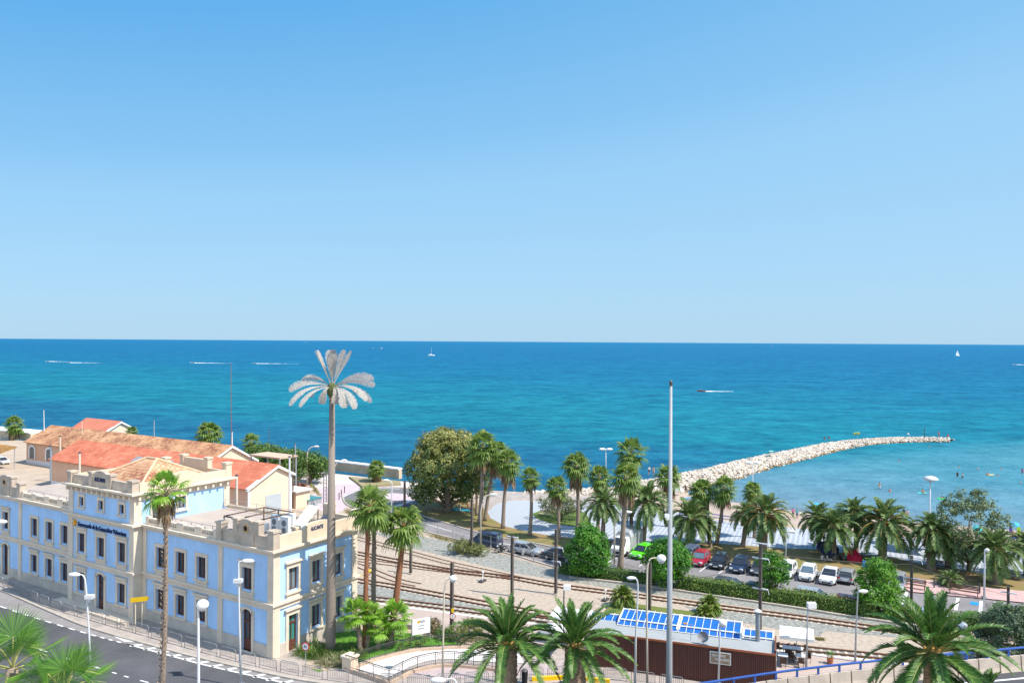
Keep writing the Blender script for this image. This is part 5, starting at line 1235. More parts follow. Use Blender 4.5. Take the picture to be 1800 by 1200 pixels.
# cycads on the turf
CYC = cm('cycad_crown', phoenix_crown(random.Random(90), 70, 1.35, 26, 0.028, 0.22, -0.35, 0.22, 0.6), (leafmat('cycad_leaves', (0.05, 0.12, 0.012), (0.17, 0.25, 0.03), (0.36, 0.34, 0.06), 0.2), RIB))
def cycad(label, foot, top, sc, name='cycad'):
    b, tp_ = up_to(*foot, *top)
    palm_thing(name, label, 'cycad', b, tp_, 'cycads behind the cafe', CYC, CYC[0].materials[0], PALMBARK, 0.22, 0.2, scale=sc, seed=700)
cycad('round cycad on the left corner of the turf terrace', (1095, 1066), (1095, 1050), 1.1)
cycad('round cycad at the right end of the turf terrace', (1247, 1078), (1247, 1066), 1.05)
cycad('low spreading cycad in front of the right one, over the blue canopy', (1240, 1088), (1240, 1080), 0.85)
# hedges
def hedge(label, pts, wd, h, m, seed, dens=46, size=0.12):
    rng = random.Random(seed); P = smooth_path(uv(pts), 6); o = P[0]
    t = thing('clipped_hedge', label, 'hedge', o)
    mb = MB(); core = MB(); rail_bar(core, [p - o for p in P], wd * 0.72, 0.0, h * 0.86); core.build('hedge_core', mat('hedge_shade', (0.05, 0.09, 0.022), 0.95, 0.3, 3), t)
    for a, b in zip(P[:-1], P[1:]):
        d = (b - a); L_ = d.length; d = d.normalized(); n_ = Vector((-d.y, d.x, 0))
        for k in range(int(dens * L_ * (wd + 2 * h))):
            s = rng.uniform(0, wd + 2 * h); q = rng.uniform(0, L_)
            if s < h: p = a + d * q - n_ * wd / 2 + Vector((0, 0, s)); nn = -n_
            elif s < h + wd: p = a + d * q + n_ * (s - h - wd / 2) + Vector((0, 0, h)); nn = up
            else: p = a + d * q + n_ * wd / 2 + Vector((0, 0, s - h - wd)); nn = n_
            p = p - o + Vector((rng.gauss(0, 0.07), rng.gauss(0, 0.07), rng.gauss(0, 0.08)))
            nn = (nn + Vector((rng.uniform(-1, 1), rng.uniform(-1, 1), rng.uniform(-0.4, 1))) * 0.7).normalized()
            t1 = nn.cross(Vector((rng.uniform(-1, 1), rng.uniform(-1, 1), rng.uniform(-1, 1)))).normalized(); t2 = nn.cross(t1); sz = size * rng.uniform(0.6, 1.1)
            mb.add([p - t1 * sz, p - t2 * sz * 0.5, p + t1 * sz, p + t2 * sz * 0.5], [(0, 1, 2, 3)])
    mb.build('hedge_leaves', m, t, fix=False)
L_HDG = leafmat('hedge_leaves', (0.09, 0.16, 0.025), (0.21, 0.29, 0.05), (0.26, 0.31, 0.07), 0.2)
hedge('long clipped hedge between the car park and the railway', [(1190, 1033), (1260, 1044), (1340, 1055), (1400, 1063), (1480, 1075), (1540, 1084)], 1.5, 1.5, L_HDG, 1)
hedge('darker short hedge between the two dense green trees', [(985, 1006), (1040, 1013), (1100, 1020), (1150, 1027)], 1.3, 1.2, L_DK, 2)
hedge('dark hedge continuing right behind the huge canary palm', [(1555, 1084), (1620, 1092), (1690, 1101), (1760, 1111)], 1.5, 1.3, L_DK, 3)
def weeds(label, pts, m, seed, n, h):
    rng = random.Random(seed); mb = MB(); P = uv(pts); c = sum(P, Vector()) / len(P)
    for k in range(n):
        w_ = [rng.random() for _ in P]; s = sum(w_); p = sum((q * x for q, x in zip(P, w_)), Vector()) / s - c
        a = rng.uniform(0, 6.28); e = p + Vector((math.cos(a) * 0.15, math.sin(a) * 0.15, h * rng.uniform(0.4, 1))); sd = Vector((-math.sin(a), math.cos(a), 0)) * 0.06
        mb.add([p - sd, p + sd, e], [(0, 1, 2)])
    o = mb.build('weeds', m, fix=False, loc=c); tag(o, kind='stuff')
DRYG = leafmat('dry_grass', (0.22, 0.20, 0.08), (0.40, 0.34, 0.16), None, 0.2)
weeds('', [(740, 933), (800, 948), (815, 958), (760, 948)], DRYG, 1, 700, 0.3)
weeds('', [(1428, 1118), (1455, 1121), (1452, 1128), (1430, 1124)], DRYG, 2, 260, 0.2)
weeds('', [(605, 890), (640, 905), (630, 912), (600, 902)], DRYG, 3, 500, 0.4)
weeds('', [(535, 838), (560, 860), (575, 885), (545, 862)], DRYG, 4, 500, 0.5)
weeds('', [(620, 843), (660, 850), (690, 852), (650, 846)], DRYG, 5, 500, 0.5)

# ================================================================== BREAKWATER
ROCK = leafmat('breakwater_rock', (0.44, 0.37, 0.30), (0.63, 0.56, 0.48), (0.72, 0.66, 0.58), 0.0, 0.95)
ROCKW = leafmat('tide_stained_rock', (0.16, 0.10, 0.05), (0.34, 0.23, 0.12), None, 0.0, 0.95)
def rubble(name, label, pts, half0, half1, h0, h1, n, seed, smin=0.6, smax=1.5):
    rng = random.Random(seed); P = smooth_path(uv(pts, 0.4), 8); o = P[0].copy(); o.z = SEA
    t = thing(name, label, 'breakwater', o); t['kind'] = 'thing'
    acc = [0]
    for a, b in zip(P[:-1], P[1:]): acc.append(acc[-1] + (b - a).length)
    T = acc[-1]
    core = MB(); k_ = len(P); vs = []; fs = []
    for i, p in enumerate(P):
        f = acc[i] / T; hw = half0 + (half1 - half0) * f; hh = h0 + (h1 - h0) * f
        d = (P[min(i + 1, k_ - 1)] - P[max(i - 1, 0)]).normalized(); nn = Vector((-d.y, d.x, 0))
        for s, z in ((-1.05, -1.2), (-0.5, hh * 0.62), (0, hh * 0.72), (0.5, hh * 0.62), (1.05, -1.2)): q = p + nn * hw * s - o; vs.append((q.x, q.y, z))
        if i:
            b0 = (i - 1) * 5
            for j in range(4): fs.append((b0 + j, b0 + j + 1, b0 + 6 + j, b0 + 5 + j))
    core.add(vs, fs); core.build('rubble_core', mat('rubble_shade', (0.38, 0.31, 0.25), 0.95, 0.3, 1), t)
    ms = MB(); wet = MB()
    for k in range(n):
        s = (rng.random() ** 0.9) * T; i = max(j for j in range(k_) if acc[j] <= s); i = min(i, k_ - 2)
        f = s / T; hw = half0 + (half1 - half0) * f; hh = h0 + (h1 - h0) * f
        p = P[i].lerp(P[i + 1], (s - acc[i]) / max(1e-6, acc[i + 1] - acc[i])); d = (P[i + 1] - P[i]).normalized(); nn = Vector((-d.y, d.x, 0))
        x = rng.uniform(-1.05, 1.05); prof = hh * (1 - abs(x) ** 2.2) * 0.92
        z = max(-0.2, prof) + rng.uniform(-0.25, 0.2)
        c = p + nn * x * hw - o; c.z = z; sz = rng.uniform(smin, smax) * (0.75 if f > 0.7 else 1)
        R = Matrix.Rotation(rng.uniform(0, 6.3), 3, 'Z') @ Matrix.Rotation(rng.uniform(-0.6, 0.6), 3, 'X') @ Matrix.Rotation(rng.uniform(-0.5, 0.5), 3, 'Y')
        dx, dy, dz = sz * rng.uniform(0.7, 1.2), sz * rng.uniform(0.6, 1.0), sz * rng.uniform(0.4, 0.75)
        V = []
        for (a, b, e) in ((-1, -1, -1), (1, -1, -1), (1, 1, -1), (-1, 1, -1), (-1, -1, 1), (1, -1, 1), (1, 1, 1), (-1, 1, 1)):
            q = 0.5 * (0.72 if e > 0 else 1)
            V.append(R @ Vector((a * dx * q * rng.uniform(0.75, 1.1), b * dy * q * rng.uniform(0.75, 1.1), e * dz * 0.5 * rng.uniform(0.8, 1.1))) + c)
        (wet if z < 0.25 and rng.random() < 0.8 else ms).add(V, [(3, 2, 1, 0), (4, 5, 6, 7), (0, 1, 5, 4), (1, 2, 6, 5), (2, 3, 7, 6), (3, 0, 4, 7)])
    o1 = ms.build('boulder_pile', ROCK, t); o1['kind'] = 'stuff'; o2 = wet.build('waterline_boulders', ROCKW, t); o2['kind'] = 'stuff'
rubble('breakwater', 'long curved breakwater of pale boulders running out into the sea',
       [(1120, 847), (1160, 842), (1200, 834), (1260, 821), (1330, 803), (1400, 788), (1450, 777), (1500, 769), (1560, 764.5), (1620, 763), (1660, 763.5), (1670, 764)], 5.4, 3.0, 1.8, 0.85, 8000, 5, 0.4, 0.9)
rubble('rubble_bank', 'low bank of pale rubble along the shore below the fan palms', [(900, 863), (960, 860), (1020, 858), (1080, 856), (1140, 852)], 4.2, 5.6, 1.2, 1.8, 1300, 6, 0.45, 0.95)

# ================================================================== METAL PALM MAST
mp = g(581, 1147); mt = at(580, 700, mp.y)
MAST = thing('metal_palm_mast', 'tall antenna mast disguised as a palm with white feathery metal fronds', 'antenna mast', mp)
hM = mt.z
tk = MB(); tk.tube([(0, 0, -0.1), (0, 0, 1.2), (0, 0, 6), (0, 0, hM)], [0.5, 0.44, 0.4, 0.23], 20); tk.build('trunk', mat('mast_ringed_grey', (0.225, 0.185, 0.155), 0.8, 0.12, 1.2, 0.3, streak=(0.3, 0.3, 9)), MAST, smooth=True)
b = MB(); b.tube([(0, 0, hM - 0.1), (0, 0, hM + 0.06)], 0.27, 16); b.build('collar', mat('mast_collar', (0.50, 0.36, 0.26), 0.7, 0.1), MAST)
kn = MB(); rng = random.Random(3)
kn.lathe([(0.24, 0.0), (0.44, 0.35), (0.47, 0.75), (0.32, 1.1), (0.12, 1.3)], (0, 0, hM + 0.06), 14)
for k in range(70):
    a = k * 2.39996; z = hM + 0.25 + 0.95 * k / 70; r = 0.43
    d = Vector((math.cos(a), math.sin(a), 0)); s = Vector((-math.sin(a), math.cos(a), 0)) * 0.05
    kn.add([d * r * 0.9 + Vector((0, 0, z)) - s, d * r * 0.9 + Vector((0, 0, z)) + s, d * (r + 0.12) + Vector((0, 0, z + 0.28))], [(0, 1, 2)])
kn.build('green_heart', mat('heart_green', (0.11, 0.13, 0.045), 0.8, 0.3, 6), MAST, fix=False)
FEATH = leafmat('white_metal_frond', (0.42, 0.38, 0.34), (0.62, 0.58, 0.53), None, 0.25, 0.6)
FEATHG = leafmat('grey_metal_frond', (0.20, 0.20, 0.21), (0.34, 0.33, 0.33), None, 0.3, 0.6)
def feather(az, el, L_, droop, wmax, m, seed, roll=0.0):
    rng = random.Random(seed); P = frond_path(az, el, L_, droop, 12, 0.16)
    mb = MB(); mb.tube(P, [0.05 * (1 - 0.7 * i / 12) for i in range(13)], 5)
    for j in range(120):
        s = 0.2 + 0.8 * j / 119; x = s * 12; i = min(int(x), 11); q = P[i].lerp(P[i + 1], x - i); d = (P[i + 1] - P[i]).normalized()
        side = Vector((-math.sin(az), math.cos(az), 0)); nn = side.cross(d).normalized()
        side = (side * math.cos(roll) + nn * math.sin(roll)).normalized()
        k = (s - 0.2) / 0.8
        w_ = wmax * min(1, (0.1 + 1.5 * k)) * (math.sqrt(max(0.0, 1 - ((k - 0.72) / 0.29) ** 2)) if k > 0.72 else 1) + 0.03
        for sg in (-1, 1):
            e = q + side * sg * w_ * rng.uniform(0.66, 1.12) + d * w_ * 0.35
            mb.add([q - d * 0.017, q + d * 0.017, e + d * 0.012, e - d * 0.012], [(0, 1, 2, 3)])
    mb.build('frond', m, MAST, fix=False, loc=(0, 0, hM + 0.95))
for k, (az, el, L_, dr, wm, gm, ro) in enumerate([(195, 70, 3.7, 0.012, 0.34, 0, 0.5), (170, 65, 3.8, 0.015, 0.36, 0, -0.6), (255, 84, 2.9, 0.0, 0.42, 0, 0), (290, 82, 3.1, 0.0, 0.42, 0, 0), (345, 72, 3.7, 0.01, 0.4, 0, 0.4), (10, 65, 3.8, 0.012, 0.34, 0, 0.6), (90, 84, 3.5, 0.0, 0.44, 1, 0), (125, 79, 3.5, 0.0, 0.42, 0, 0.3),
     (183, 22, 3.9, 0.10, 0.46, 0, 0.9), (160, 34, 3.3, 0.09, 0.42, 0, 0.8), (206, 10, 4.2, 0.13, 0.3, 0, 0.7), (222, 2, 3.6, 0.12, 0.26, 0, 0.5), (238, 8, 2.0, 0.36, 0.40, 0, 0.3), (300, 6, 2.0, 0.34, 0.40, 0, -0.2), (316, 8, 2.8, 0.25, 0.46, 0, -0.3), (330, 4, 3.4, 0.17, 0.36, 0, -0.6), (348, 14, 3.6, 0.13, 0.34, 0, -0.8), (4, 26, 3.8, 0.09, 0.46, 1, -0.9), (24, 34, 3.9, 0.09, 0.5, 1, -0.8), (356, 10, 3.9, 0.12, 0.38, 1, -0.7), (60, 20, 3.3, 0.13, 0.42, 1, -0.4), (140, 16, 3.4, 0.14, 0.42, 0, 0.4)]):
    feather(math.radians(az), math.radians(el), L_ * (0.88 if el > 60 else 0.95), dr, wm * 0.86, FEATHG if gm else FEATH, k, ro)

# ================================================================== LAMPS, MASTS, SIGNS
def ell(mb, c, r, n=12, m_=8, half=False):
    vs = []; fs = []
    for i in range(m_ + 1):
        ph = -PI / 2 + PI * i / m_
        if half: ph = PI / 2 * i / m_
        for k in range(n): a = 2 * PI * k / n; vs.append((c[0] + r[0] * math.cos(ph) * math.cos(a), c[1] + r[1] * math.cos(ph) * math.sin(a), c[2] + r[2] * math.sin(ph)))
        if i:
            o = (i - 1) * n
            for k in range(n): fs.append((o + k, o + (k + 1) % n, o + n + (k + 1) % n, o + n + k))
    mb.add(vs, fs)
LENS = mat('lamp_lens', (0.42, 0.44, 0.45), 0.3, 0.1, 3)
def lamp(label, Y, px, head, group, r=0.075, m=None, extra=None, foot=None, hl=1.0):
    """px: pole from foot to tip in pixels at the distance Y; foot drops to the ground"""
    m = m or LAMPW
    P = [at(u, v, Y) for u, v in px]; base = Vector((P[0].x, P[0].y, 0)) if not foot else foot
    t = thing('street_lamp', label, 'street lamp', base, 0, group)
    Q = [Vector((0, 0, 0))] + [p - base for p in P if p.z > 0.3]
    if len(Q) > 3: Q = Q[:2] + smooth_path(Q[1:], 4)[1:]
    b = MB(); n = len(Q); b.tube(Q, [r * 1.35 if i == 0 else r * (1 - 0.45 * i / n) for i in range(n)], 8); b.build('pole', m, t, smooth=True)
    b = MB(); b.box(-0.22, -0.22, 0, 0.22, 0.22, 0.25); b.build('foot', GREYMET, t)
    e = Q[-1]; d = (Q[-1] - Q[-2]); sg = 1 if d.x >= 0 else -1
    h = MB(); l = MB()
    if head == 'drop':
        ell(h, (e.x + sg * 0.35 * hl, e.y, e.z + 0.03), (0.5 * hl, 0.2 * hl, 0.17 * hl)); ell(l, (e.x + sg * 0.45 * hl, e.y, e.z - 0.07 * hl), (0.3 * hl, 0.15 * hl, 0.12 * hl))
    elif head == 'globe':
        ell(h, (e.x + sg * 0.2, e.y, e.z), (0.36 * hl, 0.34 * hl, 0.3 * hl)); ell(l, (e.x + sg * 0.2, e.y, e.z - 0.2 * hl), (0.25 * hl, 0.25 * hl, 0.2 * hl))
    elif head == 'box':
        h.box(e.x - 0.05, e.y - 0.22, e.z - 0.3, e.x + 0.62 * hl, e.y + 0.22, e.z + 0.12); l.box(e.x, e.y - 0.18, e.z - 0.33, e.x + 0.55 * hl, e.y + 0.18, e.z - 0.302)
    elif head == 'mushroom':
        h.lathe([(0.05, 0.05), (0.95, -0.1), (1.0, -0.02), (0.6, 0.28), (0.0, 0.4)], (e.x, e.y, e.z), 16); l.lathe([(0.0, -0.35), (0.55, -0.3), (0.7, -0.11), (0.06, 0.0)], (e.x, e.y, e.z), 16)
    elif head == 'twin':
        for s in (-1, 1): ell(h, (e.x + s * 0.6, e.y, e.z + 0.1), (0.55, 0.25, 0.18)); ell(l, (e.x + s * 0.6, e.y, e.z - 0.02), (0.35, 0.2, 0.12))
        h.tube([(e.x - 0.6, e.y, e.z), (e.x + 0.6, e.y, e.z)], 0.05, 6)
    h.build('lamp_head', WHITE if head != 'mushroom' else LAMPW, t, smooth=head != 'box'); l.build('lens', LENS, t)
    if extra:
        p = at(extra[0], extra[1], Y) - base; b = MB(); b.box(p.x - 0.28, p.y - 0.25, p.z - 0.22, p.x + 0.36, p.y + 0.2, p.z + 0.05); b.tube([(p.x, p.y, p.z - 0.5), (p.x, p.y, p.z - 0.23)], 0.13, 8); b.build('floodlight', LAMPW, t)
    return t
LG = 'street lamps along the avenue'
def Yf(u, v): return g(u, v).y
lamp('white teardrop lamp with a floodlight box, left on the near kerb before the arched door', Yf(160, 1192), [(160, 1192), (157, 1120), (151, 1030), (146, 1011), (139, 1010)], 'drop', LG, extra=(157, 1046))
lamp('white teardrop lamp leaning in over the left edge of the photo', 62, [(-20, 1215), (-19, 1000), (-16, 922), (-6, 917)], 'drop', LG)
lamp('white teardrop lamp with a floodlight box in front of the arched corner door', 62, [(424, 1206), (421, 1100), (419.5, 1000), (420.5, 987.5), (428, 986)], 'drop', LG, extra=(418, 1018))
lamp('thick white globe headed lamp between the slender palm and the corner lamp', 54, [(349, 1250), (349, 1150), (348.5, 1078), (348, 1066), (351, 1062)], 'globe', LG, r=0.11, hl=1.15)
lamp('curved white lamp by the catenary post left of the canary palm pair', Yf(778, 1195), [(778, 1195), (779, 1120), (781, 1040), (785, 1020), (792, 1016)], 'globe', LG, hl=0.85, m=LAMPT)
lamp('low lamp whose white head just rises over the bottom edge', 50, [(803, 1290), (803, 1215), (800, 1195), (790, 1192), (780, 1195)], 'drop', LG, hl=1.0)
lamp('left facing curved lamp in front of the bright green tree left of the tall mast', 60, [(1116, 1230), (1117.5, 1120), (1121, 1040), (1120, 1020), (1116, 1016)], 'drop', LG, hl=0.75)
lamp('curved sand lamp reaching right over the tall mast', 60, [(1138, 1230), (1137, 1100), (1137.5, 1010), (1141, 985), (1150, 980), (1158, 981)], 'globe', LG, m=LAMPT, hl=1.0)
lamp('globe lamp in front of the kiosk name board', Yf(1263, 1205), [(1263, 1208), (1265, 1120), (1266, 1094)], 'globe', LG, hl=0.9)
lamp('grey lamp with a box head right of the white parasol', Yf(1417, 1182), [(1417, 1182), (1419, 1100), (1420.5, 1061)], 'box', LG, m=GREYMET)
lamp('grey lamp with a drop head left of the lime green tree', Yf(1503, 1168), [(1503, 1168), (1505, 1100), (1508, 1042), (1511, 1039)], 'drop', LG, m=GREYMET, hl=0.85)
lamp('slim grey lamp with a box head facing left near the canary palm pair', Yf(991, 1102), [(991, 1102), (991, 1060), (991.5, 1030)], 'box', LG, m=DKMET)
SG_ = 'sand coloured curved lamps of the seaside road'
lamp('curved sand lamp behind the feathery shrub at the dark blue van', Yf(845, 967), [(845, 967), (845, 900), (849, 880), (856, 871), (862, 869)], 'drop', SG_, m=LAMPT, r=0.09)
lamp('curved sand lamp beside the parked camper', Yf(1080, 995), [(1080, 995), (1080, 925), (1084, 908), (1091, 901), (1099, 900)], 'drop', SG_, m=LAMPT, r=0.09)
lamp('slim white lamp behind the white car by the round headed tree', Yf(1381, 988), [(1381, 988), (1382, 950), (1383, 936), (1387, 934)], 'drop', SG_, r=0.07)
lamp('white lamp pole in front of the stout palm at the right', Yf(1730, 1052), [(1730, 1052), (1730.5, 1000), (1731, 968), (1732, 966)], 'globe', SG_, r=0.09, hl=0.6)
lamp('white lamp at the roundabout with its head to the left', Yf(688, 915), [(688, 915), (688.5, 870), (689, 850), (687, 846), (683, 844)], 'drop', SG_, r=0.09)
lamp('white lamp on the plaza right of the metal palm mast', Yf(588, 892), [(588, 892), (587, 840), (588, 822), (594, 811), (601, 809)], 'drop', SG_, r=0.09)
lamp('taller sand lamp in front of the quay trees', Yf(540, 852), [(540, 852), (539.5, 810), (541, 793), (547, 786), (553, 784.5)], 'drop', SG_, m=LAMPT, r=0.11)
BGL = 'tall lamps on the beach side'
lamp('tall twin headed grey lamp by the rubble bank', Yf(1066, 884), [(1066, 884), (1065, 840), (1065, 790)], 'twin', BGL, m=GREYMET, r=0.1)
lamp('tall mushroom headed lamp in front of the bathing cove', Yf(1632, 962), [(1632, 962), (1634, 900), (1635.5, 841)], 'mushroom', BGL, r=0.11)
lamp('tall thin lamp standing before the breakwater', Yf(1324, 930), [(1324, 930), (1323.5, 860), (1323, 814)], 'twin', BGL, r=0.07)
# the big grey mast
bY = 58.0; bb = at(1176, 1235, bY); bb = Vector((bb.x, bb.y, 0)); tz = at(1178, 668, bY)
t = thing('tall_mast', 'tall bare grey steel mast, the highest pole of the right half', 'mast', bb)
b = MB(); b.tube([(0, 0, 0), (0, 0, 3), (0, 0, tz.z - 0.4)], [0.25, 0.235, 0.1], 12); b.build('shaft', mat('mast_grey', (0.30, 0.32, 0.335), 0.5, 0.08, 1.5), t, smooth=True)
b = MB(); b.tube([(0, 0, tz.z - 0.399), (0, 0, tz.z - 0.1), (0, 0, tz.z)], [0.12, 0.12, 0.05], 10); b.build('mast_cap', DKMET, t)
b = MB(); b.lathe([(0.45, 0), (0.45, 0.05), (0.28, 0.3)], n=12); b.build('mast_foot', GREYMET, t)
p = at(1173, 905, bY) - bb; b = MB(); b.box(-0.32, -0.2, p.z - 0.3, -0.1, 0.15, p.z + 0.1); b.box(-0.45, -0.35, p.z - 0.1, -0.2, -0.21, p.z + 0.15); b.build('camera_box', WHITE, t)

# catenary posts
KST = mat('brown_post', (0.115, 0.095, 0.085), 0.7, 0.2, 3)
def cpost(label, foot, topv, arms=(), w_=0.26):
    b0 = g(*foot); tp_ = at(foot[0], topv, b0.y); t = thing('catenary_post', label, 'catenary post', b0, ANG, 'catenary posts of the tram yard')
    h = tp_.z
    b = MB(); b.box(-w_ / 2, -w_ / 2, 0.12, w_ / 2, -w_ / 2 + 0.06, h); b.box(-w_ / 2, w_ / 2 - 0.06, 0.12, w_ / 2, w_ / 2, h); b.box(-w_ * 0.3, -w_ / 2 + 0.061, 0.12, w_ * 0.3, w_ / 2 - 0.061, h); b.build('post', KST, t)
    b = MB(); b.box(-0.3, -0.3, 0, 0.3, 0.3, 0.119); b.build('footing', KERB, t)
    for z, L_ in arms:
        a = MB(); a.box(-0.08, -L_, h * z, 0.08, L_, h * z + 0.1); a.tube([(0, -L_, h * z), (0, -L_ - 0.1, h * z - 0.0 - 0.35)], 0.03, 5); a.build('cross_arm', LAMPW, t)
    return b0 + Vector((0, 0, h))
KP = [cpost('dark catenary post left of the leaning palm over the sidings', (722, 1008), 946),
      cpost('dark catenary post right of the feathery shrubs, beside the van', (829, 974), 876),
      cpost('dark catenary post in the sand with its bracket to the left', (900, 1047), 941, ((0.97, 0.7),)),
      cpost('dark catenary post in the sand left of the dense green tree', (977, 1044), 930, ((0.72, 0.8), (0.5, 0.5))),
      cpost('dark catenary post behind the curved lamp over the blue canopy', (1142, 1075), 988),
      cpost('dark catenary post with twin cross arms right of the cafe', (1336, 1116), 954, ((0.99, 0.75), (0.83, 0.75), (0.5, 0.7))),
      cpost('dark catenary post with pale cross arms before the brown bench', (1602, 1066), 976, ((0.92, 0.9), (0.55, 0.8))),
      cpost('dark catenary post rising from the lime shrub at the right edge', (1772, 1090), 1030, ((0.8, 0.7),)),
      cpost('dark post in the rear yard between the two roundabout lamps', (711, 908), 845),
      cpost('dark post by the platform with a round speed disc', (794, 1116), 988)]
p = at(796, 1081, KP[-1].y); t = thing('speed_disc', 'round white rail speed disc on the platform post', 'sign', Vector((p.x, p.y - 0.2, p.z)))
b = MB(); b.tube([(0, -0.03, 0), (0, 0.0, 0)], 0.28, 16); b.build('disc_rim', REDP, t); b = MB(); b.tube([(0, -0.035, 0), (0, -0.031, 0)], 0.22, 16); b.build('disc_face', WHITE, t)
lettering('2', 0.26, BLACK, t, (0, -0.04, 0), 0, 0.003)
b = MB(); b.box(-0.12, -0.03, 0.34, 0.12, 0, 0.72); b.build('yellow_plate', YELLOW, t)
for k, (i, j) in enumerate(((2, 3), (3, 4), (4, 5), (5, 6), (6, 7))):
    a, b_ = KP[i], KP[j]; t = thing('overhead_wire', 'thin overhead wire, span %s of five along the tram tracks' % ('first', 'second', 'third', 'fourth', 'last')[k], 'wire', a)
    w_ = MB()
    for dz in (-0.9, -2.1): w_.tube([Vector((0, 0, dz)) + (b_ - a) * s + Vector((0, 0, -0.8 * s * (1 - s))) for s in [x / 8 for x in range(9)]], 0.018, 4)
    w_.build('wire_pair', DKMET, t)
# far poles
def pole(name, label, cat, px, Y, r, m, top=None, taper=0.6):
    a, b_ = at(*px[0], Y), at(*px[1], Y); z0 = 0 if a.z < 3 else a.z
    t = thing(name, label, cat, Vector((a.x, a.y, max(0, z0))))
    mb = MB(); mb.tube([(0, 0, 0), (b_.x - a.x, 0, b_.z - max(0, z0))], [r, r * taper], 8); mb.build('shaft', m, t)
    mb = MB(); mb.lathe([(r * taper + 0.06, 0), (r * taper + 0.06, 0.12), (0.0, 0.2)], (b_.x - a.x, 0, b_.z - max(0, z0)), 8); mb.build('cap', DKMET, t)
pole('aerial_mast', 'very thin tall red brown mast behind the warehouse gable', 'mast', ((407, 800), (406, 640)), 150, 0.09, mat('aerial_brown', (0.20, 0.10, 0.09), 0.7, 0.1))
pole('aerial_mast', 'white thicker lower pole beside the very thin mast', 'mast', ((408, 800), (408, 758)), 149, 0.16, LAMPW)
pole('flag_pole', 'thin white pole at the left end of the orange roof ridge', 'pole', ((78, 775), (77, 720)), 175, 0.12, LAMPW)
pole('flag_pole', 'thin pale pole in front of the small far red roof', 'pole', ((145, 790), (144, 739)), 168, 0.1, LAMPT)
pole('flag_pole', 'hair thin pole over the orange roof middle', 'pole', ((271, 790), (271, 738)), 178, 0.07, LAMPT)
pole('flag_pole', 'hair thin pole over the dark quay trees', 'pole', ((473, 800), (473, 755)), 172, 0.08, KST)
pole('yard_post', 'white square topped post before the weathered roof end', 'post', ((106, 808), (106, 767)), 150, 0.16, LAMPT, taper=0.95)
pole('yard_post', 'white post standing before the red roof, left of the lettered gable', 'post', ((140, 836), (140, 796)), 112, 0.15, LAMPT, taper=0.95)
pole('yard_post', 'blue grey post beside the ventilation box', 'post', ((89, 845), (89, 784)), 122, 0.13, mat('blue_grey_post', (0.20, 0.25, 0.30), 0.6, 0.1), taper=0.9)
pole('yard_post', 'cream post behind the right terrace below the red roof', 'post', ((416, 890), (416, 836)), 98, 0.16, LAMPT, taper=0.95)
pole('yard_post', 'pale steel post at the warehouse gable corner', 'post', ((509, 905), (509, 803)), 116, 0.17, LAMPW, taper=0.8)
pole('yard_post', 'dark slim post between the canopy and the cabin', 'post', ((515, 885), (515, 800)), 128, 0.12, KST, taper=0.8)
pole('yard_post', 'grey post behind the quay trees left of the curved lamp', 'post', ((520, 865), (519, 780)), 140, 0.15, GREYMET, taper=0.6)
pole('round_sign_post', 'grey backed round road sign by the seaside road', 'sign', ((803, 948), (803, 922)), Yf(803, 948), 0.04, GREYMET)
lt = thing('lattice_post', 'dark ladder like lattice post left behind the metal palm mast', 'post', g(571, 905), ANG)
yl = g(571, 905).y; hl_ = at(571, 826, yl).z
for s in (-1, 1):
    b = MB(); b.tube([(0, s * 0.28, 0), (0, s * 0.28, hl_)], 0.07, 5); b.build('upright', KST, lt)
b = MB()
for k in range(12): b.box(-0.04, -0.22, 0.4 + k * hl_ / 12.5, 0.04, 0.22, 0.5 + k * hl_ / 12.5)
b.build('rungs', LAMPW, lt)['kind'] = 'stuff'
# road signs
def sign_post(mb, h, r=0.03): mb.tube([(0, 0, 0), (0, 0, h)], r, 6)
t = thing('speed_sign', 'round red rimmed speed limit sign in front of the green door', 'road sign', g(537, 1183), math.radians(-18))
b = MB(); sign_post(b, 2.35); b.build('post', GREYMET, t)
b = MB(); b.tube([(0, -0.05, 2.2), (0, -0.02, 2.2)], 0.36, 20); b.build('sign_rim', REDP, t); b = MB(); b.tube([(0, -0.06, 2.2), (0, -0.051, 2.2)], 0.27, 20); b.build('sign_face', WHITE, t)
lettering('50', 0.3, BLACK, t, (0, -0.065, 2.2), 0, 0.003, bold=True)
t = thing('direction_sign', 'yellow arrow shaped direction sign on two posts at the central block corner', 'road sign', g(247, 1104), math.radians(-4))
b = MB(); b.tube([(0.15, 0, 0), (0.15, 0, 2.75)], 0.05, 6); b.build('post', LAMPT, t); b = MB(); b.tube([(-0.5, 0, 0), (-0.5, 0, 2.5)], 0.05, 6); b.build('post', LAMPT, t)
b = MB(); b.add([(-0.95, -0.08, 2.42), (0.65, -0.08, 2.62), (0.88, -0.08, 2.86), (0.7, -0.08, 3.04), (-0.95, -0.08, 2.84), (-0.95, -0.04, 2.42), (0.65, -0.04, 2.62), (0.88, -0.04, 2.86), (0.7, -0.04, 3.04), (-0.95, -0.04, 2.84)], [(0, 1, 2, 3, 4), (9, 8, 7, 6, 5), (0, 5, 6, 1), (1, 6, 7, 2), (2, 7, 8, 3), (3, 8, 9, 4), (4, 9, 5, 0)]); b.build('arrow_board', YELLOW, t)
t = thing('disabled_parking_sign', 'blue square wheelchair parking sign above the lime green tree', 'road sign', g(1522, 1022), math.radians(-20))
hh = at(1522, 990, g(1522, 1022).y).z
b = MB(); sign_post(b, hh + 0.2); b.build('post', GREYMET, t); b = MB(); b.box(-0.36, -0.06, hh - 0.36, 0.36, -0.03, hh + 0.36); b.build('sign_board', SIGNBL, t)
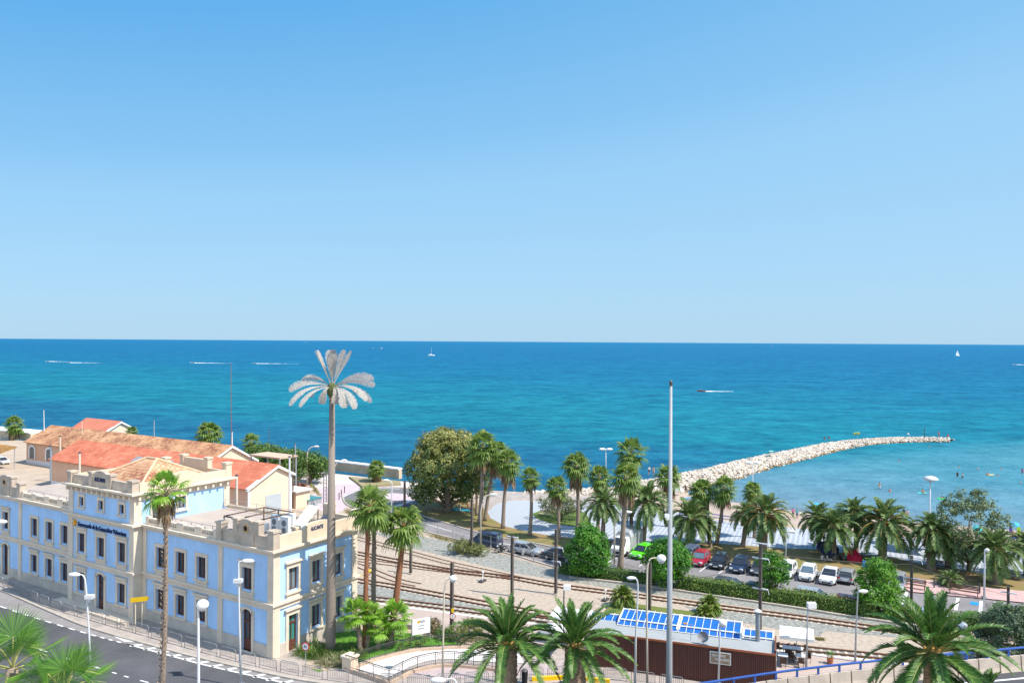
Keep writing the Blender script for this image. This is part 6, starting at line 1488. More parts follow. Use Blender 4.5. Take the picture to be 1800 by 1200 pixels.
b = MB(); b.box(-0.36, -0.06, hh - 0.6, 0.36, -0.03, hh - 0.4); b.build('sub_plate', WHITE, t)
b = MB(); b.tube([(-0.03, -0.07, hh + 0.2), (-0.03, -0.062, hh + 0.2)], 0.06, 10); b.tube([(-0.03, -0.066, hh + 0.12), (0.0, -0.066, hh - 0.05), (0.14, -0.066, hh - 0.06), (0.2, -0.066, hh - 0.24)], 0.025, 5)
for k in range(10): a0 = 1.9 + k * 0.42; b.tube([(0.02 + 0.15 * math.cos(a0), -0.066, hh - 0.13 + 0.15 * math.sin(a0)), (0.02 + 0.15 * math.cos(a0 + 0.42), -0.066, hh - 0.13 + 0.15 * math.sin(a0 + 0.42))], 0.02, 4)
b.build('wheelchair_mark', WHITE, t)
# station name board on the lawn
a, c = g(723.5, 1131), g(756, 1125); dv = (c - a); t = thing('name_board', 'white station name board on two posts beside the lawn', 'sign', a, math.atan2(dv.y, dv.x)); L_ = dv.length
for x in (0, L_): b = MB(); b.tube([(x, 0, 0), (x, 0, 2.2)], 0.045, 6); b.build('post', GREYMET, t)
b = MB(); b.box(0.05, -0.05, 0.75, L_ - 0.05, -0.01, 2.15); b.build('board', WHITE, t)
lettering('FGV', 0.3, DKBLUE, t, (L_ * 0.56, -0.057, 1.85), 0, 0.003, bold=True); lettering('LA MARINA', 0.12, DKBLUE, t, (L_ / 2, -0.057, 1.5), 0, 0.003); lettering('ALACANT', 0.13, DKBLUE, t, (L_ / 2, -0.057, 1.25), 0, 0.003, bold=True)
b = MB(); b.tube([(L_ * 0.36, -0.06, 1.86), (L_ * 0.36, -0.052, 1.86)], 0.13, 10); b.build('emblem', ORANGE, t)

# ================================================================== FENCES
FEN = mat('grey_barrier_steel', (0.27, 0.265, 0.265), 0.5, 0.1, 3, metal=0.3)
def barrier_panel():
    t = thing('barrier_panel', 'grey hooped steel barrier panel on the station kerb', 'barrier', (0, 0, 0), 0, 'hooped barrier panels along the avenue')
    w_ = 1.95; b = MB(); b.tube([(0.05, 0, 0), (0.05, 0, 0.8), (0.2, 0, 0.98), (w_ - 0.2, 0, 0.98), (w_ - 0.05, 0, 0.8), (w_ - 0.05, 0, 0)], 0.03, 6); b.build('hoop', FEN, t)
    b = MB(); b.tube([(0.06, 0, 0.2), (w_ - 0.06, 0, 0.2)], 0.02, 5); b.tube([(0.15, 0, 0.85), (w_ - 0.15, 0, 0.85)], 0.02, 5)
    for k in range(11): x = 0.2 + k * (w_ - 0.4) / 10; b.tube([(x, 0, 0.2), (x, 0, 0.85)], 0.016, 4)
    b.build('bars', FEN, t); return t
BP = barrier_panel(); first = [True]
fl = smooth_path(uv([(-40, 1013), (0, 1030), (73, 1064), (165, 1093), (300, 1132), (400, 1160), (485, 1181), (552, 1194), (640, 1205), (720, 1210), (800, 1207), (880, 1201), (960, 1195), (1030, 1195), (1090, 1199), (1180, 1212)]), 10)
pos = 0; acc = 0; nxt = 0.3
for a, b_ in zip(fl[:-1], fl[1:]):
    L_ = (b_ - a).length; d = (b_ - a).normalized()
    while nxt <= acc + L_:
        p = a + d * (nxt - acc); p.z = 0.13; rz = math.atan2(d.y, d.x)
        if first[0]: BP.location = p; BP.rotation_euler = (0, 0, rz); first[0] = False
        else: clone(BP, p, rz)
        nxt += 2.22
    acc += L_
IRON = mat('green_black_iron', (0.045, 0.05, 0.048), 0.6, 0.2, 4)
def iron_rail(label, pts, h=1.0, sp=0.16, z=0.4, wallm=KERB, kerb=True, name='garden_railing'):
    P = smooth_path(uv(pts), 6); o = P[0]; t = thing(name, label, 'railing', o, 0, 'iron railings of the sloping walk')
    if kerb: mb = MB(); rail_bar(mb, [p - o for p in P], 0.3, 0.0, z); mb.build('kerb_wall', mat('tan_kerb_wall', (0.48, 0.36, 0.27), 0.9, 0.12, 2), t)
    mb = MB(); mb.tube([p - o + Vector((0, 0, z + h)) for p in P], 0.035, 6); mb.tube([p - o + Vector((0, 0, z + 0.12)) for p in P], 0.022, 5); mb.tube([p - o + Vector((0, 0, z + h - 0.14)) for p in P], 0.018, 5); mb.build('rails', IRON, t)
    mb = MB(); acc = 0; nxt = 0; k = 0
    for a, b_ in zip(P[:-1], P[1:]):
        L_ = (b_ - a).length
        while nxt <= acc + L_:
            p = a.lerp(b_, (nxt - acc) / L_) - o; r = 0.03 if k % 10 == 0 else 0.011
            mb.tube([(p.x, p.y, z if k % 10 == 0 else z + 0.12), (p.x, p.y, z + h)], r, 4); nxt += sp; k += 1
        acc += L_
    mb.build('balusters', IRON, t)['kind'] = 'stuff'
iron_rail('upper curved iron railing between the lawn and the white sloping walk', [(622, 1178), (655, 1166), (690, 1156), (727, 1148), (770, 1144), (815, 1142), (860, 1143), (905, 1148)])
iron_rail('lower curved iron railing on the near side of the white sloping walk', [(684, 1206), (710, 1192), (735, 1182), (785, 1174), (857, 1180), (890, 1186)])
iron_rail('short straight iron railing in front, from the stone pillar to the corner', [(607, 1180), (645, 1193), (684, 1206)])
t = thing('stone_pillar', 'low stone pillar at the start of the iron railings', 'pillar', g(615, 1178), ANG)
b = MB(); b.box(-0.45, -0.45, 0, 0.45, 0.45, 1.15); b.build('pillar_body', W_CREAM, t); b = MB(); b.box(-0.55, -0.55, 1.151, 0.55, 0.55, 1.3); b.build('pillar_cap', W_STONE, t)
# wire fence along the seaside road
P = smooth_path(uv([(640, 903), (690, 921), (745, 936), (810, 952), (900, 977), (985, 1001)]), 5); o = P[0]
t = thing('wire_fence', 'thin wire fence on slim posts beside the seaside road', 'fence', o)
mb = MB()
for p in P[::2]: q = p - o; mb.tube([(q.x, q.y, 0), (q.x, q.y, 1.9)], 0.04, 5)
mb.build('fence_posts', GREYMET, t)['kind'] = 'stuff'
mb = MB()
for z in (0.4, 1.1, 1.8): mb.tube([p - o + Vector((0, 0, z)) for p in P], 0.012, 4)
mb.build('fence_wires', GREYMET, t)['kind'] = 'stuff'
P = smooth_path(uv([(1195, 908), (1245, 914), (1297, 922), (1360, 929)]), 4); o = P[0]
t = thing('beach_railing', 'blue timber railing between the promenade and the beach', 'railing', o)
mb = MB()
for p in P[::2]: q = p - o; mb.cbox((q.x, q.y, 0.55), (0.16, 0.16, 1.1))
mb.build('posts', BLUEP, t)['kind'] = 'stuff'
mb = MB(); mb.tube([p - o + Vector((0, 0, 1.05)) for p in P], 0.07, 6); mb.tube([p - o + Vector((0, 0, 0.6)) for p in P], 0.05, 6); mb.build('rails', BLUEP, t)

# ================================================================== FLYOVER
RL = [(1050, 1231), (1160, 1214.5), (1264, 1199), (1380, 1182), (1498, 1168), (1548, 1163), (1622, 1155.5), (1729, 1147), (1800, 1140.5), (1950, 1127), (2100, 1115)]
FY = 48.0
RP = smooth_path([at(u, v, FY) for u, v in RL], 3); o = RP[0]
t = thing('flyover', 'raised road ramp with a pale segmented parapet and a blue handrail', 'flyover', Vector((o.x, FY, 0)))
loc = lambda p, dy=0, dz=0: Vector((p.x - o.x, dy, p.z + dz))
mb = MB(); n = len(RP); vs = []; fs = []
for p in RP: z = p.z - 1.3; vs += [(p.x - o.x, 0.45, -0.2), (p.x - o.x, 0.45, z), (p.x - o.x, -9.2, z), (p.x - o.x, -9.2, -0.2)]
for i in range(n - 1):
    a = i * 4
    for j in range(3): fs.append((a + j, a + 4 + j, a + 5 + j, a + 1 + j))
fs += [(0, 1, 2, 3), (4 * n - 1, 4 * n - 2, 4 * n - 3, 4 * n - 4)]
mb.add(vs, fs); mb.build('ramp_body', mat('ramp_concrete', (0.40, 0.36, 0.31), 0.9, 0.12, 0.6), t)
def deck_strip(y0, y1, dz, nm, m):
    mb = MB()
    for a, b_ in zip(RP[:-1], RP[1:]): mb.quad(loc(a, y0, -1.3 + dz), loc(b_, y0, -1.3 + dz), loc(b_, y1, -1.3 + dz), loc(a, y1, -1.3 + dz))
    mb.build(nm, m, t)
deck_strip(-9.0, -0.05, 0.01, 'carriageway', ASPH_D); deck_strip(-1.0, -0.82, 0.016, 'edge_line', ROADW); deck_strip(-4.7, -4.58, 0.016, 'lane_line', ROADW)
CONC = mat('stained_parapet', (0.66, 0.54, 0.43), 0.9, 0.0, 1.0, 0.2, col2=(0.50, 0.40, 0.32), streak=(1.5, 1, 0.5), bscale=6)
x = 0.0; X1 = RP[-1].x - o.x
def zat(x):
    for a, b_ in zip(RP[:-1], RP[1:]):
        if a.x - o.x <= x <= b_.x - o.x: return a.z + (b_.z - a.z) * (x - a.x + o.x) / (b_.x - a.x)
    return RP[-1].z
while x < X1 - 1.3:
    z0, z1 = zat(x + 0.04) - 1.3, zat(x + 1.24) - 1.3; mb = MB()
    A = [(0.0, 0.0), (0.45, 0.0), (0.36, 0.85), (0.14, 0.88), (0.08, 0.3)]
    vs = [(x + 0.04, y, z0 + z) for y, z in A] + [(x + 1.24, y, z1 + z) for y, z in A]
    mb.add(vs, [(4, 3, 2, 1, 0), (5, 6, 7, 8, 9)] + [(i, (i + 1) % 5, 5 + (i + 1) % 5, 5 + i) for i in range(5)]); mb.build('parapet_block', CONC, t)
    x += 1.28
mb = MB(); mb.tube([loc(p, 0.25, 0) for p in RP], 0.075, 8); mb.build('handrail', BLUEP, t)
x = 0.6
while x < X1: mb = MB(); z = zat(x); mb.box(x - 0.05, 0.19, z - 0.46, x + 0.05, 0.31, z - 0.04); mb.build('rail_bracket', BLUEP, t); x += 1.28

# ================================================================== VEHICLES
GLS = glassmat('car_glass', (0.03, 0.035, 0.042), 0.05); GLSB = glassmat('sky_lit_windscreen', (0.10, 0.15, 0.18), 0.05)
TYRE = mat('tyre', (0.018, 0.018, 0.02), 0.85, 0.2, 6); RIM = mat('alloy_rim', (0.45, 0.46, 0.47), 0.3, 0.1, 4, metal=0.7)
HEADL = mat('headlamp_glass', (0.62, 0.64, 0.66), 0.12, 0.1, 3); TAILL = mat('tail_lamp_red', (0.40, 0.015, 0.015), 0.2, 0.15, 3); PLATE = mat('plate_white', (0.75, 0.75, 0.72), 0.5, 0.03)
GRILL = mat('black_trim', (0.02, 0.02, 0.022), 0.5, 0.2, 6)
def paint(name, c, metal=0.0): return mat(name, c, 0.28, 0.03, 1.0, spec=0.5, metal=metal, coat=0.6)
def loft(mb, st, close=True):
    """st: list of (x, [(y,z) half profile from bottom centre line outwards and up]); mirrored"""
    vs = []; fs = []; m_ = None
    for i, (x, pr) in enumerate(st):
        ring = [(x, y, z) for y, z in pr] + [(x, -y, z) for y, z in reversed(pr)]
        m_ = len(ring); vs += ring
        if i:
            o = (i - 1) * m_
            for k in range(m_): fs.append((o + k, o + (k + 1) % m_, o + m_ + (k + 1) % m_, o + m_ + k))
    fs.append(tuple(range(m_))); fs.append(tuple(range(len(vs) - 1, len(vs) - 1 - m_, -1)))
    mb.add(vs, fs)
def car(label, c, heading, pm, L_=4.0, W_=1.76, Hh=1.46, kind='hatch', group='cars in the seaside car park', glass=None, cat='car', name='parked_car', open_door=False):
    glass = glass or GLS
    t = thing(name, label, cat, c, math.atan2(heading.y, heading.x), group)
    l, w_ = L_ / 2, W_ / 2
    belt = Hh * 0.62 if kind != 'van' else Hh * 0.55
    hood = belt * 0.93; zb = 0.22
    def pr(hw, z0, z1, tuck=0.9): return [(hw * 0.85, z0), (hw, z0 + 0.13), (hw * 1.0, z0 + (z1 - z0) * 0.6), (hw * tuck, z1)]
    if kind == 'van': xs = [(-l, belt, 0.94), (-l * 0.9, belt, 1), (l * 0.45, belt, 1), (l * 0.82, hood * 0.95, 0.97), (l * 0.97, hood * 0.82, 0.88), (l, hood * 0.62, 0.82)]
    elif kind == 'sedan': xs = [(-l, belt * 0.86, 0.86), (-l * 0.94, belt * 0.97, 0.93), (-l * 0.55, belt, 0.99), (l * 0.3, belt, 1), (l * 0.42, hood, 1), (l * 0.86, hood * 0.9, 0.95), (l * 0.97, hood * 0.78, 0.86), (l, hood * 0.55, 0.8)]
    else: xs = [(-l, belt * 0.72, 0.86), (-l * 0.95, belt, 0.93), (-l * 0.55, belt, 0.99), (l * 0.3, belt, 1), (l * 0.48, hood, 1), (l * 0.84, hood * 0.9, 0.95), (l * 0.96, hood * 0.76, 0.86), (l, hood * 0.55, 0.8)]
    b = MB(); loft(b, [(x, pr(w_ * k, zb if abs(x) < l * 0.98 else zb + 0.1, z)) for x, z, k in xs]); b.build('body', pm, t, smooth=False)
    # cabin: glasshouse frustum and painted roof and pillars
    if kind == 'van': x0, x1, r0, r1 = -l * 0.98, l * 0.62, -l * 0.94, l * 0.22
    elif kind == 'sedan': x0, x1, r0, r1 = -l * 0.72, l * 0.44, -l * 0.40, l * 0.06
    else: x0, x1, r0, r1 = -l * 0.97, l * 0.50, -l * 0.74, l * 0.10
    bw, tw = w_ * 0.93, w_ * 0.74; zr = Hh - 0.07
    cb = [(x0, bw, belt - 0.02), (x1, bw, belt - 0.02), (r1, tw, zr), (r0, tw, zr)]
    g_ = MB(); g_.add([(x0, -bw * 0.94, belt - 0.02), (x1, -bw * 0.94, belt - 0.02), (x1, bw * 0.94, belt - 0.02), (x0, bw * 0.94, belt - 0.02), (r0, -tw, zr), (r1, -tw, zr), (r1, tw, zr), (r0, tw, zr)], [(0, 1, 5, 4), (1, 2, 6, 5), (2, 3, 7, 6), (3, 0, 4, 7), (4, 5, 6, 7)]); g_.build('windows', glass, t)
    r = MB(); loft(r, [(r0 - 0.06, [(tw * 0.9, zr - 0.02), (tw * 0.96, zr), (tw * 0.8, Hh - 0.02)]), (r0 + 0.25, [(tw * 0.96, zr - 0.02), (tw * 1.05, zr), (tw * 0.8, Hh)]), (r1 - 0.3, [(tw * 0.96, zr - 0.02), (tw * 1.05, zr), (tw * 0.8, Hh)]), (r1 + 0.06, [(tw * 0.9, zr - 0.03), (tw * 0.96, zr - 0.01), (tw * 0.8, Hh - 0.03)])]); r.build('roof', pm, t)
    p = MB()
    for sg in (-1, 1):
        for (xa, xb) in ((x0 + 0.04, r0 + 0.02), (x1 - 0.03, r1 - 0.02)): p.tube([(xa, sg * bw * 0.945, belt - 0.03), (xb, sg * tw * 1.01, zr)], 0.05, 5)
        xm = (r0 + r1) / 2 + 0.1; p.tube([(xm, sg * bw * 0.95, belt - 0.02), (xm, sg * tw * 1.02, zr)], 0.045, 5)
        if kind in ('van', 'hatch'): p.add([(x0, sg * bw * 0.955, belt - 0.02), (x0 + L_ * 0.13, sg * bw * 0.955, belt - 0.02), (r0 + L_ * 0.09, sg * tw * 1.02, zr), (r0, sg * tw * 1.02, zr)], [(0, 1, 2, 3)])
    p.build('pillars', pm, t)['kind'] = 'stuff'
    for x in (-l * 0.62, l * 0.63):
        for sg in (-1, 1):
            wb = MB(); wb.tube([(x, sg * (w_ - 0.2), 0.31), (x, sg * (w_ + 0.015), 0.31)], 0.31, 16); wh = wb.build('wheel', TYRE, t)
            rb_ = MB(); rb_.tube([(x, sg * (w_ + 0.016), 0.31), (x, sg * (w_ + 0.03), 0.31)], 0.2, 10); rb_.build('rim', RIM, wh)
    for sg in (-1, 1):
        h = MB(); h.cbox((l * 0.945, sg * w_ * 0.66, hood * 0.74), (0.22, 0.36, 0.15), Matrix.Rotation(-sg * 0.35, 3, 'Z')); h.build('headlight', HEADL, t)
        h = MB(); h.cbox((-l * 0.965, sg * w_ * 0.72, belt * 0.8), (0.12, 0.26, 0.24), Matrix.Rotation(sg * 0.3, 3, 'Z')); h.build('tail_light', TAILL, t)
        h = MB(); h.cbox((x1 * 0.72, sg * (w_ + 0.09), belt + 0.04), (0.12, 0.2, 0.14)); h.build('wing_mirror', pm, t)
        if not (open_door and sg < 0):
            h = MB(); h.box(-0.1, sg * (w_ * 0.998), 0.78 * belt, 0.08, sg * (w_ + 0.03), 0.78 * belt + 0.05); h.build('door_handle', GRILL, t)
    h = MB(); h.box(l * 0.985, -w_ * 0.5, 0.3, l + 0.015, w_ * 0.5, hood * 0.56); h.build('front_grille', GRILL, t)
    h = MB(); h.box(l + 0.016, -0.26, 0.42, l + 0.03, 0.26, 0.54); h.build('number_plate', PLATE, t)
    h = MB(); h.box(-l - 0.03, -0.26, 0.5, -l - 0.004, 0.26, 0.62); h.build('number_plate', PLATE, t)
    h = MB(); h.box(-l - 0.02, -w_ * 0.8, 0.24, -l * 0.97, w_ * 0.8, 0.42); h.build('rear_bumper', GRILL, t)
    if kind == 'van':
        h = MB()
        for sg in (-1, 1): h.add([(-l * 0.985 - 0.01, sg * 0.08, belt + 0.08), (-l * 0.985 - 0.01, sg * w_ * 0.72, belt + 0.08), (-l * 0.95 - 0.01, sg * tw * 0.85, zr - 0.12), (-l * 0.95 - 0.01, sg * 0.08, zr - 0.12)], [(0, 1, 2, 3)])
        h.build('rear_windows', GLSB, t)
    if open_door:
        d = MB(); d.cbox((0.28, -w_ - 0.42, 0.62), (0.09, 0.95, 0.72), Matrix.Rotation(0.15, 3, 'Z')); dd = d.build('open_door', pm, t)
    return t
DN = -DV; bay = lambda u, v, L_: g(u, v) + DV * (L_ / 2)
WHP = paint('white_car_paint', (0.72, 0.72, 0.71)); SIL = paint('silver_car_paint', (0.38, 0.39, 0.40), 0.3); BLK = paint('black_car_paint', (0.018, 0.02, 0.026)); DKB = paint('dark_blue_car_paint', (0.022, 0.035, 0.075))
REDC = paint('cherry_car_paint', (0.36, 0.02, 0.045)); LIM = paint('lime_green_car_paint', (0.10, 0.62, 0.01)); GRB = paint('grey_blue_car_paint', (0.09, 0.12, 0.19)); DGR = paint('charcoal_car_paint', (0.05, 0.055, 0.065))
rot = lambda v, a: Matrix.Rotation(a, 3, 'Z') @ v
car('bright lime green hatchback parked next to the camper', bay(1118, 984, 4.1), rot(DN, -0.1), LIM, 4.1, 1.78, 1.5, 'hatch')
car('grey blue estate half hidden behind the bright green tree and mast', bay(1199, 992, 4.6), rot(DN, 0.02), GRB, 4.6, 1.8, 1.62, 'van')
car('cherry red hatchback with a sky lit windscreen', bay(1221, 997, 4.0), rot(DN, 0.05), REDC, 4.0, 1.72, 1.52, 'hatch', glass=GLSB)
car('small black hatchback next to the cherry red car', bay(1256, 1002, 3.9), rot(DN, 0.04), BLK, 3.9, 1.74, 1.48, 'hatch')
car('dark blue black hatchback between the small black car and the catenary post', bay(1292, 1009, 4.2), rot(DN, 0.04), DKB, 4.2, 1.78, 1.5, 'hatch')
car('dark grey car whose front shows left of the catenary post', bay(1328, 1013, 4.2), rot(DN, 0.06), DGR, 4.2, 1.76, 1.46, 'hatch')
car('white car mostly hidden behind the round headed tree', bay(1376, 1018, 4.2), rot(DN, 0.02), WHP, 4.2, 1.76, 1.5, 'hatch')
car('small white hatchback right of the round headed tree', bay(1414, 1023, 3.7), rot(DN, 0.05), WHP, 3.7, 1.68, 1.5, 'hatch', glass=GLSB)
car('white saloon with a black grille in the middle of the white cars', bay(1452, 1029, 4.7), rot(DN, 0.0), WHP, 4.7, 1.82, 1.44, 'sedan')
car('silver hatchback parked nose in, showing its red tail lights', bay(1485, 1028, 4.0), rot(DV, 0.0), SIL, 4.0, 1.72, 1.45, 'hatch')
car('pale car hidden behind the lime green tree', bay(1573, 1041, 4.2), rot(DN, 0.0), SIL, 4.2, 1.76, 1.5, 'hatch')
RG = 'cars along the near side of the seaside road'
car('silver hatchback with its near door open on the road', g(926, 973), -EV, SIL, 4.2, 1.76, 1.48, 'hatch', group=RG, open_door=True)
car('black saloon half hidden by the dense bright green tree', g(984, 983), -EV, BLK, 4.5, 1.8, 1.42, 'sedan', group=RG)
car('dark blue people carrier seen from behind beside the feathery shrubs', g(853, 959), rot(EV, 0.05), DKB, 4.5, 1.82, 1.9, 'van', group=RG, cat='van', name='parked_van')
def behind_hedge(label, u, v, zr, pm, L_, kind): 
    p = g(u, v, zr); car(label, Vector((p.x, p.y, 0)), -EV, pm, L_, 1.78, zr, kind, group=RG)
behind_hedge('charcoal car behind the hedge, below the small black hatchback', 1286, 1016, 1.45, DGR, 4.3, 'hatch')
behind_hedge('dark car behind the hedge next to the trunk of the round headed tree', 1342, 1026, 1.45, DKB, 4.3, 'hatch')
behind_hedge('silver estate car behind the hedge in front of the white cars', 1433, 1034, 1.5, SIL, 4.6, 'hatch')
behind_hedge('red car roof just showing over the hedge beside the lime green tree', 1502, 1048, 1.45, REDC, 4.2, 'hatch')
behind_hedge('pale blue car partly hidden by the huge canary palm fronds', 1655, 1072, 1.5, paint('pale_blue_car_paint', (0.34, 0.42, 0.50)), 4.3, 'hatch')
# camper: cab and silver covered body
cc = bay(1084, 979, 6.0); t = thing('camper_van', 'white camper with a silver covered body parked beside the lime green car', 'camper van', cc, math.atan2(DN.y, DN.x))
b = MB(); loft(b, [(0.9, [(0.85, 0.3), (0.98, 0.5), (0.98, 1.5), (0.8, 2.3)]), (1.7, [(0.85, 0.3), (0.98, 0.5), (0.98, 1.5), (0.76, 2.2)]), (2.45, [(0.85, 0.3), (0.97, 0.5), (0.96, 1.15), (0.9, 1.3)]), (3.0, [(0.8, 0.3), (0.92, 0.5), (0.9, 0.9), (0.82, 1.05)])]); b.build('cab', WHP, t)
b = MB(); b.add([(2.42, -0.86, 1.36), (2.42, 0.86, 1.36), (1.76, 0.72, 2.16), (1.76, -0.72, 2.16)], [(0, 1, 2, 3)]); wd = b.build('windscreen', GLS, t)
b = MB(); loft(b, [(-3.0, [(0.95, 0.5), (1.08, 0.7), (1.05, 2.1), (0.75, 2.75)]), (-2.8, [(1.0, 0.45), (1.14, 0.65), (1.12, 2.3), (0.8, 2.95)]), (0.6, [(1.0, 0.45), (1.14, 0.65), (1.12, 2.3), (0.8, 2.95)]), (0.95, [(1.0, 0.5), (1.1, 0.7), (1.05, 2.2), (0.75, 2.8)])]); b.build('silver_cover', mat('silver_cover_sheet', (0.50, 0.52, 0.53), 0.32, 0.1, 1.2, metal=0.35), t)
for sg in (-1, 1):
    b = MB(); b.cbox((2.9, sg * 0.7, 0.85), (0.25, 0.3, 0.2)); b.build('headlight', HEADL, t)
    for x in (-2.0, 2.1): b = MB(); b.tube([(x, sg * 0.8, 0.36), (x, sg * 1.0, 0.36)], 0.36, 14); b.build('wheel', TYRE, t)
b = MB(); b.box(2.95, -0.5, 0.42, 3.03, 0.5, 0.75); b.build('front_grille', GRILL, t)
t = thing('parked_motorcycle', 'dark motorcycle leaning on its stand behind the people carrier', 'motorcycle', g(882, 971), math.atan2(EV.y, EV.x) + 0.9)
for x, nm in ((-0.65, 'rear_wheel'), (0.68, 'front_wheel')):
    b = MB(); n = 14
    b.tube([(x + 0.27 * math.cos(2 * PI * k / n), 0, 0.32 + 0.27 * math.sin(2 * PI * k / n)) for k in range(n + 1)], 0.06, 6); b.build(nm, TYRE, t)
b = MB(); ell(b, (0.1, 0, 0.78), (0.42, 0.17, 0.18)); ell(b, (0.0, 0, 0.45), (0.35, 0.15, 0.22)); b.build('tank_and_engine', GRILL, t)
b = MB(); ell(b, (-0.5, 0, 0.8), (0.42, 0.14, 0.08)); b.build('seat', BLACK, t)
b = MB(); b.tube([(0.68, 0.09, 0.32), (0.42, 0.09, 1.0)], 0.03, 5); b.tube([(0.68, -0.09, 0.32), (0.42, -0.09, 1.0)], 0.03, 5); b.tube([(0.38, -0.36, 1.05), (0.42, 0, 1.02), (0.38, 0.36, 1.05)], 0.025, 5); b.build('fork_and_bars', RIM, t)
b = MB(); ell(b, (0.6, 0, 0.88), (0.1, 0.11, 0.11)); b.build('headlight', HEADL, t)

# ================================================================== PEOPLE
SKIN = mat('tanned_skin', (0.42, 0.23, 0.15), 0.6, 0.06, 4); HAIRD = mat('dark_hair', (0.03, 0.02, 0.015), 0.7, 0.2, 8)
def body_mesh(pose):
    J = {'pel': (0, 0, 0.95), 'bel': (0, 0.01, 1.08), 'che': (0, 0, 1.3), 'nec': (0, 0.01, 1.48), 'hed': (0, -0.01, 1.6), 'top': (0, 0, 1.74)}
    R = {'pel': 0.15, 'bel': 0.125, 'che': 0.145, 'nec': 0.055, 'hed': 0.095, 'top': 0.07}
    E = [('pel', 'bel'), ('bel', 'che'), ('che', 'nec'), ('nec', 'hed'), ('hed', 'top')]
    for s, sg in (('l', 1), ('r', -1)):
        sw = 0.12 * sg if pose != 'stand' else 0.02 * sg
        if pose == 'sit': leg = [(0.09 * sg, -0.02, 0.93), (0.13 * sg, -0.44, 0.97), (0.11 * sg, -0.5, 0.56), (0.11 * sg, -0.62, 0.52)]
        elif pose == 'ground': leg = [(0.1 * sg, -0.02, 0.93), (0.2 * sg, -0.38, 1.12), (0.12 * sg, -0.72, 0.86), (0.12 * sg, -0.84, 0.9)]
        else: leg = [(0.09 * sg, 0, 0.88), (0.1 * sg, -sw, 0.49), (0.1 * sg, sw * 1.2, 0.09), (0.11 * sg, sw * 1.2 - 0.15, 0.04)]
        if pose == 'wave' and sg > 0: arm = [(0.19, 0, 1.42), (0.36, -0.05, 1.3), (0.5, -0.2, 1.4), (0.54, -0.28, 1.46)]
        elif pose in ('sit', 'ground'): arm = [(0.19 * sg, 0, 1.41), (0.25 * sg, -0.05, 1.16), (0.17 * sg, -0.27, 1.06), (0.15 * sg, -0.36, 1.06)]
        else: arm = [(0.19 * sg, 0, 1.42), (0.25 * sg, 0.03 + sw, 1.15), (0.24 * sg, -0.06 + sw, 0.9), (0.23 * sg, -0.09 + sw, 0.82)]
        for nm, pts, rr, root in (('g', leg, (0.1, 0.065, 0.045, 0.04), 'pel'), ('a', arm, (0.065, 0.042, 0.032, 0.036), 'che')):
            prev = root
            for i, (p, r_) in enumerate(zip(pts, rr)): k = nm + s + str(i); J[k] = p; R[k] = r_; E.append((prev, k)); prev = k
    ks = list(J); me = bpy.data.meshes.new('figure'); me.from_pydata([J[k] for k in ks], [(ks.index(a), ks.index(b)) for a, b in E], [])
    o = bpy.data.objects.new('figure', me); COL.objects.link(o)
    sk = o.modifiers.new('Skin', 'SKIN'); sb = o.modifiers.new('Subsurf', 'SUBSURF'); sb.levels = 1
    if not me.skin_vertices: 
        bpy.context.view_layer.objects.active = o
    for k, sv in zip(ks, me.skin_vertices[0].data): sv.radius = (R[k], R[k]); sv.use_root = (k == 'pel')
    dg = bpy.context.evaluated_depsgraph_get(); dg.update()
    out = bpy.data.meshes.new_from_object(o.evaluated_get(dg)); COL.objects.unlink(o); bpy.data.objects.remove(o)
    out.materials.clear()
    for m_ in (SKIN, HAIRD, SKIN, SKIN): out.materials.append(m_)
    for p in out.polygons:
        c = p.center; p.use_smooth = True; i = 0
        if c.z > 1.63 or (c.z > 1.54 and c.y > 0.03): i = 1
        elif pose in ('sit', 'ground') and c.z < 1.04 and abs(c.x) < 0.21 and c.y > -0.3: i = 2
        elif 0.68 < c.z < 1.03 and abs(c.x) < 0.2 and pose not in ('sit', 'ground'): i = 2
        elif 1.03 <= c.z < 1.46 and abs(c.x) < 0.22: i = 3
        p.material_index = i
    return out
FIG = {k: body_mesh(k) for k in ('stand', 'walk', 'wave', 'sit', 'ground')}
def cloth(c): return mat('cloth_%d_%d_%d' % tuple(int(x * 99) for x in c), c, 0.9, 0.06, 5)
def person(label, pos, pose='stand', rz=0.0, low=(0.03, 0.05, 0.12), top=None, sc=1.0, group=None, hair=None):
    o = bpy.data.objects.new('person', FIG[pose]); COL.objects.link(o); o.location = pos; o.rotation_euler = (0, 0, rz); o.scale = (sc,) * 3
    for i, m_ in ((2, cloth(low)), (3, cloth(top) if top else SKIN), (1, hair or HAIRD)): o.material_slots[i].link = 'OBJECT'; o.material_slots[i].material = m_
    return tag(o, label, 'person', group)
def wader(label, u, v, depth, pose='stand', **k): p = g(u, v, SEA); person(label, Vector((p.x, p.y, SEA - depth)), pose, **k)
BG = 'bathers in the cove'
wader('bather in white shorts standing knee deep, left of the mushroom lamp', 1546, 860, 0.35, 'wave', low=(0.7, 0.7, 0.7), group=BG, sc=1.05)
wader('bather with only pink shoulders out of the water beside the white shorts', 1564, 864, 1.05, 'stand', low=(0.5, 0.1, 0.1), top=(0.55, 0.2, 0.18), group=BG)
wader('bather in dark swimwear, left one of the standing pair far right', 1683, 838, 0.55, 'stand', low=(0.02, 0.02, 0.03), top=(0.03, 0.03, 0.04), group=BG)
wader('bather in dark shorts, right one of the standing pair far right', 1692, 840, 0.55, 'walk', low=(0.02, 0.02, 0.03), group=BG, rz=0.6)
wader('wader in a dark swimsuit near the beach, left of the close pair', 1589, 908, 0.3, 'stand', low=(0.03, 0.02, 0.03), top=(0.03, 0.02, 0.03), group=BG)
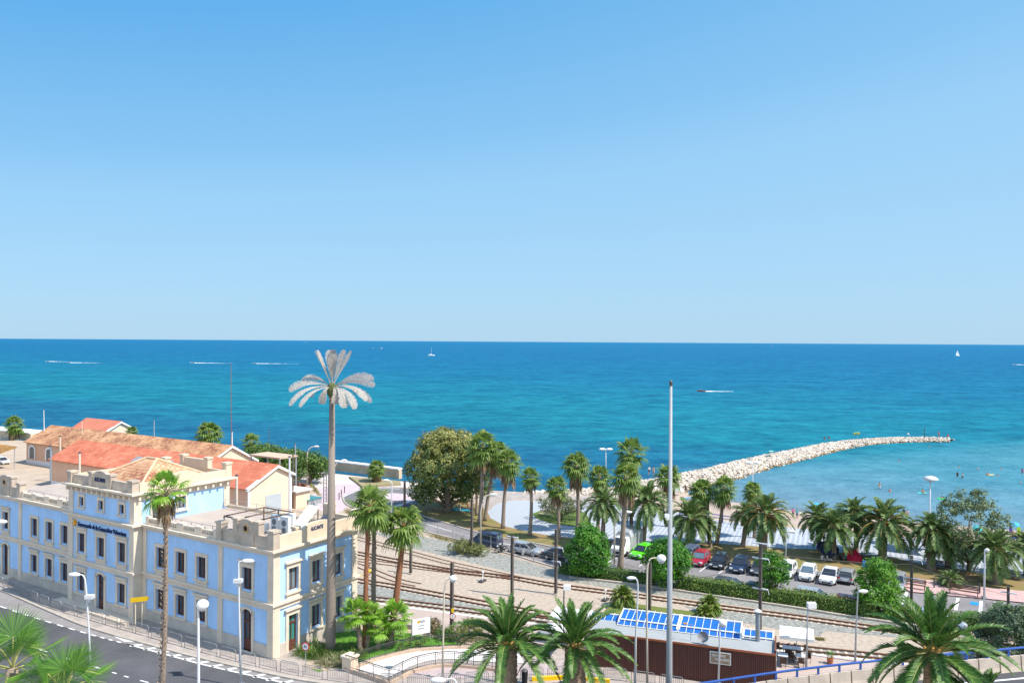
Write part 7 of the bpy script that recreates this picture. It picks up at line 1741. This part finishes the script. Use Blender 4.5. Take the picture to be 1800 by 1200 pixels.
wader('wader in plum swimwear near the beach, right of the close pair', 1595, 910, 0.3, 'walk', low=(0.2, 0.05, 0.12), group=BG, rz=0.4)
wader('bather in purple standing at the far right edge of the cove', 1797, 832, 0.5, 'stand', low=(0.2, 0.05, 0.2), top=(0.25, 0.1, 0.2), group=BG)
for u, v, lab in ((1686, 821, 'dark head of a swimmer behind the standing pair'), (1719, 824, 'swimmer with a pale cap right of the standing pair'), (1760, 825, 'dark haired swimmer in the row at the far right'), (1754, 836, 'swimmer beside the yellow air bed'), (1794, 849, 'pale swimmer at the right edge below the purple bather'), (1580, 811, 'lone swimmer off the end of the breakwater'), (1394, 812, 'red capped swimmer close to the breakwater stones'), (1633, 785, 'swimmer near the breakwater tip')):
    wader(lab, u, v, 1.3, 'stand', group=BG, hair=cloth((0.6, 0.5, 0.45)) if 'pale' in lab else (cloth((0.5, 0.05, 0.05)) if 'red' in lab else None))
def float_(label, u, v, c, L_=1.7, w_=0.7):
    p = g(u, v, SEA); t = thing('air_bed', label, 'air bed', p, random.uniform(-0.3, 0.3))
    b = MB()
    for k in range(5): ell(b, (0, (k - 2) * w_ / 5, 0.08), (L_ / 2, w_ / 9, 0.1))
    b.build('tubes', cloth(c), t); b = MB(); ell(b, (L_ * 0.42, 0, 0.15), (0.16, w_ / 2, 0.12)); b.build('pillow', cloth(tuple(min(0.8, x * 1.2) for x in c)), t)
    return p
p = float_('turquoise air bed with a swimmer on it', 1620, 867, (0.10, 0.55, 0.50)); person('swimmer riding the turquoise air bed', p + Vector((0.2, 0, -0.72)), 'ground', low=(0.3, 0.4, 0.05), group=BG)
p = float_('green swim ring with a child in it', 1655, 877, (0.05, 0.55, 0.15), 1.4, 1.3); person('child sitting in the green swim ring', p + Vector((0, 0, -0.8)), 'ground', low=(0.05, 0.3, 0.1), sc=0.85, group=BG)
p = float_('yellow air bed out by the standing pair', 1740, 835, (0.6, 0.5, 0.22)); person('swimmer lying over the yellow air bed', p + Vector((-0.5, 0, -0.95)), 'ground', low=(0.5, 0.4, 0.3), group=BG)
BP_ = 'people on the beach'
def beach(label, u, v, pose='stand', **k): p = g(u, v, -0.75); person(label, p + Vector((0, 0, -0.15 if pose == 'stand' or pose == 'walk' else -0.95)), pose, group=BP_, **k)
beach('person in a pink top on the sand, left of a turquoise clad one', 1394, 909, 'walk', low=(0.03, 0.03, 0.04), top=(0.55, 0.15, 0.35))
beach('person in a turquoise top on the sand beside the pink top', 1401, 911, 'stand', low=(0.05, 0.08, 0.2), top=(0.05, 0.35, 0.45))
beach('person in white strolling on the sand left of the airy tree', 1651, 928, 'walk', low=(0.6, 0.58, 0.55), top=(0.65, 0.62, 0.6))
beach('dark dressed person at the waterline by the breakwater root', 1205, 866, 'stand', low=(0.03, 0.03, 0.04), top=(0.08, 0.06, 0.07))
beach('person in red on the sand behind the tall grey mast', 1184, 880, 'ground', low=(0.5, 0.03, 0.04), top=(0.55, 0.04, 0.05))
beach('person in pink between the railing fan palms', 1279, 897, 'stand', low=(0.5, 0.15, 0.3), top=(0.6, 0.25, 0.4))
def onrock(label, u, v, z, pose='stand', **k): p = g(u, v, SEA + z); person(label, p + Vector((0, 0, 0 if pose in ('stand', 'walk') else -0.88)), pose, group='people on the breakwater', **k)
onrock('person in a white shirt and dark shorts at the breakwater root', 1141, 834, 2.0, 'stand', low=(0.02, 0.02, 0.03), top=(0.65, 0.65, 0.62))
onrock('bare chested person right of the white shirt on the breakwater root', 1149, 835, 2.0, 'walk', low=(0.4, 0.35, 0.3))
onrock('dark figure sitting on the breakwater, left of two', 1449, 772, 1.6, 'ground', low=(0.05, 0.04, 0.05), top=(0.1, 0.05, 0.06))
onrock('dark figure sitting on the breakwater, right of two', 1457, 771, 1.6, 'ground', low=(0.05, 0.04, 0.05), top=(0.07, 0.05, 0.08))
onrock('person in pink standing near the breakwater tip', 1650, 768, 1.3, 'stand', low=(0.5, 0.1, 0.15), top=(0.5, 0.15, 0.18))
onrock('person in red sitting at the very tip of the breakwater', 1666, 767, 1.0, 'ground', low=(0.4, 0.05, 0.06), top=(0.5, 0.08, 0.08))
onrock('person in white bending on the outer breakwater', 1596, 764, 1.3, 'ground', low=(0.6, 0.6, 0.58), top=(0.68, 0.67, 0.65))
def umbrella(label, pos, c, r=1.0, h=1.9, tilt=0.25, name='beach_umbrella', cat='umbrella', c2=None, rz=0.0):
    t = thing(name, label, cat, pos, rz)
    b = MB(); b.tube([(0, 0, 0), (0, 0, h)], 0.025, 5); b.build('pole', WHITE, t)
    b = MB(); n = 8
    for k in range(n):
        b.cur = k % 2 if c2 else 0; a0, a1 = 2 * PI * k / n, 2 * PI * (k + 1) / n
        b.add([(0, 0, h + 0.05), (r * 0.6 * math.cos(a0), r * 0.6 * math.sin(a0), h - 0.1), (r * 0.6 * math.cos(a1), r * 0.6 * math.sin(a1), h - 0.1), (r * math.cos(a1), r * math.sin(a1), h - 0.38), (r * math.cos(a0), r * math.sin(a0), h - 0.38)], [(0, 1, 2), (1, 4, 3, 2)])
    o = b.build('canopy', [cloth(c)] + ([cloth(c2)] if c2 else []), t, fix=False); o.rotation_euler = (tilt, 0, 0)
P_ = lambda u, v, z: g(u, v, z)
umbrella('yellow and green parasol on the breakwater bend', P_(1507, 770, SEA + 1.5), (0.62, 0.60, 0.10), 1.1, 1.7, -0.4, c2=(0.25, 0.5, 0.2))
umbrella('pale turquoise parasol on the breakwater stones', P_(1356, 802, SEA + 1.6), (0.10, 0.40, 0.42), 1.0, 1.4, -0.3, c2=(0.3, 0.55, 0.55))
umbrella('blue parasol at the water edge behind the picnic palms', P_(1433, 903, -1.0), (0.05, 0.35, 0.62), 0.9, 1.9, 0.2)
umbrella('teal parasol lying behind the airy tree', P_(1717, 938, -0.8), (0.04, 0.38, 0.42), 0.95, 1.2, 0.6)
umbrella('small white parasol at the breakwater root on the sand', P_(1192, 872, -1.0), (0.6, 0.6, 0.62), 0.9, 1.7, 0.2)
t = thing('beach_shelter', 'blue and lime beach shelter at the right edge of the sand', 'beach tent', g(1781, 938, -0.9), -0.2); t.scale = (0.68, 0.68, 0.8)
b = MB(); ell(b, (0, 0, 1.5), (1.3, 1.1, 0.75), half=True); b.build('canopy', cloth((0.06, 0.38, 0.6)), t)
b = MB(); b.box(0.35, -0.95, 0.1, 1.1, -0.9, 1.5); b.build('lime_side', cloth((0.35, 0.6, 0.05)), t); b = MB(); b.box(-1.15, -0.95, 0.1, -0.6, -0.9, 1.5); b.build('violet_side', cloth((0.12, 0.06, 0.35)), t)
b = MB()
for x in (-1.1, 1.1): b.tube([(x, 0, 0), (x, 0, 1.55)], 0.03, 5)
b.build('poles', WHITE, t)
person('person in red sitting under the blue and lime shelter', g(1780, 941, -0.9) + Vector((0, 0, -0.9)), 'ground', low=(0.4, 0.05, 0.08), top=(0.4, 0.06, 0.1), group=BP_)
for u, v, c, lab in ((1211, 876, (0.1, 0.3, 0.5), 'blue towel on the sand behind the mast'), (1204, 886, (0.05, 0.25, 0.55), 'long blue towel on the sand under the fan palm pair'), (1250, 904, (0.25, 0.08, 0.45), 'violet towel on the sand by the blue railing'), (1776, 946, (0.03, 0.06, 0.2), 'navy towel in front of the beach shelter')):
    q = g(u, v, -0.6); b = MB(); b.box(-1.0, -0.45, 0, 1.0, 0.45, 0.12); o = b.build('beach_towel', cloth(c), loc=q, rz=0.2); tag(o, lab, 'towel')
# picnic under the date palms
umbrella('big red parasol tipped over beside the picnic group', g(1494, 981), (0.5, 0.015, 0.04), 1.05, 1.2, 0.7)
umbrella('second red parasol lying lower behind the picnic', g(1502, 984), (0.45, 0.015, 0.05), 0.9, 0.8, 0.8)
umbrella('dark navy parasol in the picnic shade', g(1452, 977), (0.02, 0.03, 0.10), 1.4, 1.7, 0.5)
PGp = 'picnic group on the parched lawn'
for k, (u, v, lw, tp, lab) in enumerate(((1445, 985, (0.03, 0.03, 0.04), (0.5, 0.48, 0.45), 'picnicker in a pale top, leftmost on the lawn'), (1454, 986, (0.1, 0.1, 0.15), (0.6, 0.6, 0.6), 'picnicker in white left of the palm trunk'), (1478, 985, (0.02, 0.02, 0.03), (0.02, 0.02, 0.03), 'picnicker in black right of the palm trunk'), (1486, 984, (0.02, 0.1, 0.12), (0.03, 0.25, 0.3), 'picnicker in teal beside the red parasol'), (1515, 980, (0.03, 0.03, 0.05), (0.05, 0.05, 0.08), 'dark dressed picnicker right of the red parasols'))):
    person(lab, g(u, v) + Vector((0, 0, -0.82)), 'ground', rz=k * 1.1, low=lw, top=tp, group=PGp)
b = MB(); b.box(-1.5, -0.9, 0.0, 1.5, 0.9, 0.09); tag(b.build('picnic_blanket', cloth((0.05, 0.35, 0.45)), loc=g(812, 896), rz=-0.3), 'turquoise blanket in the shade of the huge round tree', 'blanket')
person('person in white sitting on the turquoise blanket', g(812, 896) + Vector((-0.4, 0.1, -0.8)), 'ground', low=(0.1, 0.1, 0.12), top=(0.6, 0.6, 0.6)); person('person in dark clothes beside the turquoise blanket', g(822, 895) + Vector((0, 0, -0.82)), 'ground', rz=1.2, low=(0.05, 0.05, 0.08), top=(0.3, 0.1, 0.1))
hut = thing('thatched_beach_hut', 'thatched shelter on blue posts between the date palms', 'beach hut', g(1612, 968), ANG)
b = MB(); b.extr([(-2.2, 2.3), (0, 3.5), (2.2, 2.3), (2.2, 2.45), (0, 3.75), (-2.2, 2.45)], 'y', -2.6, 2.6); b.build('thatch_roof', mat('grey_thatch', (0.40, 0.32, 0.25), 0.95, 0.25, 3, 0.6, streak=(1, 6, 1)), hut)
for x in (-1.9, 1.9):
    for y in (-2.2, 2.2): b = MB(); b.box(x - 0.09, y - 0.09, 0, x + 0.09, y + 0.09, 2.45); b.build('post', BLUEP, hut)

# ================================================================== STREET FURNITURE
BEN = mat('brown_bench_wood', (0.14, 0.075, 0.05), 0.7, 0.2, 4)
def bench(label, c, rz, m=None, L_=2.4):
    t = thing('park_bench', label, 'bench', c, rz, 'benches of the seafront park'); m = m or BEN
    b = MB()
    for k in range(3): b.box(-L_ / 2, -0.25 + k * 0.17, 0.42, L_ / 2, -0.12 + k * 0.17, 0.46)
    b.build('seat', m, t); b = MB()
    for k in range(3): b.box(-L_ / 2, 0.27 + k * 0.03, 0.55 + k * 0.15, L_ / 2, 0.3 + k * 0.03, 0.67 + k * 0.15)
    b.build('backrest', m, t)
    for s in (-1, 1): b = MB(); x = s * (L_ / 2 - 0.15); b.box(x - 0.04, -0.22, 0, x + 0.04, -0.15, 0.419); b.tube([(x, 0.26, 0), (x, 0.28, 0.45), (x, 0.38, 1.0)], 0.035, 5); b.build('leg', DKMET, t)
bench('long brown bench with its back to the lawn behind the pale armed post', g(1602, 1035) + Vector((0, 0, 0.13)), ANG - PI / 2, L_=2.9); bench('long brown bench right of the three short bollards', g(1694, 1047) + Vector((0, 0, 0.13)), ANG - PI / 2, L_=2.9)
bench('dark bench on the promenade beside the stout palm', g(1770, 1017), ANG - PI / 2, DKMET); bench('dark bench on the promenade behind the grey green palm', g(1653, 1000), ANG - PI / 2, DKMET)
bench('pale bench on the lawn island', g(957, 908) + Vector((0, 0, 0.03)), ANG - PI / 2, W_STONE, 2.0)
def bollard(label, c, h=0.95, m=DKMET):
    t = thing('bollard', label, 'bollard', c, 0, 'short dark bollards'); b = MB(); b.tube([(0, 0, 0), (0, 0, h - 0.12)], 0.08, 8); b.build('post', m, t); b = MB(); b.lathe([(0.1, h - 0.12), (0.1, h - 0.04), (0.0, h)], n=8); b.build('cap', m, t)
for u, v, l in ((1642, 1034, 'left'), (1669, 1038, 'middle'), (1722, 1044, 'right')): bollard('short bollard at the pink pavement edge, %s of three' % l, g(u, v) + Vector((0, 0, 0.13)), 1.1)
for k, (u, v) in enumerate(((596, 878), (600, 872), (605.5, 866))): bollard('slim plum bollard on the lilac plaza, %s of three' % ('nearest', 'middle', 'farthest')[k], g(u, v), 1.2, mat('plum_iron', (0.10, 0.03, 0.05), 0.6, 0.1))
# café tables, parasols
def parasol_sq(label, c, w_, d, h, rz, rise=0.45):
    t = thing('cafe_parasol', label, 'parasol', c, rz, 'white canopies of the cafe terrace')
    b = MB(); b.add([(-w_ / 2, -d / 2, h), (w_ / 2, -d / 2, h), (w_ / 2, d / 2, h), (-w_ / 2, d / 2, h), (0, 0, h + rise), (-w_ / 2, -d / 2, h - 0.25), (w_ / 2, -d / 2, h - 0.25), (w_ / 2, d / 2, h - 0.25), (-w_ / 2, d / 2, h - 0.25)],
          [(0, 1, 4), (1, 2, 4), (2, 3, 4), (3, 0, 4), (0, 5, 6, 1), (1, 6, 7, 2), (2, 7, 8, 3), (3, 8, 5, 0)]); b.build('canopy', WHITEFAB, t)
    b = MB(); b.tube([(0, 0, 0), (0, 0, h + rise)], 0.04, 6); b.build('pole', LAMPW, t); b = MB(); b.box(-0.35, -0.35, 0, 0.35, 0.35, 0.08); b.build('base', GREYMET, t)
GP = Vector((0, 0, 0.3))
parasol_sq('square white parasol over the tables right of the cafe', g(1400, 1166) + GP, 2.7, 2.6, 2.35, KANG)
parasol_sq('big white canopy left of the blue glazed roof', g(1003, 1132) + GP, 3.3, 2.6, 2.5, KANG); parasol_sq('lower white canopy at the left end, half hidden by palm fronds', g(978, 1150), 2.2, 2.2, 2.3, KANG)
CH = mat('brown_wicker', (0.10, 0.06, 0.045), 0.8, 0.25, 8)
def cafe_table(label, c, rz=0.0):
    t = thing('cafe_table', label, 'table', c, rz, 'cafe tables'); b = MB(); b.box(-0.4, -0.4, 0.72, 0.4, 0.4, 0.76); b.build('table_top', LAMPW, t)
    for x in (-0.33, 0.33):
        for y in (-0.33, 0.33): b = MB(); b.tube([(x, y, 0), (x, y, 0.719)], 0.022, 5); b.build('leg', GREYMET, t)
def cafe_chair():
    t = thing('cafe_chair', 'brown wicker cafe chair at the terrace tables', 'chair', (0, 0, 0), 0, 'brown chairs of the cafe terrace')
    b = MB(); b.box(-0.22, -0.22, 0.42, 0.22, 0.22, 0.46); b.build('seat', CH, t); b = MB(); b.box(-0.22, 0.19, 0.461, 0.22, 0.23, 0.88); b.build('backrest', CH, t)
    for x in (-0.19, 0.19):
        for y in (-0.19, 0.19): b = MB(); b.tube([(x, y, 0), (x, y, 0.419)], 0.02, 5); b.build('leg', DKMET, t)
    return t
cc_ = cafe_chair(); fst = True
for u, v, lab in ((1384, 1158, 'cafe table under the white parasol, nearest the kiosk wall'), (1402, 1160, 'cafe table under the right half of the white parasol'), (1376, 1172, 'grey topped cafe table at the kiosk corner'), (1407, 1173, 'cafe table in front, beside the box headed lamp')):
    c = g(u, v) + GP; cafe_table(lab, c, KANG)
    for a in (0.4, 2.2, 4.4):
        d = Vector((math.cos(a), math.sin(a), 0)) * 0.72; rz = a - PI / 2
        if fst: cc_.location = c + d; cc_.rotation_euler = (0, 0, rz); fst = False
        else: clone(cc_, c + d, rz)
t = thing('potted_plant', 'potted plant with red flowers on the platform right of the parasol', 'potted plant', g(1459, 1172) + GP)
b = MB(); b.lathe([(0.0, 0), (0.2, 0), (0.28, 0.42), (0.24, 0.42), (0.0, 0.4)], n=12); b.build('pot', mat('terracotta', (0.36, 0.13, 0.07), 0.9, 0.1), t)
leaf_clumps(random.Random(4), [(0, 0, 0.75, 0.32)], 200, 0.07).build('foliage', L_BRT, t, fix=False)
leaf_clumps(random.Random(5), [(0, 0, 0.55, 0.3)], 40, 0.05).build('flowers', leafmat('red_petals', (0.5, 0.03, 0.03), (0.65, 0.25, 0.05)), t, fix=False)
yk = thing('yellow_kerb_rail', 'low yellow painted kerb bar behind the canary palm pair', 'kerb barrier', g(935, 1199))
P = uv([(935, 1199), (990, 1196), (1030, 1199), (1072, 1203)]); mb = MB(); rail_bar(mb, [p - P[0] for p in P], 0.2, 0.13, 0.45); mb.build('bar', YELLOW, yk)
t = thing('litter_bin', 'black litter bin beside the stout canary palm trunk', 'litter bin', g(922, 1203) + Vector((0, 0, 0.13)))
b = MB(); b.lathe([(0.0, 0), (0.22, 0), (0.25, 0.85), (0.25, 0.95), (0.0, 0.95)], n=12); b.build('drum', BLACK, t); b = MB(); b.lathe([(0.27, 0.951), (0.27, 1.0), (0.15, 1.1), (0.0, 1.12)], n=12); b.build('lid', DKMET, t)
for k, (u, v) in enumerate(((870, 1019), (1064, 1052))):
    t = thing('points_lever', 'white and black points lever, %s' % ('between the sidings in the sand' if k == 0 else 'left of the turf terrace'), 'points lever', g(u - 22 if k == 0 else u, v + 3), ANG)
    b = MB(); b.box(-0.5, -0.25, 0, 0.5, 0.25, 0.2); b.build('lever_box', DKMET, t); b = MB(); b.tube([(0, 0, 0.2), (0.25, 0.1, 0.9)], 0.04, 5); ell(b, (0.25, 0.1, 1.0), (0.13, 0.13, 0.13)); b.build('lever', WHITE, t)
# parked car under the yellow canopy, far left
car('white car under the yellow canopy at the left edge', g(3, 815), -EV, WHP, 4.2, 1.76, 1.5, 'hatch', group='cars in the yards')
car('dark car in the yard behind the right terrace, below the red roof', g(406, 897), -EV, DGR, 4.2, 1.76, 1.45, 'hatch', group='cars in the yards')

# ================================================================== BOATS
FOAM = mat('white_foam', (0.80, 0.82, 0.83), 0.9, 0.1, 0.3)
HULLW = mat('white_hull', (0.78, 0.78, 0.77), 0.3, 0.03); SAIL = mat('sail_cloth', (0.74, 0.74, 0.73), 0.8, 0.05, 2)
def hull(mb, L_, w_, h):
    st = []
    for k in range(9):
        t = k / 8; x = -L_ / 2 + L_ * t; ww = w_ / 2 * (0.88 + 0.12 * math.sin(PI * min(t * 1.3, 1)) if t < 0.55 else max(0.03, math.cos((t - 0.55) / 0.45 * PI / 2) ** 0.75)); zz = h * (0.85 + 0.35 * t * t)
        st.append((x, [(ww * 0.25, -0.3), (ww * 0.8, 0.12), (ww, zz)]))
    loft(mb, st)
def motorboat(label, u, v, L_=7, heading=PI, hm=None, wake=0):
    p = g(u, v, SEA); t = thing('motor_boat', label, 'motor boat', p, heading, 'motor boats under way')
    b = MB(); hull(b, L_, L_ * 0.36, L_ * 0.13); b.build('hull', hm or HULLW, t)
    b = MB(); loft(b, [(-L_ * 0.12, [(L_ * 0.12, L_ * 0.1), (L_ * 0.12, L_ * 0.22), (L_ * 0.1, L_ * 0.25)]), (L_ * 0.1, [(L_ * 0.12, L_ * 0.1), (L_ * 0.11, L_ * 0.2), (L_ * 0.09, L_ * 0.24)]), (L_ * 0.22, [(L_ * 0.1, L_ * 0.1), (L_ * 0.1, L_ * 0.12), (L_ * 0.08, L_ * 0.13)])]); b.build('cabin', GLSB, t)
    b = MB(); b.box(-L_ * 0.56, -0.3, 0.2, -L_ * 0.5, 0.3, L_ * 0.2); b.build('outboard', BLACK, t)
    if wake:
        w_ = MB(); rng = random.Random(u); d = Vector((-math.cos(heading), -math.sin(heading), 0)); n_ = Vector((-d.y, d.x, 0))
        for k in range(130):
            s = rng.random() ** 1.5 * wake; q = d * (L_ * 0.45 + s) + n_ * rng.gauss(0, 0.3 + 0.9 * s / wake) * L_ * 0.12; r = L_ * 0.12 * rng.uniform(0.3, 1) * (1.15 - s / wake)
            ell(w_, (q.x, q.y, 0.1), (r * 2.6, r * 1.2, max(0.06, L_ * 0.07 * (1 - s / wake) * rng.random())), 8, 3, half=True)
        o = w_.build('boat_wake', FOAM, loc=Vector((p.x, p.y, SEA)), smooth=True); tag(o, kind='stuff')
motorboat('white motor boat with a short wake, leftmost on the horizon water', 84, 635.5, 6.5, PI, wake=20)
motorboat('white motor boat trailing a long wake right of the leftmost boat', 121, 637.5, 6.5, PI, wake=38)
motorboat('white motor boat with a broken wake above the thin red brown mast', 338, 638, 7.5, PI, wake=46)
motorboat('white motor boat whose wake reaches towards the metal palm', 448, 639, 6.5, PI, wake=50)
motorboat('red and white motor boat right of the tall grey mast', 1233, 688, 5.2, PI + 0.05, paint('red_hull', (0.45, 0.03, 0.05)), wake=17)
motorboat('tiny white boat under the horizon left of the metal palm crown', 537, 602, 26, PI / 2)
motorboat('tiny white boat right of the metal palm crown, first of the two', 656, 612, 11, PI)
motorboat('tiny white boat right of the metal palm crown, second of the two', 669, 612.5, 13, 0)
motorboat('small white boat with a wake at the right edge', 1784, 641, 7, PI, wake=20)
motorboat('tiny white boat on the horizon above the calm middle', 790, 602, 26, PI)
motorboat('small boat dot near the horizon right of the middle', 1358, 608, 25, PI)
def sailboat(label, u, v, hgt, main=True, rz=0.3):
    p = g(u, v, SEA); k = hgt / 12; t = thing('sailing_boat', label, 'sailing boat', p, rz, 'sailing boats')
    b = MB(); hull(b, 10 * k, 3 * k, 1.3 * k); b.build('hull', HULLW, t)
    b = MB(); b.tube([(0.3 * k, 0, 0.8 * k), (0.3 * k, 0, hgt)], 0.14 * k, 6); b.tube([(0.3 * k, 0, 2.3 * k), (-4 * k, 0, 2.2 * k)], 0.1 * k, 5); b.build('mast', LAMPW, t)
    b = MB(); b.box(-2.5 * k, -0.9 * k, 1.0 * k, 1.5 * k, 0.9 * k, 1.8 * k); b.build('cabin', HULLW, t)
    def sail(nm, a, b_, c):
        mb = MB(); a, b_, c = Vector(a) * k, Vector(b_) * k, Vector(c) * k; N_ = 6; vs = []; fs = []
        for i in range(N_ + 1):
            for j in range(N_ + 1):
                s, r = i / N_, j / N_; q = a.lerp(b_, s * (1 - r)) if False else (a + (b_ - a) * s * (1 - r) + (c - a) * r); q = q + Vector((0, 0.5 * k * math.sin(PI * s) * (1 - r), 0)); vs.append(q)
        for i in range(N_):
            for j in range(N_): o = i * (N_ + 1) + j; fs.append((o, o + 1, o + N_ + 2, o + N_ + 1))
        mb.add(vs, fs); mb.build(nm, SAIL, t, smooth=True, fix=False)
    if main: sail('mainsail', (0.2, 0, 2.4), (-4, 0, 2.4), (0.3, 0, 11.8)); sail('jib', (4.8, 0, 1.4), (0.6, 0, 2.0), (0.4, 0, 10.5))
    else: sail('furled_sail', (0.2, 0, 2.2), (-4, 0, 2.1), (0.0, 0, 3.2))
sailboat('sailing boat with a bare mast left of the middle of the sea', 758, 625, 16, False, 0.2)
sailboat('sailing boat under full white sails at the right', 1683, 625.5, 15, True, 0.3)
pole('breakwater_marker', 'dark marker post standing on the outer breakwater', 'post', ((1625, 772), (1625, 752)), g(1625, 770, 0).y, 0.12, KST)
